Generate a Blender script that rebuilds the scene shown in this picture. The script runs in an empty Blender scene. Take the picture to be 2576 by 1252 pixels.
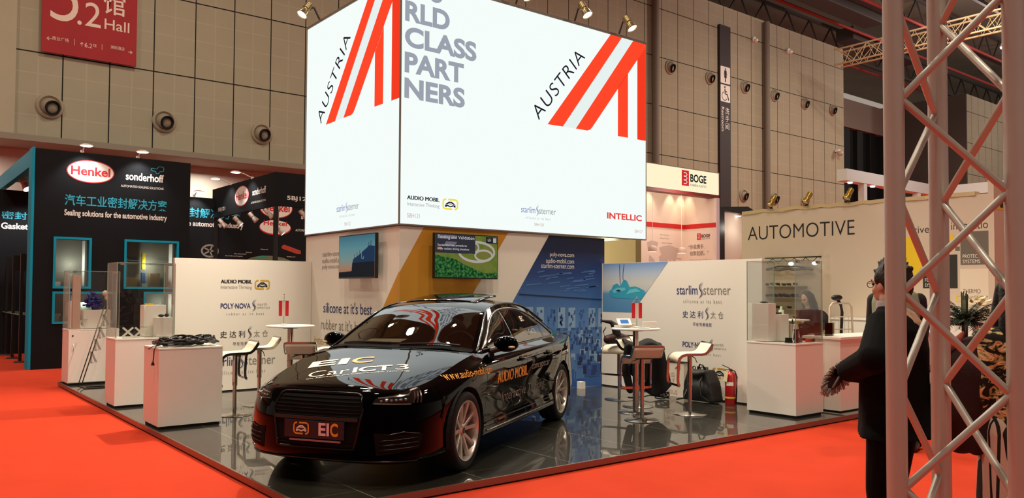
import bpy, bmesh, math, random
from mathutils import Vector, Matrix
random.seed(7)
SC = bpy.context.scene
COL = SC.collection
PI = math.pi

# ------------------------------------------------------------------ camera
cam_d = bpy.data.cameras.new('camera')
cam = bpy.data.objects.new('camera', cam_d)
COL.objects.link(cam)
SC.camera = cam
W_PX, H_PX, F_PX = 2576.0, 1252.0, 2023.0
cam_d.sensor_fit = 'HORIZONTAL'
cam_d.sensor_width = 36.0
cam_d.lens = 36.0 * F_PX / W_PX
cam_d.shift_y = (668.04 - 626.0) / W_PX
cam_d.clip_end = 400
yaw, pitch, roll = math.radians(38.523), math.radians(1.7977), math.radians(0.3019)
fw = Vector((math.sin(yaw) * math.cos(pitch), math.cos(yaw) * math.cos(pitch), math.sin(pitch)))
rt = Vector((math.cos(yaw), -math.sin(yaw), 0))
up = rt.cross(fw)
r2 = rt * math.cos(roll) + up * math.sin(roll)
u2 = up * math.cos(roll) - rt * math.sin(roll)
Mx = Matrix((r2, u2, -fw)).transposed().to_4x4()
Mx.translation = Vector((-5.529, -9.385, 1.598))
cam.matrix_world = Mx

# ------------------------------------------------------------------ light of the place
vs = SC.view_settings
vs.view_transform = 'Standard'
vs.look = 'None'
vs.exposure = 0.0
vs.gamma = 1.0
vs.use_curve_mapping = False
wd = bpy.data.worlds.new('hall_air')
SC.world = wd
wd.use_nodes = True
bgn = wd.node_tree.nodes['Background']
bgn.inputs[0].default_value = (1.0, 0.84, 0.68, 1)
bgn.inputs[1].default_value = 0.35


def lamp(name, kind, loc, energy, col, size=1.0, aim=None, spot=None, blend=0.3, sizey=None):
    d = bpy.data.lights.new(name, kind)
    d.energy = energy
    d.color = col
    if kind == 'AREA':
        d.size = size
        if sizey:
            d.shape = 'RECTANGLE'
            d.size_y = sizey
    else:
        d.shadow_soft_size = size
    if kind == 'SPOT':
        d.spot_size = math.radians(spot or 70)
        d.spot_blend = blend
    o = bpy.data.objects.new(name, d)
    COL.objects.link(o)
    o.location = loc
    if aim is not None:
        o.rotation_euler = (Vector(aim) - Vector(loc)).to_track_quat('-Z', 'Y').to_euler()
    return o


WARM = (1.0, 0.85, 0.66)
# hall ceiling lamps
for lx, ly, e in ((-4.2, -1.0, 1700), (0.5, -6.8, 1500), (9, -6.8, 1500), (-6.5, -9, 2300), (-10, 7, 2100), (1, 8, 1700), (13, 5, 1900), (30, 4, 4800), (48, 6, 4600)):
    lamp('hall_lamp', 'AREA', (lx, ly, 15.2), e * 0.34, WARM, 0.7)


for lx, e in ((-12, 100), (-4, 100), (3, 90), (12, 100), (22, 120), (34, 120)):
    lamp('recess_fill_light', 'AREA', (lx, 17.6, 5.55), e, (1.0, 0.9, 0.8), 0.8)  # unseen fill lights, added to brighten the recessed wall under the soffit

for lx, ly in ((30, 6), (45, 9), (62, 8)):
    lamp('ceiling_fill_light', 'POINT', (lx, ly, 15.5), 1100, (1.0, 0.9, 0.8), 0.5)  # added point lights without fittings, they lift the dark ceiling


# ------------------------------------------------------------------ helpers
def C(h):
    h = h.lstrip('#')
    o = []
    for i in (0, 2, 4):
        c = int(h[i:i + 2], 16) / 255
        o.append(c / 12.92 if c <= 0.04045 else ((c + 0.055) / 1.055) ** 2.4)
    return tuple(o)


MATS = {}


def mat(name, col='#808080', rough=0.5, metal=0.0, ior=1.5, coat=0.0, emit=None, es=1.0, spec=None, bump=None, vary=None):
    if name in MATS:
        return MATS[name]
    m = bpy.data.materials.new(name)
    m.use_nodes = True
    nt = m.node_tree
    b = nt.nodes['Principled BSDF']
    c = C(col) if isinstance(col, str) else col
    b.inputs['Base Color'].default_value = (*c, 1)
    b.inputs['Roughness'].default_value = rough
    b.inputs['Metallic'].default_value = metal
    b.inputs['IOR'].default_value = ior
    if spec is not None:
        b.inputs['Specular IOR Level'].default_value = spec
    if coat:
        b.inputs['Coat Weight'].default_value = coat
        b.inputs['Coat Roughness'].default_value = 0.01
    if emit is not None:
        e = C(emit) if isinstance(emit, str) else emit
        b.inputs['Emission Color'].default_value = (*e, 1)
        b.inputs['Emission Strength'].default_value = es
    if vary or bump:
        tc = nt.nodes.new('ShaderNodeTexCoord')
        nz = nt.nodes.new('ShaderNodeTexNoise')
        nz.inputs['Scale'].default_value = (vary or bump)[0]
        nz.inputs['Detail'].default_value = 4
        nt.links.new(tc.outputs['Object'], nz.inputs['Vector'])
        if vary:
            mx = nt.nodes.new('ShaderNodeMix')
            mx.data_type = 'RGBA'
            k = vary[1]
            mx.inputs[6].default_value = (*[x * (1 - k) for x in c], 1)
            mx.inputs[7].default_value = (*[min(1, x * (1 + k)) for x in c], 1)
            nt.links.new(nz.outputs['Fac'], mx.inputs[0])
            nt.links.new(mx.outputs[2], b.inputs['Base Color'])
        if bump:
            bp = nt.nodes.new('ShaderNodeBump')
            bp.inputs['Strength'].default_value = bump[1]
            bp.inputs['Distance'].default_value = 0.01
            nt.links.new(nz.outputs['Fac'], bp.inputs['Height'])
            nt.links.new(bp.outputs['Normal'], b.inputs['Normal'])
    MATS[name] = m
    return m


def glow(name, col='#808080', s=1.0):
    if name in MATS:
        return MATS[name]
    m = bpy.data.materials.new(name)
    m.use_nodes = True
    nt = m.node_tree
    nt.nodes.clear()
    e = nt.nodes.new('ShaderNodeEmission')
    c = C(col) if isinstance(col, str) else col
    e.inputs[0].default_value = (*c, 1)
    e.inputs[1].default_value = s
    o = nt.nodes.new('ShaderNodeOutputMaterial')
    nt.links.new(e.outputs[0], o.inputs[0])
    MATS[name] = m
    return m


def glassmat(name, tint=(0.90, 0.95, 0.90), k=1.0, ior=1.45):
    """thin pane: clear with a fresnel reflection"""
    if name in MATS:
        return MATS[name]
    m = bpy.data.materials.new(name)
    m.use_nodes = True
    nt = m.node_tree
    nt.nodes.clear()
    t = nt.nodes.new('ShaderNodeBsdfTransparent')
    t.inputs[0].default_value = (*tint, 1)
    g = nt.nodes.new('ShaderNodeBsdfGlossy')
    g.inputs['Roughness'].default_value = 0.0
    f = nt.nodes.new('ShaderNodeFresnel')
    f.inputs['IOR'].default_value = ior
    mu = nt.nodes.new('ShaderNodeMath')
    mu.operation = 'MULTIPLY'
    mu.inputs[1].default_value = k
    mx = nt.nodes.new('ShaderNodeMixShader')
    o = nt.nodes.new('ShaderNodeOutputMaterial')
    nt.links.new(f.outputs[0], mu.inputs[0])
    nt.links.new(mu.outputs[0], mx.inputs[0])
    nt.links.new(t.outputs[0], mx.inputs[1])
    nt.links.new(g.outputs[0], mx.inputs[2])
    nt.links.new(mx.outputs[0], o.inputs[0])
    MATS[name] = m
    return m


def lines_mat(name, base, sets, rough=0.6, spec=0.5, vary=0.0, vscale=3.0):
    """flat colour with straight joints; sets = [(axis, origin, pitch, width, colour), ...] in object space"""
    m = mat(name, base, rough, spec=spec)
    nt = m.node_tree
    b = nt.nodes['Principled BSDF']
    tc = nt.nodes.new('ShaderNodeTexCoord')
    sp = nt.nodes.new('ShaderNodeSeparateXYZ')
    nt.links.new(tc.outputs['Object'], sp.inputs[0])

    def mth(op, a, v):
        n = nt.nodes.new('ShaderNodeMath')
        n.operation = op
        nt.links.new(a, n.inputs[0])
        n.inputs[1].default_value = v
        return n.outputs[0]
    rgb = nt.nodes.new('ShaderNodeRGB')
    rgb.outputs[0].default_value = (*C(base), 1)
    cur = rgb.outputs[0]
    if vary:
        nz = nt.nodes.new('ShaderNodeTexNoise')
        nz.inputs['Scale'].default_value = vscale
        nz.inputs['Detail'].default_value = 5
        nt.links.new(tc.outputs['Object'], nz.inputs['Vector'])
        mx = nt.nodes.new('ShaderNodeMix')
        mx.data_type = 'RGBA'
        c = C(base)
        mx.inputs[6].default_value = (*[x * (1 - vary) for x in c], 1)
        mx.inputs[7].default_value = (*[min(1, x * (1 + vary)) for x in c], 1)
        nt.links.new(nz.outputs['Fac'], mx.inputs[0])
        cur = mx.outputs[2]
    for ax, o, p, w, col in sets:
        a = mth('SUBTRACT', sp.outputs[ax], o)
        a = mth('DIVIDE', a, p)
        n = nt.nodes.new('ShaderNodeMath')
        n.operation = 'FRACT'
        nt.links.new(a, n.inputs[0])
        a = mth('SUBTRACT', n.outputs[0], 0.5)
        n = nt.nodes.new('ShaderNodeMath')
        n.operation = 'ABSOLUTE'
        nt.links.new(a, n.inputs[0])
        a = mth('GREATER_THAN', n.outputs[0], 0.5 - w / p / 2)
        mx = nt.nodes.new('ShaderNodeMix')
        mx.data_type = 'RGBA'
        nt.links.new(a, mx.inputs[0])
        nt.links.new(cur, mx.inputs[6])
        mx.inputs[7].default_value = (*C(col), 1)
        cur = mx.outputs[2]
    nt.links.new(cur, b.inputs['Base Color'])
    return m


class MB:
    def __init__(s, *mats):
        s.v, s.f, s.mi = [], [], []
        s.mats = list(mats)
        s.cur = 0

    def use(s, m):
        if m not in s.mats:
            s.mats.append(m)
        s.cur = s.mats.index(m)
        return s

    def add(s, V, F):
        o = len(s.v)
        s.v += [tuple(p) for p in V]
        s.f += [tuple(i + o for i in f) for f in F]
        s.mi += [s.cur] * len(F)
        return s

    def box(s, x0, y0, z0, x1, y1, z1, M=None):
        V = [Vector(p) for p in ((x0, y0, z0), (x1, y0, z0), (x1, y1, z0), (x0, y1, z0), (x0, y0, z1), (x1, y0, z1), (x1, y1, z1), (x0, y1, z1))]
        if M:
            V = [M @ p for p in V]
        return s.add(V, [(0, 3, 2, 1), (4, 5, 6, 7), (0, 1, 5, 4), (1, 2, 6, 5), (2, 3, 7, 6), (3, 0, 4, 7)])

    def cyl(s, p, q, r, r1=None, n=16, caps=True):
        p, q = Vector(p), Vector(q)
        r1 = r if r1 is None else r1
        z = (q - p).normalized()
        a = z.orthogonal().normalized()
        b = z.cross(a)
        V = []
        for c, R in ((p, r), (q, r1)):
            for i in range(n):
                t = 2 * PI * i / n
                V.append(c + a * math.cos(t) * R + b * math.sin(t) * R)
        F = [(i, (i + 1) % n, n + (i + 1) % n, n + i) for i in range(n)]
        if caps:
            F += [tuple(reversed(range(n))), tuple(range(n, 2 * n))]
        return s.add(V, F)

    def sweep(s, pts, prof, upv=(0, 0, 1), closed=False, caps=True):
        """prof: 2-D profile (side, up) swept along pts"""
        P = [Vector(p) for p in pts]
        upv = Vector(upv)
        n, k = len(P), len(prof)
        V = []
        for i in range(n):
            if closed:
                t = P[(i + 1) % n] - P[i - 1]
            else:
                t = P[min(i + 1, n - 1)] - P[max(i - 1, 0)]
            t.normalize()
            sd = t.cross(upv)
            if sd.length < 1e-4:
                sd = t.orthogonal()
            sd.normalize()
            uu = sd.cross(t)
            for a, b in prof:
                V.append(P[i] + sd * a + uu * b)
        F = []
        for i in range(n if closed else n - 1):
            j = (i + 1) % n
            for a in range(k):
                b = (a + 1) % k
                F.append((i * k + a, i * k + b, j * k + b, j * k + a))
        if not closed and caps:
            F += [tuple(range(k)), tuple(reversed(range((n - 1) * k, n * k)))]
        return s.add(V, F)

    def tube(s, pts, r, n=8, closed=False, upv=(0.013, 0.021, 1)):
        return s.sweep(pts, [(r * math.cos(2 * PI * i / n), r * math.sin(2 * PI * i / n)) for i in range(n)], upv, closed)

    def lathe(s, prof, c=(0, 0, 0), axis=(0, 0, 1), n=32):
        c, z = Vector(c), Vector(axis).normalized()
        a = z.orthogonal().normalized()
        b = z.cross(a)
        V, F = [], []
        k = len(prof)
        for i in range(n):
            t = 2 * PI * i / n
            d = a * math.cos(t) + b * math.sin(t)
            for r, h in prof:
                V.append(c + d * r + z * h)
        for i in range(n):
            j = (i + 1) % n
            for q in range(k - 1):
                F.append((i * k + q, j * k + q, j * k + q + 1, i * k + q + 1))
        return s.add(V, F)

    def ell(s, c, rx, ry, rz, n=16, m=10, M=None):
        c = Vector(c)
        V, F = [], []
        for j in range(m + 1):
            ph = PI * j / m
            for i in range(n):
                t = 2 * PI * i / n
                p = Vector((rx * math.sin(ph) * math.cos(t), ry * math.sin(ph) * math.sin(t), rz * math.cos(ph)))
                V.append(c + (M @ p if M else p))
        for j in range(m):
            for i in range(n):
                F.append((j * n + i, j * n + n + i, j * n + n + (i + 1) % n, j * n + (i + 1) % n))
        return s.add(V, F)

    def limb(s, pts, rad, n=12):
        """capsule chain: separate closed capsules that overlap (for remeshing)"""
        P = [Vector(p) for p in pts]
        for i in range(len(P) - 1):
            s.cyl(P[i], P[i + 1], rad[i], rad[i + 1], n)
        for p, r in zip(P, rad):
            s.ell(p, r, r, r, n, 8)
        return s

    def grid(s, G, cu=False, cv=False):
        n, k = len(G), len(G[0])
        V = [p for row in G for p in row]
        F = []
        for i in range(n if cu else n - 1):
            for j in range(k if cv else k - 1):
                F.append((i * k + j, ((i + 1) % n) * k + j, ((i + 1) % n) * k + (j + 1) % k, i * k + (j + 1) % k))
        return s.add(V, F)

    def prism(s, pts, d):
        n = len(pts)
        d = Vector(d)
        P = [Vector(p) for p in pts]
        return s.add(P + [p + d for p in P], [tuple(range(n)), tuple(reversed(range(n, 2 * n)))] + [(i, i + n, (i + 1) % n + n, (i + 1) % n) for i in range(n)])

    def poly(s, pts):
        return s.add(pts, [tuple(range(len(pts)))])

    def build(s, name, m=None, parent=None, smooth=False, loc=None, bevel=0, merge=False, recalc=True, remesh=0, smit=0, subsurf=0, ang=40, tri=False):
        me = bpy.data.meshes.new(name)
        me.from_pydata(s.v, [], s.f)
        mats = [m] if m is not None and not s.mats else s.mats
        for q in mats:
            me.materials.append(q)
        if len(s.mats) > 1 or (s.mats and m is None):
            me.polygons.foreach_set('material_index', s.mi)
        if merge or recalc:
            bm = bmesh.new()
            bm.from_mesh(me)
            if merge:
                bmesh.ops.remove_doubles(bm, verts=bm.verts, dist=1e-5)
            if recalc:
                bmesh.ops.recalc_face_normals(bm, faces=bm.faces)
            bm.to_mesh(me)
            bm.free()
        o = bpy.data.objects.new(name, me)
        COL.objects.link(o)
        if parent:
            o.parent = parent
        if loc:
            o.location = loc
        if bevel:
            b = o.modifiers.new('bevel', 'BEVEL')
            b.width = bevel
            b.segments = 2
            b.limit_method = 'ANGLE'
        if remesh:
            r = o.modifiers.new('remesh', 'REMESH')
            r.mode = 'VOXEL'
            r.voxel_size = remesh
            r.use_smooth_shade = True
            if smit:
                q = o.modifiers.new('smooth', 'SMOOTH')
                q.iterations = smit
                q.factor = 0.5
        if subsurf:
            q = o.modifiers.new('subsurf', 'SUBSURF')
            q.levels = subsurf
            q.render_levels = subsurf
        if smooth:
            me.polygons.foreach_set('use_smooth', [True] * len(me.polygons))
            if smooth == 'auto':
                try:
                    me.set_sharp_from_angle(angle=math.radians(ang))
                except Exception:
                    pass
        return o


def tag(o, label, cat, group=None, kind=None):
    o['label'] = label
    o['category'] = cat
    if group:
        o['group'] = group
    if kind:
        o['kind'] = kind
    return o


def thing(name, label, cat, loc=(0, 0, 0), rz=0, group=None):
    o = bpy.data.objects.new(name, None)
    COL.objects.link(o)
    o.empty_display_size = 0.1
    o.location = loc
    o.rotation_euler = (0, 0, rz)
    return tag(o, label, cat, group)


def struct(o, label=None):
    o['kind'] = 'structure'
    if label:
        o['label'] = label
    return o


def dup(root, loc, rz, label, group=None):
    def cp(o, par):
        c = o.copy()
        COL.objects.link(c)
        if par:
            c.parent = par
        for ch in list(o.children):
            cp(ch, c)
        return c
    r = cp(root, None)
    r.location = loc
    r.rotation_euler = (0, 0, rz)
    r['label'] = label
    if group:
        r['group'] = group
    return r


# ------------------------------------------------------------------ flat print: frames, words, strokes
class Fr:
    def __init__(s, o, r, u):
        s.o, s.r, s.u = Vector(o), Vector(r).normalized(), Vector(u).normalized()
        s.n = s.r.cross(s.u)

    def p(s, a, b, off=0.003):
        return s.o + s.r * a + s.u * b + s.n * off

    def sub(s, a, b, r, u):
        return Fr(s.p(a, b, 0), s.r * r[0] + s.u * r[1], s.r * u[0] + s.u * u[1])


_TX = {}


def text_geo(body, bold=0.0, space=1.0):
    k = (body, bold, space)
    if k not in _TX:
        c = bpy.data.curves.new('t', 'FONT')
        c.body = body
        c.size = 1
        c.offset = bold
        c.space_character = space
        c.resolution_u = 5
        o = bpy.data.objects.new('t', c)
        COL.objects.link(o)
        bpy.context.view_layer.update()
        dg = bpy.context.evaluated_depsgraph_get()
        me = bpy.data.meshes.new_from_object(o.evaluated_get(dg))
        V = [(v.co.x, v.co.y) for v in me.vertices]
        F = [tuple(p.vertices) for p in me.polygons]
        bpy.data.objects.remove(o)
        bpy.data.curves.remove(c)
        bpy.data.meshes.remove(me)
        xs = [p[0] for p in V]
        ys = [p[1] for p in V]
        _TX[k] = (V, F, min(xs), min(ys), max(xs), max(ys))
    return _TX[k]


def word(mb, body, fr, x, z, w, h, m, bold=0.0, off=0.003, space=1.0, fn=None):
    """fit the words' box to (x, z, w, h) on frame fr"""
    V, F, x0, y0, x1, y1 = text_geo(body, bold, space)
    sx, sy = w / (x1 - x0), h / (y1 - y0)
    mb.use(m)
    fn = fn or (lambda a, b: fr.p(a, b, off))
    mb.add([fn(x + (a - x0) * sx, z + (b - y0) * sy) for a, b in V], F)


def pl(mb, fr, pts, m, off=0.002):
    mb.use(m)
    mb.poly([fr.p(a, b, off) for a, b in pts])


def rect(mb, fr, x0, z0, x1, z1, m, off=0.002):
    pl(mb, fr, [(x0, z0), (x1, z0), (x1, z1), (x0, z1)], m, off)


def disc(mb, fr, x, z, rx, rz, m, off=0.002, n=40):
    pl(mb, fr, [(x + rx * math.cos(2 * PI * i / n), z + rz * math.sin(2 * PI * i / n)) for i in range(n)], m, off)


def stroke(mb, fr, pts, w, m, off=0.003, closed=False):
    """ribbon along 2-D points; w a width or a list of widths"""
    n = len(pts)
    L, R = [], []
    for i in range(n):
        a = pts[(i - 1) % n] if closed or i else pts[0]
        b = pts[(i + 1) % n] if closed or i < n - 1 else pts[-1]
        dx, dz = b[0] - a[0], b[1] - a[1]
        l = math.hypot(dx, dz) or 1
        ww = (w[i] if isinstance(w, (list, tuple)) else w) / 2
        L.append((pts[i][0] - dz / l * ww, pts[i][1] + dx / l * ww))
        R.append((pts[i][0] + dz / l * ww, pts[i][1] - dx / l * ww))
    mb.use(m)
    V = [fr.p(a, b, off) for a, b in L] + [fr.p(a, b, off) for a, b in R]
    F = []
    for i in range(n if closed else n - 1):
        j = (i + 1) % n
        F.append((i, n + i, n + j, j))
    mb.add(V, F)


def rrect(x0, z0, x1, z1, r, k=5):
    o = []
    for cx, cz, a0 in ((x1 - r, z1 - r, 0), (x0 + r, z1 - r, 90), (x0 + r, z0 + r, 180), (x1 - r, z0 + r, 270)):
        for i in range(k + 1):
            t = math.radians(a0 + 90 * i / k)
            o.append((cx + r * math.cos(t), cz + r * math.sin(t)))
    return o


def emblem_am(mb, fr, x, z, w, h, ring, dark, off=0.003):
    q = lambda L: [(x + a * w, z + b * h) for a, b in L]
    r = 0.16
    arc = lambda cx, cz, a0, a1: [(cx + r * w / w * math.cos(math.radians(a0 + (a1 - a0) * i / 5)), cz + r * 1.5 * math.sin(math.radians(a0 + (a1 - a0) * i / 5))) for i in range(6)]
    left = [(0.26, 0.93)] + arc(0.23, 0.69, 90, 180) + arc(0.23, 0.31, 180, 270) + [(0.62, 0.07)]
    right = [(0.38, 0.93)] + arc(0.79, 0.69, 90, 0) + arc(0.79, 0.31, 0, -90) + [(0.76, 0.07)]
    stroke(mb, fr, q(left), 0.085 * w, ring, off)
    stroke(mb, fr, q(right), 0.085 * w, ring, off)
    pl(mb, fr, q([(0.19, 0.47), (0.42, 0.74), (0.60, 0.74), (0.83, 0.47), (0.70, 0.47), (0.55, 0.62), (0.47, 0.62), (0.32, 0.47)]), dark, off)
    pl(mb, fr, q([(0.40, 0.50), (0.62, 0.50), (0.57, 0.56), (0.45, 0.56)]), dark, off)
    pl(mb, fr, q([(0.19, 0.24), (0.19, 0.43), (0.36, 0.43), (0.51, 0.33), (0.66, 0.43), (0.83, 0.43), (0.83, 0.24), (0.72, 0.24), (0.72, 0.34), (0.51, 0.22), (0.30, 0.34), (0.30, 0.24)]), dark, off)


def logo_am(mb, fr, x, z, w, h, dark, grey, ring):
    for e_ in (-0.004, 0, 0.004):
        word(mb, 'AUDIO MOBIL', fr, x + e_ * w, z + 0.62 * h, 0.62 * w, 0.36 * h, dark, 0.0)
    word(mb, 'Interactive Thinking', fr, x, z - 0.02 * h, 0.62 * w, 0.42 * h, grey, -0.004)
    emblem_am(mb, fr, x + 0.67 * w, z, 0.33 * w, h, ring, dark)


def swoosh(mb, fr, x, z, h, m1, m2):
    for k, (m, dx, sc) in enumerate(((m1, 0, 1.0), (m2, 0.09 * h, 0.92))):
        P, Wd = [], []
        for i in range(25):
            t = i / 24
            P.append((x + dx + 0.085 * h * math.cos(3 * PI * t) * (1.25 if t < 0.2 or t > 0.8 else 0.9), z + h * (1 - t) * sc + (1 - sc) * h * 0.5))
            Wd.append(max(0.1, math.sin(PI * t)) * 0.062 * h)
        stroke(mb, fr, P, Wd, m)


def logo_starlim(mb, fr, x, z, w, h, blue, grey, tl=True):
    word(mb, 'starlim', fr, x, z, 0.40 * w, 0.27 * w * 0.52, blue, 0.004)
    swoosh(mb, fr, x + 0.455 * w, z - 0.07 * w, 0.27 * w, blue, grey)
    word(mb, 'sterner', fr, x + 0.51 * w, z, 0.49 * w, 0.115 * w, grey)
    if tl:
        word(mb, 'silicone at its best', fr, x + 0.13 * w, z - 0.13 * w, 0.71 * w, 0.055 * w, grey, 0, space=1.5)


def logo_poly(mb, fr, x, z, w, blue, grey):
    word(mb, 'POLY·NOVA', fr, x, z, 0.60 * w, 0.105 * w, blue, 0.02)
    swoosh(mb, fr, x + 0.665 * w, z - 0.075 * w, 0.27 * w, blue, grey)
    word(mb, 'north', fr, x + 0.74 * w, z + 0.055 * w, 0.20 * w, 0.06 * w, grey, 0, space=1.2)
    word(mb, 'america', fr, x + 0.74 * w, z - 0.005 * w, 0.26 * w, 0.045 * w, grey, 0, space=1.2)
    word(mb, 'rubber at its best', fr, x + 0.12 * w, z - 0.13 * w, 0.76 * w, 0.05 * w, grey, 0, space=1.6)


def logo_cn(mb, fr, x, z, w, blue, grey):
    word(mb, '史 达 利', fr, x, z, 0.51 * w, 0.14 * w, blue, 0.004)
    swoosh(mb, fr, x + 0.60 * w, z - 0.05 * w, 0.29 * w, blue, grey)
    word(mb, '太 仓', fr, x + 0.69 * w, z, 0.31 * w, 0.14 * w, grey, 0)
    word(mb, '尽在完美硅胶', fr, x + 0.26 * w, z - 0.16 * w, 0.46 * w, 0.075 * w, blue, 0, space=1.15)


def henkel(mb, fr, cx, cz, rx, rz, red, white, off=0.004):
    disc(mb, fr, cx, cz, rx, rz, red, off)
    disc(mb, fr, cx, cz, rx * 0.955, rz * 0.92, white, off + 0.002)
    word(mb, 'Henkel', fr, cx - rx * 0.82, cz - rz * 0.36, rx * 1.64, rz * 0.78, red, 0.025, off + 0.004)


def sonderhoff(mb, fr, x, z, w, h, white, teal, tl=True):
    word(mb, 'sonderhoff', fr, x, z + h * 0.32, w, h * 0.34, white, 0.022)
    if tl:
        word(mb, 'AUTOMATED SEALING SOLUTIONS', fr, x - 0.12 * w, z, w * 1.12, h * 0.10, white, 0.0)
    P = [(x + w * (0.66 + 0.34 * a), z + h * (0.70 + 0.34 * b)) for a, b in ((0.0, 0.62), (0.0, 0.42), (0.12, 0.3), (0.3, 0.3), (0.38, 0.2), (0.38, 0.05), (0.5, -0.02), (0.62, 0.05), (0.64, 0.25), (0.72, 0.3), (0.92, 0.32), (0.99, 0.45), (0.99, 0.8), (0.9, 0.92), (0.6, 0.92), (0.52, 0.82), (0.5, 0.66), (0.4, 0.6), (0.1, 0.66))]
    stroke(mb, fr, P, 0.014 * w, teal, closed=True)

# ------------------------------------------------------------------ materials
M_carpet = mat('red_carpet', '#CC4026', 0.95, spec=0.1, vary=(2.2, 0.10))
M_floor = lines_mat('polished_tile', '#33322B', [(0, 0.42, 1.0, 0.010, '#8d8a7a'), (1, 0.2, 1.0, 0.006, '#6d6a5c')], 0.3, 0.3, 0.25, 9.0)
_nt = M_floor.node_tree
_g = _nt.nodes.new('ShaderNodeBsdfGlossy')
_g.inputs['Roughness'].default_value = 0.012
_lw = _nt.nodes.new('ShaderNodeLayerWeight')
_lw.inputs[0].default_value = 0.5
_p = _nt.nodes.new('ShaderNodeMath')
_p.operation = 'POWER'
_p.inputs[1].default_value = 2.4
_q = _nt.nodes.new('ShaderNodeMath')
_q.operation = 'MULTIPLY'
_q.inputs[1].default_value = 0.72
_mx = _nt.nodes.new('ShaderNodeMixShader')
_nt.links.new(_lw.outputs['Facing'], _p.inputs[0])
_nt.links.new(_p.outputs[0], _q.inputs[0])
_nt.links.new(_q.outputs[0], _mx.inputs[0])
_nt.links.new(_nt.nodes['Principled BSDF'].outputs[0], _mx.inputs[1])
_nt.links.new(_g.outputs[0], _mx.inputs[2])
_nt.links.new(_mx.outputs[0], _nt.nodes['Material Output'].inputs[0])
M_rim = mat('rim_metal', '#8a7a70', 0.38, 0.85)
M_gap = mat('shadow_gap', '#0a0807', 0.8)
M_hall = lines_mat('hall_tile', '#A19A85', [(0, -1.47, 0.6, 0.035, '#AAA28D'), (2, 8.11, 0.583, 0.03, '#AAA28D'), (0, -1.47, 1.2, 0.034, '#1A1614'), (2, 8.11, 2.333, 0.036, '#1A1614')], 0.8, 0.3, 0.08, 1.2)
M_hallplain = mat('hall_plain', '#ABA28C', 0.85, vary=(1.5, 0.06))
M_soffit = mat('soffit_grey', '#8d8274', 0.8)
M_recess = mat('recess_wall', '#CFC6B8', 0.8)
M_dark = mat('ceiling_dark', '#6C6C5E', 0.9, vary=(0.35, 0.35))
M_steel = mat('roof_steel', '#3d3836', 0.7)
M_pipe_red = mat('sprinkler_red', '#A03A38', 0.6)
M_white = mat('white_board', '#E9E4DA', 0.6, spec=0.3)
M_wlac = mat('white_lacquer', '#EDE8E0', 0.45)
M_wtop = mat('white_top', '#F2EEE6', 0.4)
M_black = mat('black_board', '#17191C', 0.75, spec=0.2)
M_blk = mat('black_plastic', '#0b0b0c', 0.4)
M_teal = mat('teal_paint', '#1F9DC0', 0.6, spec=0.05)
M_chrome = mat('chrome', '#B5B0A8', 0.2, 1.0)
M_alu = mat('truss_aluminium', '#C2C0B8', 0.42, 0.45, vary=(14, 0.06))
M_inkK = mat('ink_black', '#15161c', 0.7)
M_inkB = mat('ink_blue', '#27336f', 0.7)
M_inkG = mat('ink_grey', '#8b8880', 0.7)
M_inkW = mat('ink_white', '#EDE9E2', 0.7)
M_inkR = mat('ink_red', '#C8202C', 0.6)
M_inkT = mat('ink_teal', '#2AA3BE', 0.6)
M_inkY = mat('ink_yellow', '#C9A227', 0.6)
M_ochre = mat('ochre_print', '#C98E22', 0.7)
M_gls = glassmat('case_glass', (0.985, 0.992, 0.983), 0.5)
M_edge = mat('glass_edge', '#8fa898', 0.15)
G_face = glow('backlit_fabric', (0.89, 0.955, 0.93), 1.03)
G_red = glow('backlit_red', (1.0, 0.062, 0.022), 1.05)
G_red2 = glow('backlit_red_fold', (0.90, 0.045, 0.016), 1.0)
G_grey = glow('backlit_grey', (0.33, 0.36, 0.42), 1.0)
G_blk = glow('backlit_black', (0.012, 0.012, 0.02), 1.0)
G_yel = glow('backlit_yellow', (0.92, 0.72, 0.04), 1.0)
G_blue = glow('backlit_blue', (0.20, 0.26, 0.52), 1.0)
G_grey2 = glow('backlit_lightgrey', (0.30, 0.33, 0.35), 1.0)
G_pink = glow('backlit_rose', (0.55, 0.38, 0.36), 1.0)
G_wht = glow('backlit_white', (0.80, 0.89, 0.87), 1.0)
G_bulb = glow('lamp_glow', (1.0, 0.93, 0.78), 14)
G_bulbw = glow('lamp_glow_soft', (1.0, 0.90, 0.82), 5)

# ------------------------------------------------------------------ setting
b = MB()
b.box(-60, -40, -0.3, 110, 40, 0)
struct(b.build('floor', M_carpet), 'red carpet of the hall aisles')
b = MB()
b.box(-3.08, -4.087, 0.012, 4.06, 5.62, 0.066)
struct(b.build('floor_platform', M_floor), 'dark polished stand floor')
b = MB(M_rim)
b.box(-3.10, -4.107, 0.014, 12, -4.088, 0.069)
struct(b.build('trim_1', M_rim))
b = MB(M_rim)
b.box(-3.10, -4.088, 0.014, -3.081, 5.62, 0.069)
struct(b.build('trim_2', M_rim))
b = MB()
b.box(-3.07, -4.08, 0.0005, 12, 5.6, 0.0115)
struct(b.build('floor_plinth', M_gap))
b = MB()
b.box(4.062, -4.087, 0.012, 12, 5.6, 0.066)
struct(b.build('floor_neighbour', mat('pale_floor', '#8f877a', 0.35)))

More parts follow.
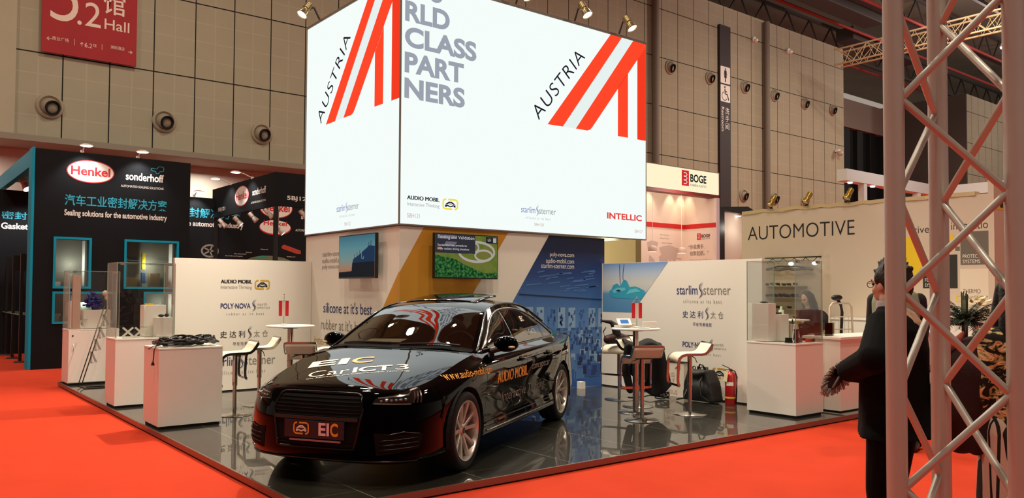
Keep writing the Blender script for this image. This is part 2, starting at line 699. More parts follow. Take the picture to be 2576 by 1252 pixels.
b = MB()
b.box(-2.6, 16, 5.79, 40.3, 16.6, 16.35)
struct(b.build('wall_back', M_hall), 'tiled upper wall of the hall')
b = MB()
b.box(-30, 15.9, 5.79, -2.61, 16.6, 16.35)
struct(b.build('wall_left', M_hallplain))
b = MB()
b.box(-30, 16.6, 5.79, 40.3, 18.7, 6.2)
struct(b.build('trim_3', M_soffit))
b = MB()
b.box(-30, 15.86, 5.62, 40.3, 15.99, 5.785)
struct(b.build('trim_4', M_soffit))
b = MB()
b.box(-30, 18.7, 0, 40.3, 19, 6.2)
struct(b.build('wall_recess', M_recess))
b = MB()
b.box(40.0, 16.61, 0, 40.3, 22, 16.35)
struct(b.build('wall_return', M_hallplain))
b = MB()
b.box(40.3, 21.6, 13.9, 75, 22.2, 16.0)
struct(b.build('trim_5', mat('facade_beam', '#8d8178', 0.8)))
b = MB(mat('dark_glazing', '#14181A', 0.25), mat('mullion', '#0b0d0e', 0.6))
b.use(b.mats[0]).box(40.3, 22, 0, 75, 22.2, 13.9)
b.use(b.mats[1])
for i in range(18):
    b.box(41.2 + i * 1.9, 21.75, 0, 42.05 + i * 1.9, 21.99, 13.9)
struct(b.build('window_1'), 'dark glazed facade behind mullions')
b = MB()
b.box(57.75, 16, 0, 90, 22.9, 16.4)
struct(b.build('wall_core', M_hall))
b = MB()
b.box(57.6, 16.01, 0, 57.74, 22.9, 16.4)
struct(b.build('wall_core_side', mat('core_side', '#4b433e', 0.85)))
b = MB()
b.box(-60, -40, 20.4, 110, 30, 20.7)
struct(b.build('ceiling', M_dark))

# roof: lattice girders, red sprinkler pipes
for k, (gy, gz) in enumerate(((13.2, 18.6), (9.0, 18.6), (18.8, 18.3))):
    t = thing('roof_girder', ('dark steel lattice girder under the hall ceiling nearest the tiled wall', 'dark steel lattice girder under the hall ceiling, farther out over the aisle', 'dark steel lattice girder above the glazed facade')[k], 'girder', (0, gy, gz), 0, 'roof girders')
    m = MB()
    m.box(20, -0.09, 0.75, 75, 0.09, 0.92)
    m.build('top_chord', M_steel, t)
    m = MB()
    m.box(20, -0.09, -0.92, 75, 0.09, -0.75)
    m.build('bottom_chord', M_steel, t)
    m = MB()
    n = 44
    m.sweep([(20 + i * 1.25, 0, 0.8 if i % 2 else -0.8) for i in range(n + 1)], [(-.05, -.05), (.05, -.05), (.05, .05), (-.05, .05)], (0, 1, 0))
    m.build('lattice', M_steel, t)
for k, (py, pz, l) in enumerate(((16.3, 18.0, 'red sprinkler pipe running above the tiled hall wall'), (20.6, 18.0, 'red sprinkler pipe over the glazed facade'), (12.4, 17.4, 'red sprinkler pipe crossing above the trusses in the roof'))):
    m = MB()
    m.tube([(22, py, pz), (90, py, pz)], 0.095, 10)
    tag(m.build('sprinkler_pipe', M_pipe_red, smooth=True), l, 'pipe', 'sprinkler pipes')
for k, (dx, dy, dz, l) in enumerate(((36, 14.4, 17.9, 'dark ventilation duct under the ceiling beside the wall top'), (47, 17.4, 18.2, 'dark ventilation duct hanging above the glazed facade'))):
    m = MB()
    m.box(dx - 4, dy - 0.6, dz - 0.4, dx + 5, dy + 0.6, dz + 0.4)
    t = thing('air_duct', l, 'duct')
    m.build('duct_body', M_steel, t, bevel=0.05)
    for hx_ in (-3, 4):
        m = MB()
        m.cyl((dx + hx_, dy, dz + 0.4), (dx + hx_, dy, 20.4), 0.03, n=8)
        m.build('hanger_rod', M_steel, t)
# gold lit lattice bridge far up
t = thing('lighting_bridge', 'warmly lit lattice truss bridge hanging high under the roof', 'truss', (34.3, 0, 13.6))
for cx, cz in ((-0.35, 0.0), (0.35, 0.0), (-0.35, 0.8), (0.35, 0.8)):
    m = MB()
    m.tube([(cx, -4, cz), (cx, 13, cz)], 0.05, 8)
    m.build('chord', mat('bridge_metal', '#C9B590', 0.5, 0.5), t)
for sx in (-0.35, 0.35):
    m = MB()
    m.tube([(sx, -4 + i * 0.8, 0.8 * (i % 2)) for i in range(22)], 0.03, 6)
    m.build('brace', mat('bridge_metal'), t)
    m = MB()
    m.tube([(sx, -4 + i * 0.4, 0.8 * ((i + 1) % 2)) for i in range(43)], 0.022, 6)
    m.build('brace', mat('bridge_metal'), t)
lamp('bridge_lamp', 'POINT', (34.3, 3.4, 13.0), 160, (1, 0.78, 0.4), 0.3)
m = MB()
m.lathe([(0.0, 0.3), (0.16, 0.3), (0.28, 0), (0, 0)], n=16)
m.cyl((0, 0, 0.3), (0, 0, 7.8), 0.02, n=6)
bl = thing('bay_lamp', 'small round high bay lamp glowing under the roof beside the lattice bridge', 'lamp', (33.8, 4.7, 12.6))
m.build('housing', M_steel, bl)
m = MB()
m.lathe([(0, -0.02), (0.25, -0.02), (0.25, -0.05), (0, -0.05)], n=16)
m.build('bulb', G_bulb, bl)

# vertical pipes and the seams of the hall wall
for px, l in ((23.08, 'grey downpipe on the hall wall between lightbox and restroom sign'), (32.02, 'grey downpipe on the hall wall beyond the restroom sign')):
    m = MB()
    m.cyl((0, 0, 5.3), (0, 0, 16.2), 0.17, n=14)
    tag(m.build('downpipe', mat('pipe_grey', '#6f655a', 0.6), smooth='auto', loc=(px, 15.78, 0)), l, 'pipe', 'downpipes on the hall wall')

# air nozzles
def nozzle():
    t = thing('air_nozzle', 'round air nozzle', 'air nozzle', (0, 0, 0), 0, 'air nozzles of the hall wall')
    m = MB()
    m.lathe([(0.20, 0.0), (0.34, 0.0), (0.35, 0.03), (0.33, 0.06), (0.29, 0.075), (0.26, 0.05), (0.235, -0.0)], axis=(0, -1, 0), n=28)
    m.build('flange', mat('nozzle_grey', '#9b8d78', 0.6), t, smooth='auto')
    m = MB()
    m.lathe([(0.245 * math.cos(PI / 2 * k / 8), 0.16 * math.sin(PI / 2 * k / 8)) for k in range(9)], axis=(0, -1, 0), n=24)
    m.build('ball', mat('nozzle_ball', '#8f8370', 0.55), t, smooth=True)
    m = MB()
    d = Vector((0.28, -0.85, -0.30)).normalized()
    m.lathe([(0.0, 0.10), (0.15, 0.10), (0.16, 0.20), (0.19, 0.21), (0.20, 0.16), (0.19, 0.12)], c=(0, -0.02, 0), axis=d, n=24)
    m.build('bore', mat('nozzle_bore', '#060606', 0.9), t, smooth='auto')
    return t


nz = nozzle()
NZ = [(-1.77, 6.65, 'round air nozzle in the hall wall under the red hall banner'), (1.25, 6.65, 'round air nozzle above the black booth, middle of the low three'), (4.26, 6.65, 'round air nozzle in the hall wall close beside the bright lightbox edge'),
      (24.34, 12.40, 'first round air nozzle of the upper row beside the lightbox'), (27.39, 12.40, 'round air nozzle immediately before the dark restroom sign'), (30.33, 12.42, 'round air nozzle immediately beyond the pictograms of the restroom sign'), (33.05, 12.40, 'second round air nozzle beyond the restroom sign, upper row'), (36.04, 12.40, 'third round air nozzle beyond the restroom sign, upper row'), (39.02, 12.46, 'last round air nozzle of the upper row near the wall end'),
      (30.19, 6.66, 'low round air nozzle beside the foot of the restroom sign'), (33.0, 6.71, 'low round air nozzle behind the first white-wall spotlight'), (35.94, 6.72, 'low round air nozzle behind the middle white-wall spotlight')]
for i, (x, z, l) in enumerate(NZ):
    if i == 0:
        nz.location = (x, 15.995, z)
        nz['label'] = l
    else:
        dup(nz, (x, 15.995, z), 0, l)
for x, z, l in ((31.12, 15.1, 'tiny white wall lamp high on the hall wall before the second downpipe'), (34.38, 15.1, 'tiny white wall lamp high on the hall wall after the second downpipe')):
    t = thing('wall_lamp', l, 'lamp', (x, 15.98, z), 0, 'small lamps on the hall wall')
    m = MB()
    m.lathe([(0, 0), (0.16, 0), (0.16, 0.08), (0.0, 0.1)], axis=(0, -1, 0), n=16)
    m.build('housing', M_wlac, t)
    m = MB()
    m.ell((0, -0.16, -0.06), 0.11, 0.12, 0.10, 12, 8)
    m.build('diffuser', M_wtop, t, smooth=True)
t = thing('security_camera', 'small white dome camera near the end of the hall wall', 'camera', (39.34, 15.98, 9.93))
m = MB()
m.box(-0.12, -0.25, 0.05, 0.12, 0.0, 0.18)
m.build('bracket', M_wlac, t, bevel=0.01)
m = MB()
m.ell((0, -0.28, -0.05), 0.17, 0.17, 0.17, 16, 10)
m.build('dome', mat('dome_grey', '#b8aea2', 0.3), t, smooth=True)

# red hall banner
t = thing('hall_banner', 'large red hanging banner reading 5.2 Hall on the tiled wall', 'banner', (0, 15.86, 0))
m = MB()
m.box(-2.03, 0.0, 8.13, 0.405, 0.04, 11.6)
m.build('panel', mat('banner_red', '#9E1F26', 0.75, vary=(1.2, 0.15)), t)
F = Fr((0, 0, 0), (1, 0, 0), (0, 0, 1))
m = MB()
wb = mat('banner_white', '#E5CFC0', 0.7)
word(m, '5', F, -1.83, 9.06, 0.69, 1.55, wb, -0.012)
word(m, '.2', F, -1.16, 9.05, 0.60, 0.70, wb, 0.0)
word(m, '馆', F, -0.50, 9.52, 0.58, 0.62, wb, 0.01)
word(m, 'Hall', F, -0.46, 9.07, 0.66, 0.30, wb, 0.004)
m.build('lettering', None, t)
m = MB()
word(m, '←', F, -1.91, 8.46, 0.12, 0.10, wb, 0.02)
word(m, '商业广场', F, -1.77, 8.49, 0.41, 0.11, wb)
rect(m, F, -1.225, 8.44, -1.215, 8.62, wb)
word(m, '↑', F, -1.075, 8.45, 0.09, 0.12, wb, 0.02)
word(m, '6.2', F, -0.96, 8.44, 0.19, 0.13, wb)
word(m, '馆', F, -0.75, 8.49, 0.09, 0.09, wb)
rect(m, F, -0.52, 8.45, -0.51, 8.61, wb)
word(m, '洲际酒店', F, -0.29, 8.53, 0.37, 0.10, wb)
word(m, '→', F, 0.18, 8.47, 0.12, 0.10, wb, 0.02)
m.build('direction_line', None, t)

# restroom sign
t = thing('restroom_sign', 'tall dark purple restroom sign column with white pictograms', 'sign', (28.05, 15.86, 0))
m = MB()
m.box(0, 0, 4.6, 0.89, 0.12, 15.28)
m.build('column', mat('sign_purple', '#2B1C22', 0.6), t)
F = Fr((0, 0, 0), (1, 0, 0), (0, 0, 1))
for z0, nm in ((12.28, 'woman'), (11.33, 'wheelchair')):
    m = MB()
    pl(m, F, rrect(0.05, z0, 0.84, z0 + 0.87, 0.05), M_wlac, 0.004)
    k = M_inkK
    if nm == 'woman':
        disc(m, F, 0.45, z0 + 0.75, 0.045, 0.05, k, 0.006)
        pl(m, F, [(0.37, z0 + 0.69), (0.53, z0 + 0.69), (0.58, z0 + 0.42), (0.55, z0 + 0.41), (0.50, z0 + 0.58), (0.56, z0 + 0.30), (0.49, z0 + 0.30), (0.49, z0 + 0.08), (0.41, z0 + 0.08), (0.41, z0 + 0.30), (0.34, z0 + 0.30), (0.40, z0 + 0.58), (0.35, z0 + 0.41), (0.32, z0 + 0.42)], k, 0.006)
    else:
        disc(m, F, 0.40, z0 + 0.76, 0.05, 0.055, k, 0.006)
        stroke(m, F, [(0.40, z0 + 0.68), (0.42, z0 + 0.42), (0.60, z0 + 0.40), (0.72, z0 + 0.12)], 0.075, k, 0.006)
        stroke(m, F, [(0.42, z0 + 0.55), (0.58, z0 + 0.53)], 0.05, k, 0.006)
        stroke(m, F, [(0.38 + 0.22 * math.cos(a), z0 + 0.30 + 0.22 * math.sin(a)) for a in [math.radians(110 + 22 * i) for i in range(11)]], 0.035, k, 0.006)
    m.build('pictogram', None, t)
m = MB()
for i, ch in enumerate('洗手间'):
    word(m, ch, F, 0.44, 10.72 - i * 0.40, 0.32, 0.34, M_wlac, 0.004)
F2 = Fr((0.12, 0, 11.05), (0, 0, -1), (1, 0, 0))
word(m, 'Restroom', F2, 0, 0.0, 1.25, 0.22, M_wlac, 0.004)
m.build('lettering', None, t)

# ------------------------------------------------------------------ the stand: tower, lightbox, low walls
t = thing('stand_tower', 'stand back wall under the lightbox, printed ochre band and blue office photo', 'wall panel', (0, 0, 0.066))
m = MB()
m.box(0.02, 0.091, 0, 0.10, 3.0, 2.40)
m.build('side_board', M_white, t)
m = MB()
m.box(0.02, 0.02, 0, 3.90, 0.09, 2.40)
m.build('front_board', M_white, t)
FL = Fr((0.02, 3.0, -0.066), (0, -1, 0), (0, 0, 1))     # side face: a = 3.0 - y, b = world z
FR = Fr((0, 0.02, -0.066), (1, 0, 0), (0, 0, 1))      # front face: a = x, b = world z
m = MB()
pl(m, FL, [(2.98, 1.86), (2.56, 1.37), (2.29, 0.86), (1.86, 0.07), (2.98, 0.07)], M_ochre)
m.build('ochre_print', None, t)
m = MB()
pl(m, FR, [(0.022, 1.84), (0.40, 2.465), (1.88, 2.465), (1.21, 1.52), (0.20, 0.07), (0.022, 0.07)], M_ochre)
m.build('ochre_print', None, t)
for a_ in (("silicone at it's best.", FL, 0.68, 1.245, 1.60, 0.165, M_inkB, 0.006), ("rubber at it's best.", FL, 0.60, 0.985, 1.50, 0.165, M_inkG), ('interactive thinking.', FL, 0.36, 0.70, 1.70, 0.17, M_inkY)):
    m = MB()
    word(m, *a_)
    m.build('slogan_line', None, t)
m = MB()
gx = mat('ink_lightgrey', '#8d8379', 0.7)
word(m, 'starlim-sterner.com', FL, 0.63, 2.12, 0.92, 0.075, gx)
word(m, 'audio-mobil.com', FL, 0.62, 2.02, 0.72, 0.075, gx)
word(m, 'poly-nova.com', FL, 0.62, 1.91, 0.64, 0.085, gx)
m.build('web_address', None, t)
# blue office photo, printed
blues = [mat('print_blue_%d' % i, c, 0.6) for i, c in enumerate(('#12254F', '#1B3A78', '#2C57A0', '#4B79B8', '#86A9CE', '#B9CDE0', '#0B1733'))]
m = MB()
bm_ = mat('print_blue_photo', '#1B3A78', 0.6)
nt = bm_.node_tree
tcn = nt.nodes.new('ShaderNodeTexCoord')
spn = nt.nodes.new('ShaderNodeSeparateXYZ')
nt.links.new(tcn.outputs['Object'], spn.inputs[0])
crn = nt.nodes.new('ShaderNodeValToRGB')
mrn = nt.nodes.new('ShaderNodeMapRange')
mrn.inputs[1].default_value = 0.0
mrn.inputs[2].default_value = 2.4
nt.links.new(spn.outputs[2], mrn.inputs[0])
nt.links.new(mrn.outputs[0], crn.inputs[0])
els = crn.color_ramp.elements
els[0].position = 0.0
els[0].color = (*C('#2E62B4'), 1)
els[1].position = 1.0
els[1].color = (*C('#0A1838'), 1)
for p_, c_ in ((0.2, '#4E7FBE'), (0.42, '#5A88C0'), (0.6, '#3A66A6'), (0.74, '#1E3F80'), (0.9, '#0D1F47')):
    e_ = els.new(p_)
    e_.color = (*C(c_), 1)
nt.links.new(crn.outputs[0], nt.nodes['Principled BSDF'].inputs['Base Color'])
pl(m, FR, [(2.69, 2.465), (3.90, 2.465), (3.90, 0.07), (1.02, 0.07)], bm_)
m.build('photo_print', None, t)
m = MB()
rg = random.Random(3)
edge = lambda z: 1.02 + (z - 0.07) * 0.697 + 0.05
# ceiling strips
for i in range(26):
    z = 1.58 + rg.random() * 0.34
    a = edge(z) + rg.random() * (3.55 - edge(z))
    l = 0.12 + 0.2 * rg.random()
    if a + l < 3.88:
        pl(m, FR, [(a, z), (a + l, z + 0.012 * 2), (a + l, z + 0.038), (a, z + 0.014)], blues[3], 0.004)
pl(m, FR, [(edge(1.55), 1.56), (3.89, 1.47), (3.89, 1.45), (edge(1.53), 1.535)], blues[0], 0.004)
# window wall and columns
for i in range(9):
    a = 2.0 + i * 0.22
    zt = 1.36 - i * 0.004
    if a > edge(1.1):
        rect(m, FR, a, 1.02, min(a + 0.15, 3.89), zt, blues[4] if i % 3 else blues[3], 0.004)
        for k in range(7):
            q = a + rg.random() * 0.13
            z = 1.02 + rg.random() * 0.26
            if q + 0.03 < 3.89:
                rect(m, FR, q, z, q + 0.02 + 0.02 * rg.random(), z + 0.03 + 0.05 * rg.random(), blues[rg.choice((1, 2, 2))], 0.005)
# desks, screens, partitions
for row in range(14):
    z0 = 1.0 - row * 0.055
    s = 0.045 + row * 0.012
    a = edge(z0) + rg.random() * 0.1
    while a < 3.80:
        w_ = s * (0.7 + 0.7 * rg.random())
        h_ = s * (0.6 + 0.6 * rg.random())
        if a > edge(z0 + h_) and a + w_ < 3.89 and z0 - h_ > 0.1:
            rect(m, FR, a, z0 - h_ * 0.5, a + w_, z0 + h_ * 0.5, blues[rg.choice((3, 3, 4, 2, 2))], 0.005 + 0.0002 * row)
            if rg.random() < 0.6:
                rect(m, FR, a + w_ * 0.2, z0 - h_ * 0.3, a + w_ * 0.62, z0 + h_ * 0.35, blues[rg.choice((0, 1, 1))], 0.0055 + 0.0002 * row)
        a += w_ * (1.05 + 0.6 * rg.random())
m.build('photo_detail', None, t)
m = MB()
word(m, 'poly-nova.com', FR, 2.71, 2.12, 0.51, 0.085, M_inkW)
word(m, 'audio-mobil.com', FR, 2.63, 2.035, 0.59, 0.075, M_inkW)
word(m, 'starlim-sterner.com', FR, 2.53, 1.955, 0.69, 0.075, M_inkW)
m.build('web_address', None, t)

# wall behind the opening at the right end of the tower
t = thing('storage_wall', 'warm lit cream wall seen through the gap under the lightbox end', 'wall panel', (0, 0, 0.066))
m = MB()
m.box(5.0, 3.0, 0, 7.88, 3.08, 3.1)
m.build('back_board', mat('cream_board', '#E8DCA8', 0.7), t)
m = MB()
m.box(7.89, 3.0, 0, 8.06, 3.08, 3.1)
m.build('end_post', mat('post_olive', '#9A8A62', 0.7), t)
lamp('storage_lamp', 'POINT', (5.6, 1.6, 2.35), 55, (1, 0.88, 0.55), 0.15)

# lightbox
t = thing('lightbox_sign', 'huge glowing white two-sided lightbox with red AUSTRIA emblems above the car', 'lightbox', (0, 0, 2.48))
HB = 3.42
m = MB()
m.box(0.0, 0.0, 0.02, 0.012, 3.0, HB - 0.02)
m.build('side_face', G_face, t)
m = MB()
m.box(0.014, 0.0, 0.02, 4.88, 0.012, HB - 0.02)
m.build('front_face', G_face, t)
m = MB()
m.box(0.014, 0.014, 0.03, 4.87, 2.99, HB - 0.03)
m.build('box_body', mat('box_grey', '#8a8580', 0.6), t)
fm = mat('frame_alu', '#8f8c86', 0.4, 0.6)
for nm, bx in (('frame_top', (-0.012, -0.012, HB - 0.02, 4.892, 0.03, HB + 0.02)), ('frame_top', (-0.012, 0.031, HB - 0.02, 0.03, 3.012, HB + 0.02)), ('frame_bottom', (-0.01, -0.01, 0, 4.89, 0.03, 0.018)), ('frame_bottom', (-0.01, 0.031, 0, 0.03, 3.01, 0.018)), ('corner_profile', (-0.014, -0.014, 0.019, 0.006, 0.006, HB - 0.021)), ('end_profile', (4.881, -0.008, 0.019, 4.893, 0.03, HB - 0.021)), ('end_profile', (-0.008, 3.001, 0.019, 0.03, 3.012, HB - 0.021))):
    m = MB()
    m.box(*bx)
    m.build(nm, fm, t)
FL = Fr((0, 3.0, -2.48), (0, -1, 0), (0, 0, 1))
FR = Fr((0, 0, -2.48), (1, 0, 0), (0, 0, 1))


def emblem(fr, dx, xe):
    m = MB()
    q = lambda L: [(min(a + dx, xe), b) for a, b in L]
    o = 0.004
    pl(m, fr, q([(2.63, 4.19), (2.95, 4.195), (4.285, 5.88), (4.015, 5.88)]), G_red, o)
    pl(m, fr, q([(3.23, 4.20), (3.48, 4.20), (3.55, 4.225), (3.60, 4.275), (4.88, 5.835), (4.88, 5.88), (4.56, 5.88)]), G_red, o)
    pl(m, fr, q([(2.95, 4.195), (3.23, 4.20), (4.56, 5.88), (4.285, 5.88)]), G_wht, o)
    pl(m, fr, q([(4.19, 4.20), (4.435, 4.20), (4.435, 5.29), (4.19, 4.99)]), G_red, o)
    pl(m, fr, q([(4.19, 4.99), (4.435, 5.29), (4.435, 5.32), (4.19, 5.03)]), G_red2, o + 0.001)
    pl(m, fr, q([(4.665, 4.20), (4.88, 4.20), (4.88, 5.835), (4.665, 5.575)]), G_red2, o)
    m.build('emblem', None, t)
    m = MB()
    d = Vector((0.648, 0.761))
    s = fr.sub(2.455 + dx, 4.225, (d.x, d.y), (-d.y, d.x))
    word(m, 'AUSTRIA', s, 0, 0, 1.52, 0.215, G_blk, -0.006, space=1.12)
    m.build('lettering', None, t)


emblem(FR, 0, 4.88)
emblem(FL, -1.90, 2.985)
for i, (s_, w_) in enumerate((('NERS', 1.0), ('PART', 0.98), ('CLASS', 1.20), ('RLD', 0.73), ('WO', 0.62))):
    m = MB()
    word(m, s_, FR, 0.06, 4.205 + i * 0.353, w_, 0.285, G_grey, 0.038)
    m.build('slogan_line', None, t)
m = MB()
logo_am(m, FR, 0.12, 2.735, 0.84, 0.155, G_blk, G_grey2, G_yel)
m.build('logo', None, t)
m = MB()
logo_starlim(m, FR, 2.11, 2.785, 0.70, 0.1, G_blue, G_grey2)
m.build('logo', None, t)
m = MB()
logo_starlim(m, FL, 1.14, 2.785, 0.71, 0.1, G_blue, G_grey2)
m.build('logo', None, t)
m = MB()
word(m, 'INTELLIC', FR, 3.94, 2.80, 0.84, 0.105, glow('backlit_crimson', (0.75, 0.05, 0.04), 1), 0.03)
m.build('logo', None, t)
for a_ in (('5BH121', FR, 0.12, 2.585, 0.20, 0.06), ('5BH128', FR, 2.37, 2.595, 0.19, 0.045), ('5BH127', FR, 4.60, 2.60, 0.20, 0.05), ('5BH122', FL, 1.40, 2.56, 0.20, 0.05)):
    m = MB()
    word(m, *a_, G_pink)
    m.build('stand_number', None, t)

# low walls
t = thing('partition_board', 'white low partition with four company logos behind the table at the pedestals', 'partition', (0, 0, 0.066))
m = MB()
m.box(-2.097, 2.77, 0.02, 0.015, 2.85, 1.988)
m.build('board', M_white, t)
m = MB()
m.box(-2.09, 2.775, 0, 0.01, 2.845, 0.02)
m.build('base_rail', M_gap, t)
F = Fr((0, 2.77, -0.066), (1, 0, 0), (0, 0, 1))
for fn_, a in ((logo_am, (-1.43, 1.60, 0.76, 0.15)), (logo_poly, (-1.43, 1.31, 0.76)), (logo_cn, (-1.43, 0.87, 0.74)), (logo_starlim, (-1.55, 0.45, 0.98, 0.1))):
    m = MB()
    if fn_ is logo_am:
        fn_(m, F, *a, M_inkK, M_inkG, M_inkY)
    else:
        fn_(m, F, *a, M_inkB if fn_ is not logo_cn else M_inkK, M_inkG)
    m.build('logo', None, t)
t = thing('partition_board', 'white low partition with blue liquid silicone picture behind the flag table and stools', 'partition', (3.844, 0, 0.066))
m = MB()
m.box(0, -3.016, 0.02, 0.08, 0.015, 1.988)
m.build('board', M_white, t)
m = MB()
m.box(0.005, -3.01, 0, 0.075, 0.01, 0.02)
m.build('base_rail', M_gap, t)
F = Fr((0, 0, -0.066), (0, -1, 0), (0, 0, 1))     # a = -y
gm = mat('print_splash_sky', '#6F9CC0', 0.6)
nt = gm.node_tree
tcn = nt.nodes.new('ShaderNodeTexCoord')
spn = nt.nodes.new('ShaderNodeSeparateXYZ')
crn = nt.nodes.new('ShaderNodeValToRGB')
mrn = nt.nodes.new('ShaderNodeMapRange')
mrn.inputs[1].default_value = 1.2
mrn.inputs[2].default_value = 1.98
nt.links.new(tcn.outputs['Object'], spn.inputs[0])
nt.links.new(spn.outputs[2], mrn.inputs[0])
nt.links.new(mrn.outputs[0], crn.inputs[0])
els = crn.color_ramp.elements
els[0].color = (*C('#4C84B4'), 1)
els[1].color = (*C('#6E93C8'), 1)
for p_, c_ in ((0.38, '#5C92BE'), (0.46, '#B9C2C6'), (0.6, '#C8C8C4'), (0.8, '#A9BBD2')):
    e_ = els.new(p_)
    e_.color = (*C(c_), 1)
nt.links.new(crn.outputs[0], nt.nodes['Principled BSDF'].inputs['Base Color'])
m = MB()
pl(m, F, [(0.0, 1.27), (0.66, 1.27), (1.385, 2.05), (0.0, 2.05)], gm, 0.002)
m.build('picture_print', None, t)
m = MB()
tq = mat('print_turquoise', '#2F9DBB', 0.6)
tq2 = mat('print_turquoise_light', '#63BFD2', 0.6)
pl(m, F, [(0.16, 1.55), (0.22, 1.50), (0.85, 1.48), (0.93, 1.58), (0.90, 1.62), (0.80, 1.66), (0.72, 1.68), (0.60, 1.67), (0.55, 1.76), (0.50, 1.79), (0.44, 1.75), (0.40, 1.68), (0.33, 1.73), (0.24, 1.70), (0.20, 1.63), (0.15, 1.60)], tq, 0.004)
pl(m, F, [(0.22, 1.62), (0.34, 1.66), (0.50, 1.66), (0.52, 1.62), (0.36, 1.59), (0.26, 1.57)], tq2, 0.005)
pl(m, F, [(0.60, 1.63), (0.74, 1.65), (0.84, 1.60), (0.66, 1.58), (0.52, 1.55)], tq2, 0.005)
stroke(m, F, [(0.385, 2.03), (0.39, 1.85), (0.40, 1.70)], 0.012, blues[1], 0.005)
stroke(m, F, [(0.48, 2.03), (0.46, 1.9), (0.455, 1.8), (0.49, 1.76)], 0.010, blues[1], 0.005)
pl(m, F, [(0.30, 1.61), (0.36, 1.63), (0.42, 1.61), (0.36, 1.595)], blues[0], 0.006)
m.build('splash_print', None, t)
for fn_, a in ((logo_starlim, (-0, 1.56, 0.96, 0.1)), (logo_cn, (0, 1.22, 0.73)), (logo_poly, (0, 0.79, 0.77)), (logo_am, (0, 0.38, 0.78, 0.15))):
    m = MB()
    a = (1.55 if fn_ is logo_starlim else 1.66,) + a[1:]
    if fn_ is logo_am:
        fn_(m, F, *a, M_inkK, M_inkG, M_inkY)
    else:
        fn_(m, F, *a, M_inkB, M_inkG)
    m.build('logo', None, t)

# televisions
def screen_mat(name, stops, ax=2, lo=-0.3, hi=0.3, s=0.55, noise=None):
    m = glow(name, '#000000', s)
    nt = m.node_tree
    e = [n for n in nt.nodes if n.type == 'EMISSION'][0]
    tc = nt.nodes.new('ShaderNodeTexCoord')
    sp = nt.nodes.new('ShaderNodeSeparateXYZ')
    cr = nt.nodes.new('ShaderNodeValToRGB')
    if noise:
        nz = nt.nodes.new('ShaderNodeTexNoise')
        nz.inputs['Scale'].default_value = noise
        nz.inputs['Detail'].default_value = 6
        nt.links.new(tc.outputs['Object'], nz.inputs['Vector'])
        nt.links.new(nz.outputs['Fac'], cr.inputs[0])
    else:
        mr = nt.nodes.new('ShaderNodeMapRange')
        mr.inputs[1].default_value = lo
        mr.inputs[2].default_value = hi
        nt.links.new(tc.outputs['Object'], sp.inputs[0])
        nt.links.new(sp.outputs[ax], mr.inputs[0])
        nt.links.new(mr.outputs[0], cr.inputs[0])
    el = cr.color_ramp.elements
    el[0].position, el[0].color = stops[0][0], (*C(stops[0][1]), 1)
    el[1].position, el[1].color = stops[-1][0], (*C(stops[-1][1]), 1)
    for p_, c_ in stops[1:-1]:
        q = el.new(p_)
        q.color = (*C(c_), 1)
    nt.links.new(cr.outputs[0], e.inputs[0])
    return m


def tv(label, loc, rz, w, h):
    t = thing('television', label, 'television', loc, rz)
    m = MB()
    m.box(-w / 2, 0.0, -h / 2, w / 2, 0.045, h / 2)
    m.build('bezel', M_blk, t, bevel=0.004)
    m = MB()
    m.box(-w * 0.3, 0.045, -h * 0.3, w * 0.3, 0.085, h * 0.2)
    m.build('back_housing', M_blk, t, bevel=0.01)
    m = MB()
    m.box(-0.15, 0.085, -0.1, 0.15, 0.125, 0.1)
    m.build('wall_bracket', M_steel, t)
    return t, Fr((0, 0, 0), (1, 0, 0), (0, 0, 1))


t, F = tv('wall television showing a dusk sky and dark building, beside the slogans', (-0.118, 0.98, 2.08), -PI / 2, 1.11, 0.63)
m = MB()
rect(m, F, -0.54, -0.295, 0.54, 0.30, screen_mat('screen_dusk', [(0, '#B97852'), (0.2, '#C49070'), (0.42, '#8FA8A2'), (0.7, '#6FA3AC'), (1, '#4F8294')], s=0.62), 0.002)
m.build('screen', None, t)
m = MB()
d1, d2 = glow('screen_navy', '#2A3F5C', 0.7), glow('screen_slate', '#26282C', 0.7)
pl(m, F, [(-0.12, -0.09), (-0.10, -0.06), (-0.10, -0.04), (0.08, 0.02), (0.20, 0.07), (0.33, 0.12), (0.34, 0.135), (0.36, 0.14), (0.36, 0.19), (0.375, 0.19), (0.375, 0.14), (0.42, 0.145), (0.42, 0.21), (0.435, 0.21), (0.435, 0.14), (0.54, 0.13), (0.54, -0.08)], d1, 0.004)
pl(m, F, [(-0.12, -0.09), (0.54, -0.08), (0.54, -0.295), (-0.54, -0.295), (-0.54, -0.22), (-0.14, -0.21)], d2, 0.004)
for a in (-0.06, 0.02, 0.10):
    rect(m, F, a, -0.03 + (a + 0.06) * 0.35, a + 0.012, 0.03 + (a + 0.06) * 0.35, d1, 0.005)
stroke(m, F, [(0.16, 0.05), (0.165, -0.03), (0.22, -0.035), (0.225, 0.0)], 0.012, glow('screen_cyan', '#7FA4AE', 0.8), 0.006)
m.build('screen_image', None, t)
t, F = tv('wall television showing a green aerial test track, on the ochre band', (1.035, -0.118, 2.08), 0, 1.10, 0.63)
m = MB()
rect(m, F, -0.535, -0.295, 0.535, 0.30, screen_mat('screen_field', [(0.3, '#5F7A2E'), (0.5, '#7C8A3C'), (0.7, '#8E8246')], noise=5, s=0.6), 0.002)
m.build('screen', None, t)
m = MB()
tr = screen_mat('screen_wood', [(0.35, '#173A1E'), (0.5, '#2F6B38'), (0.65, '#5E9A50')], noise=26, s=0.55)
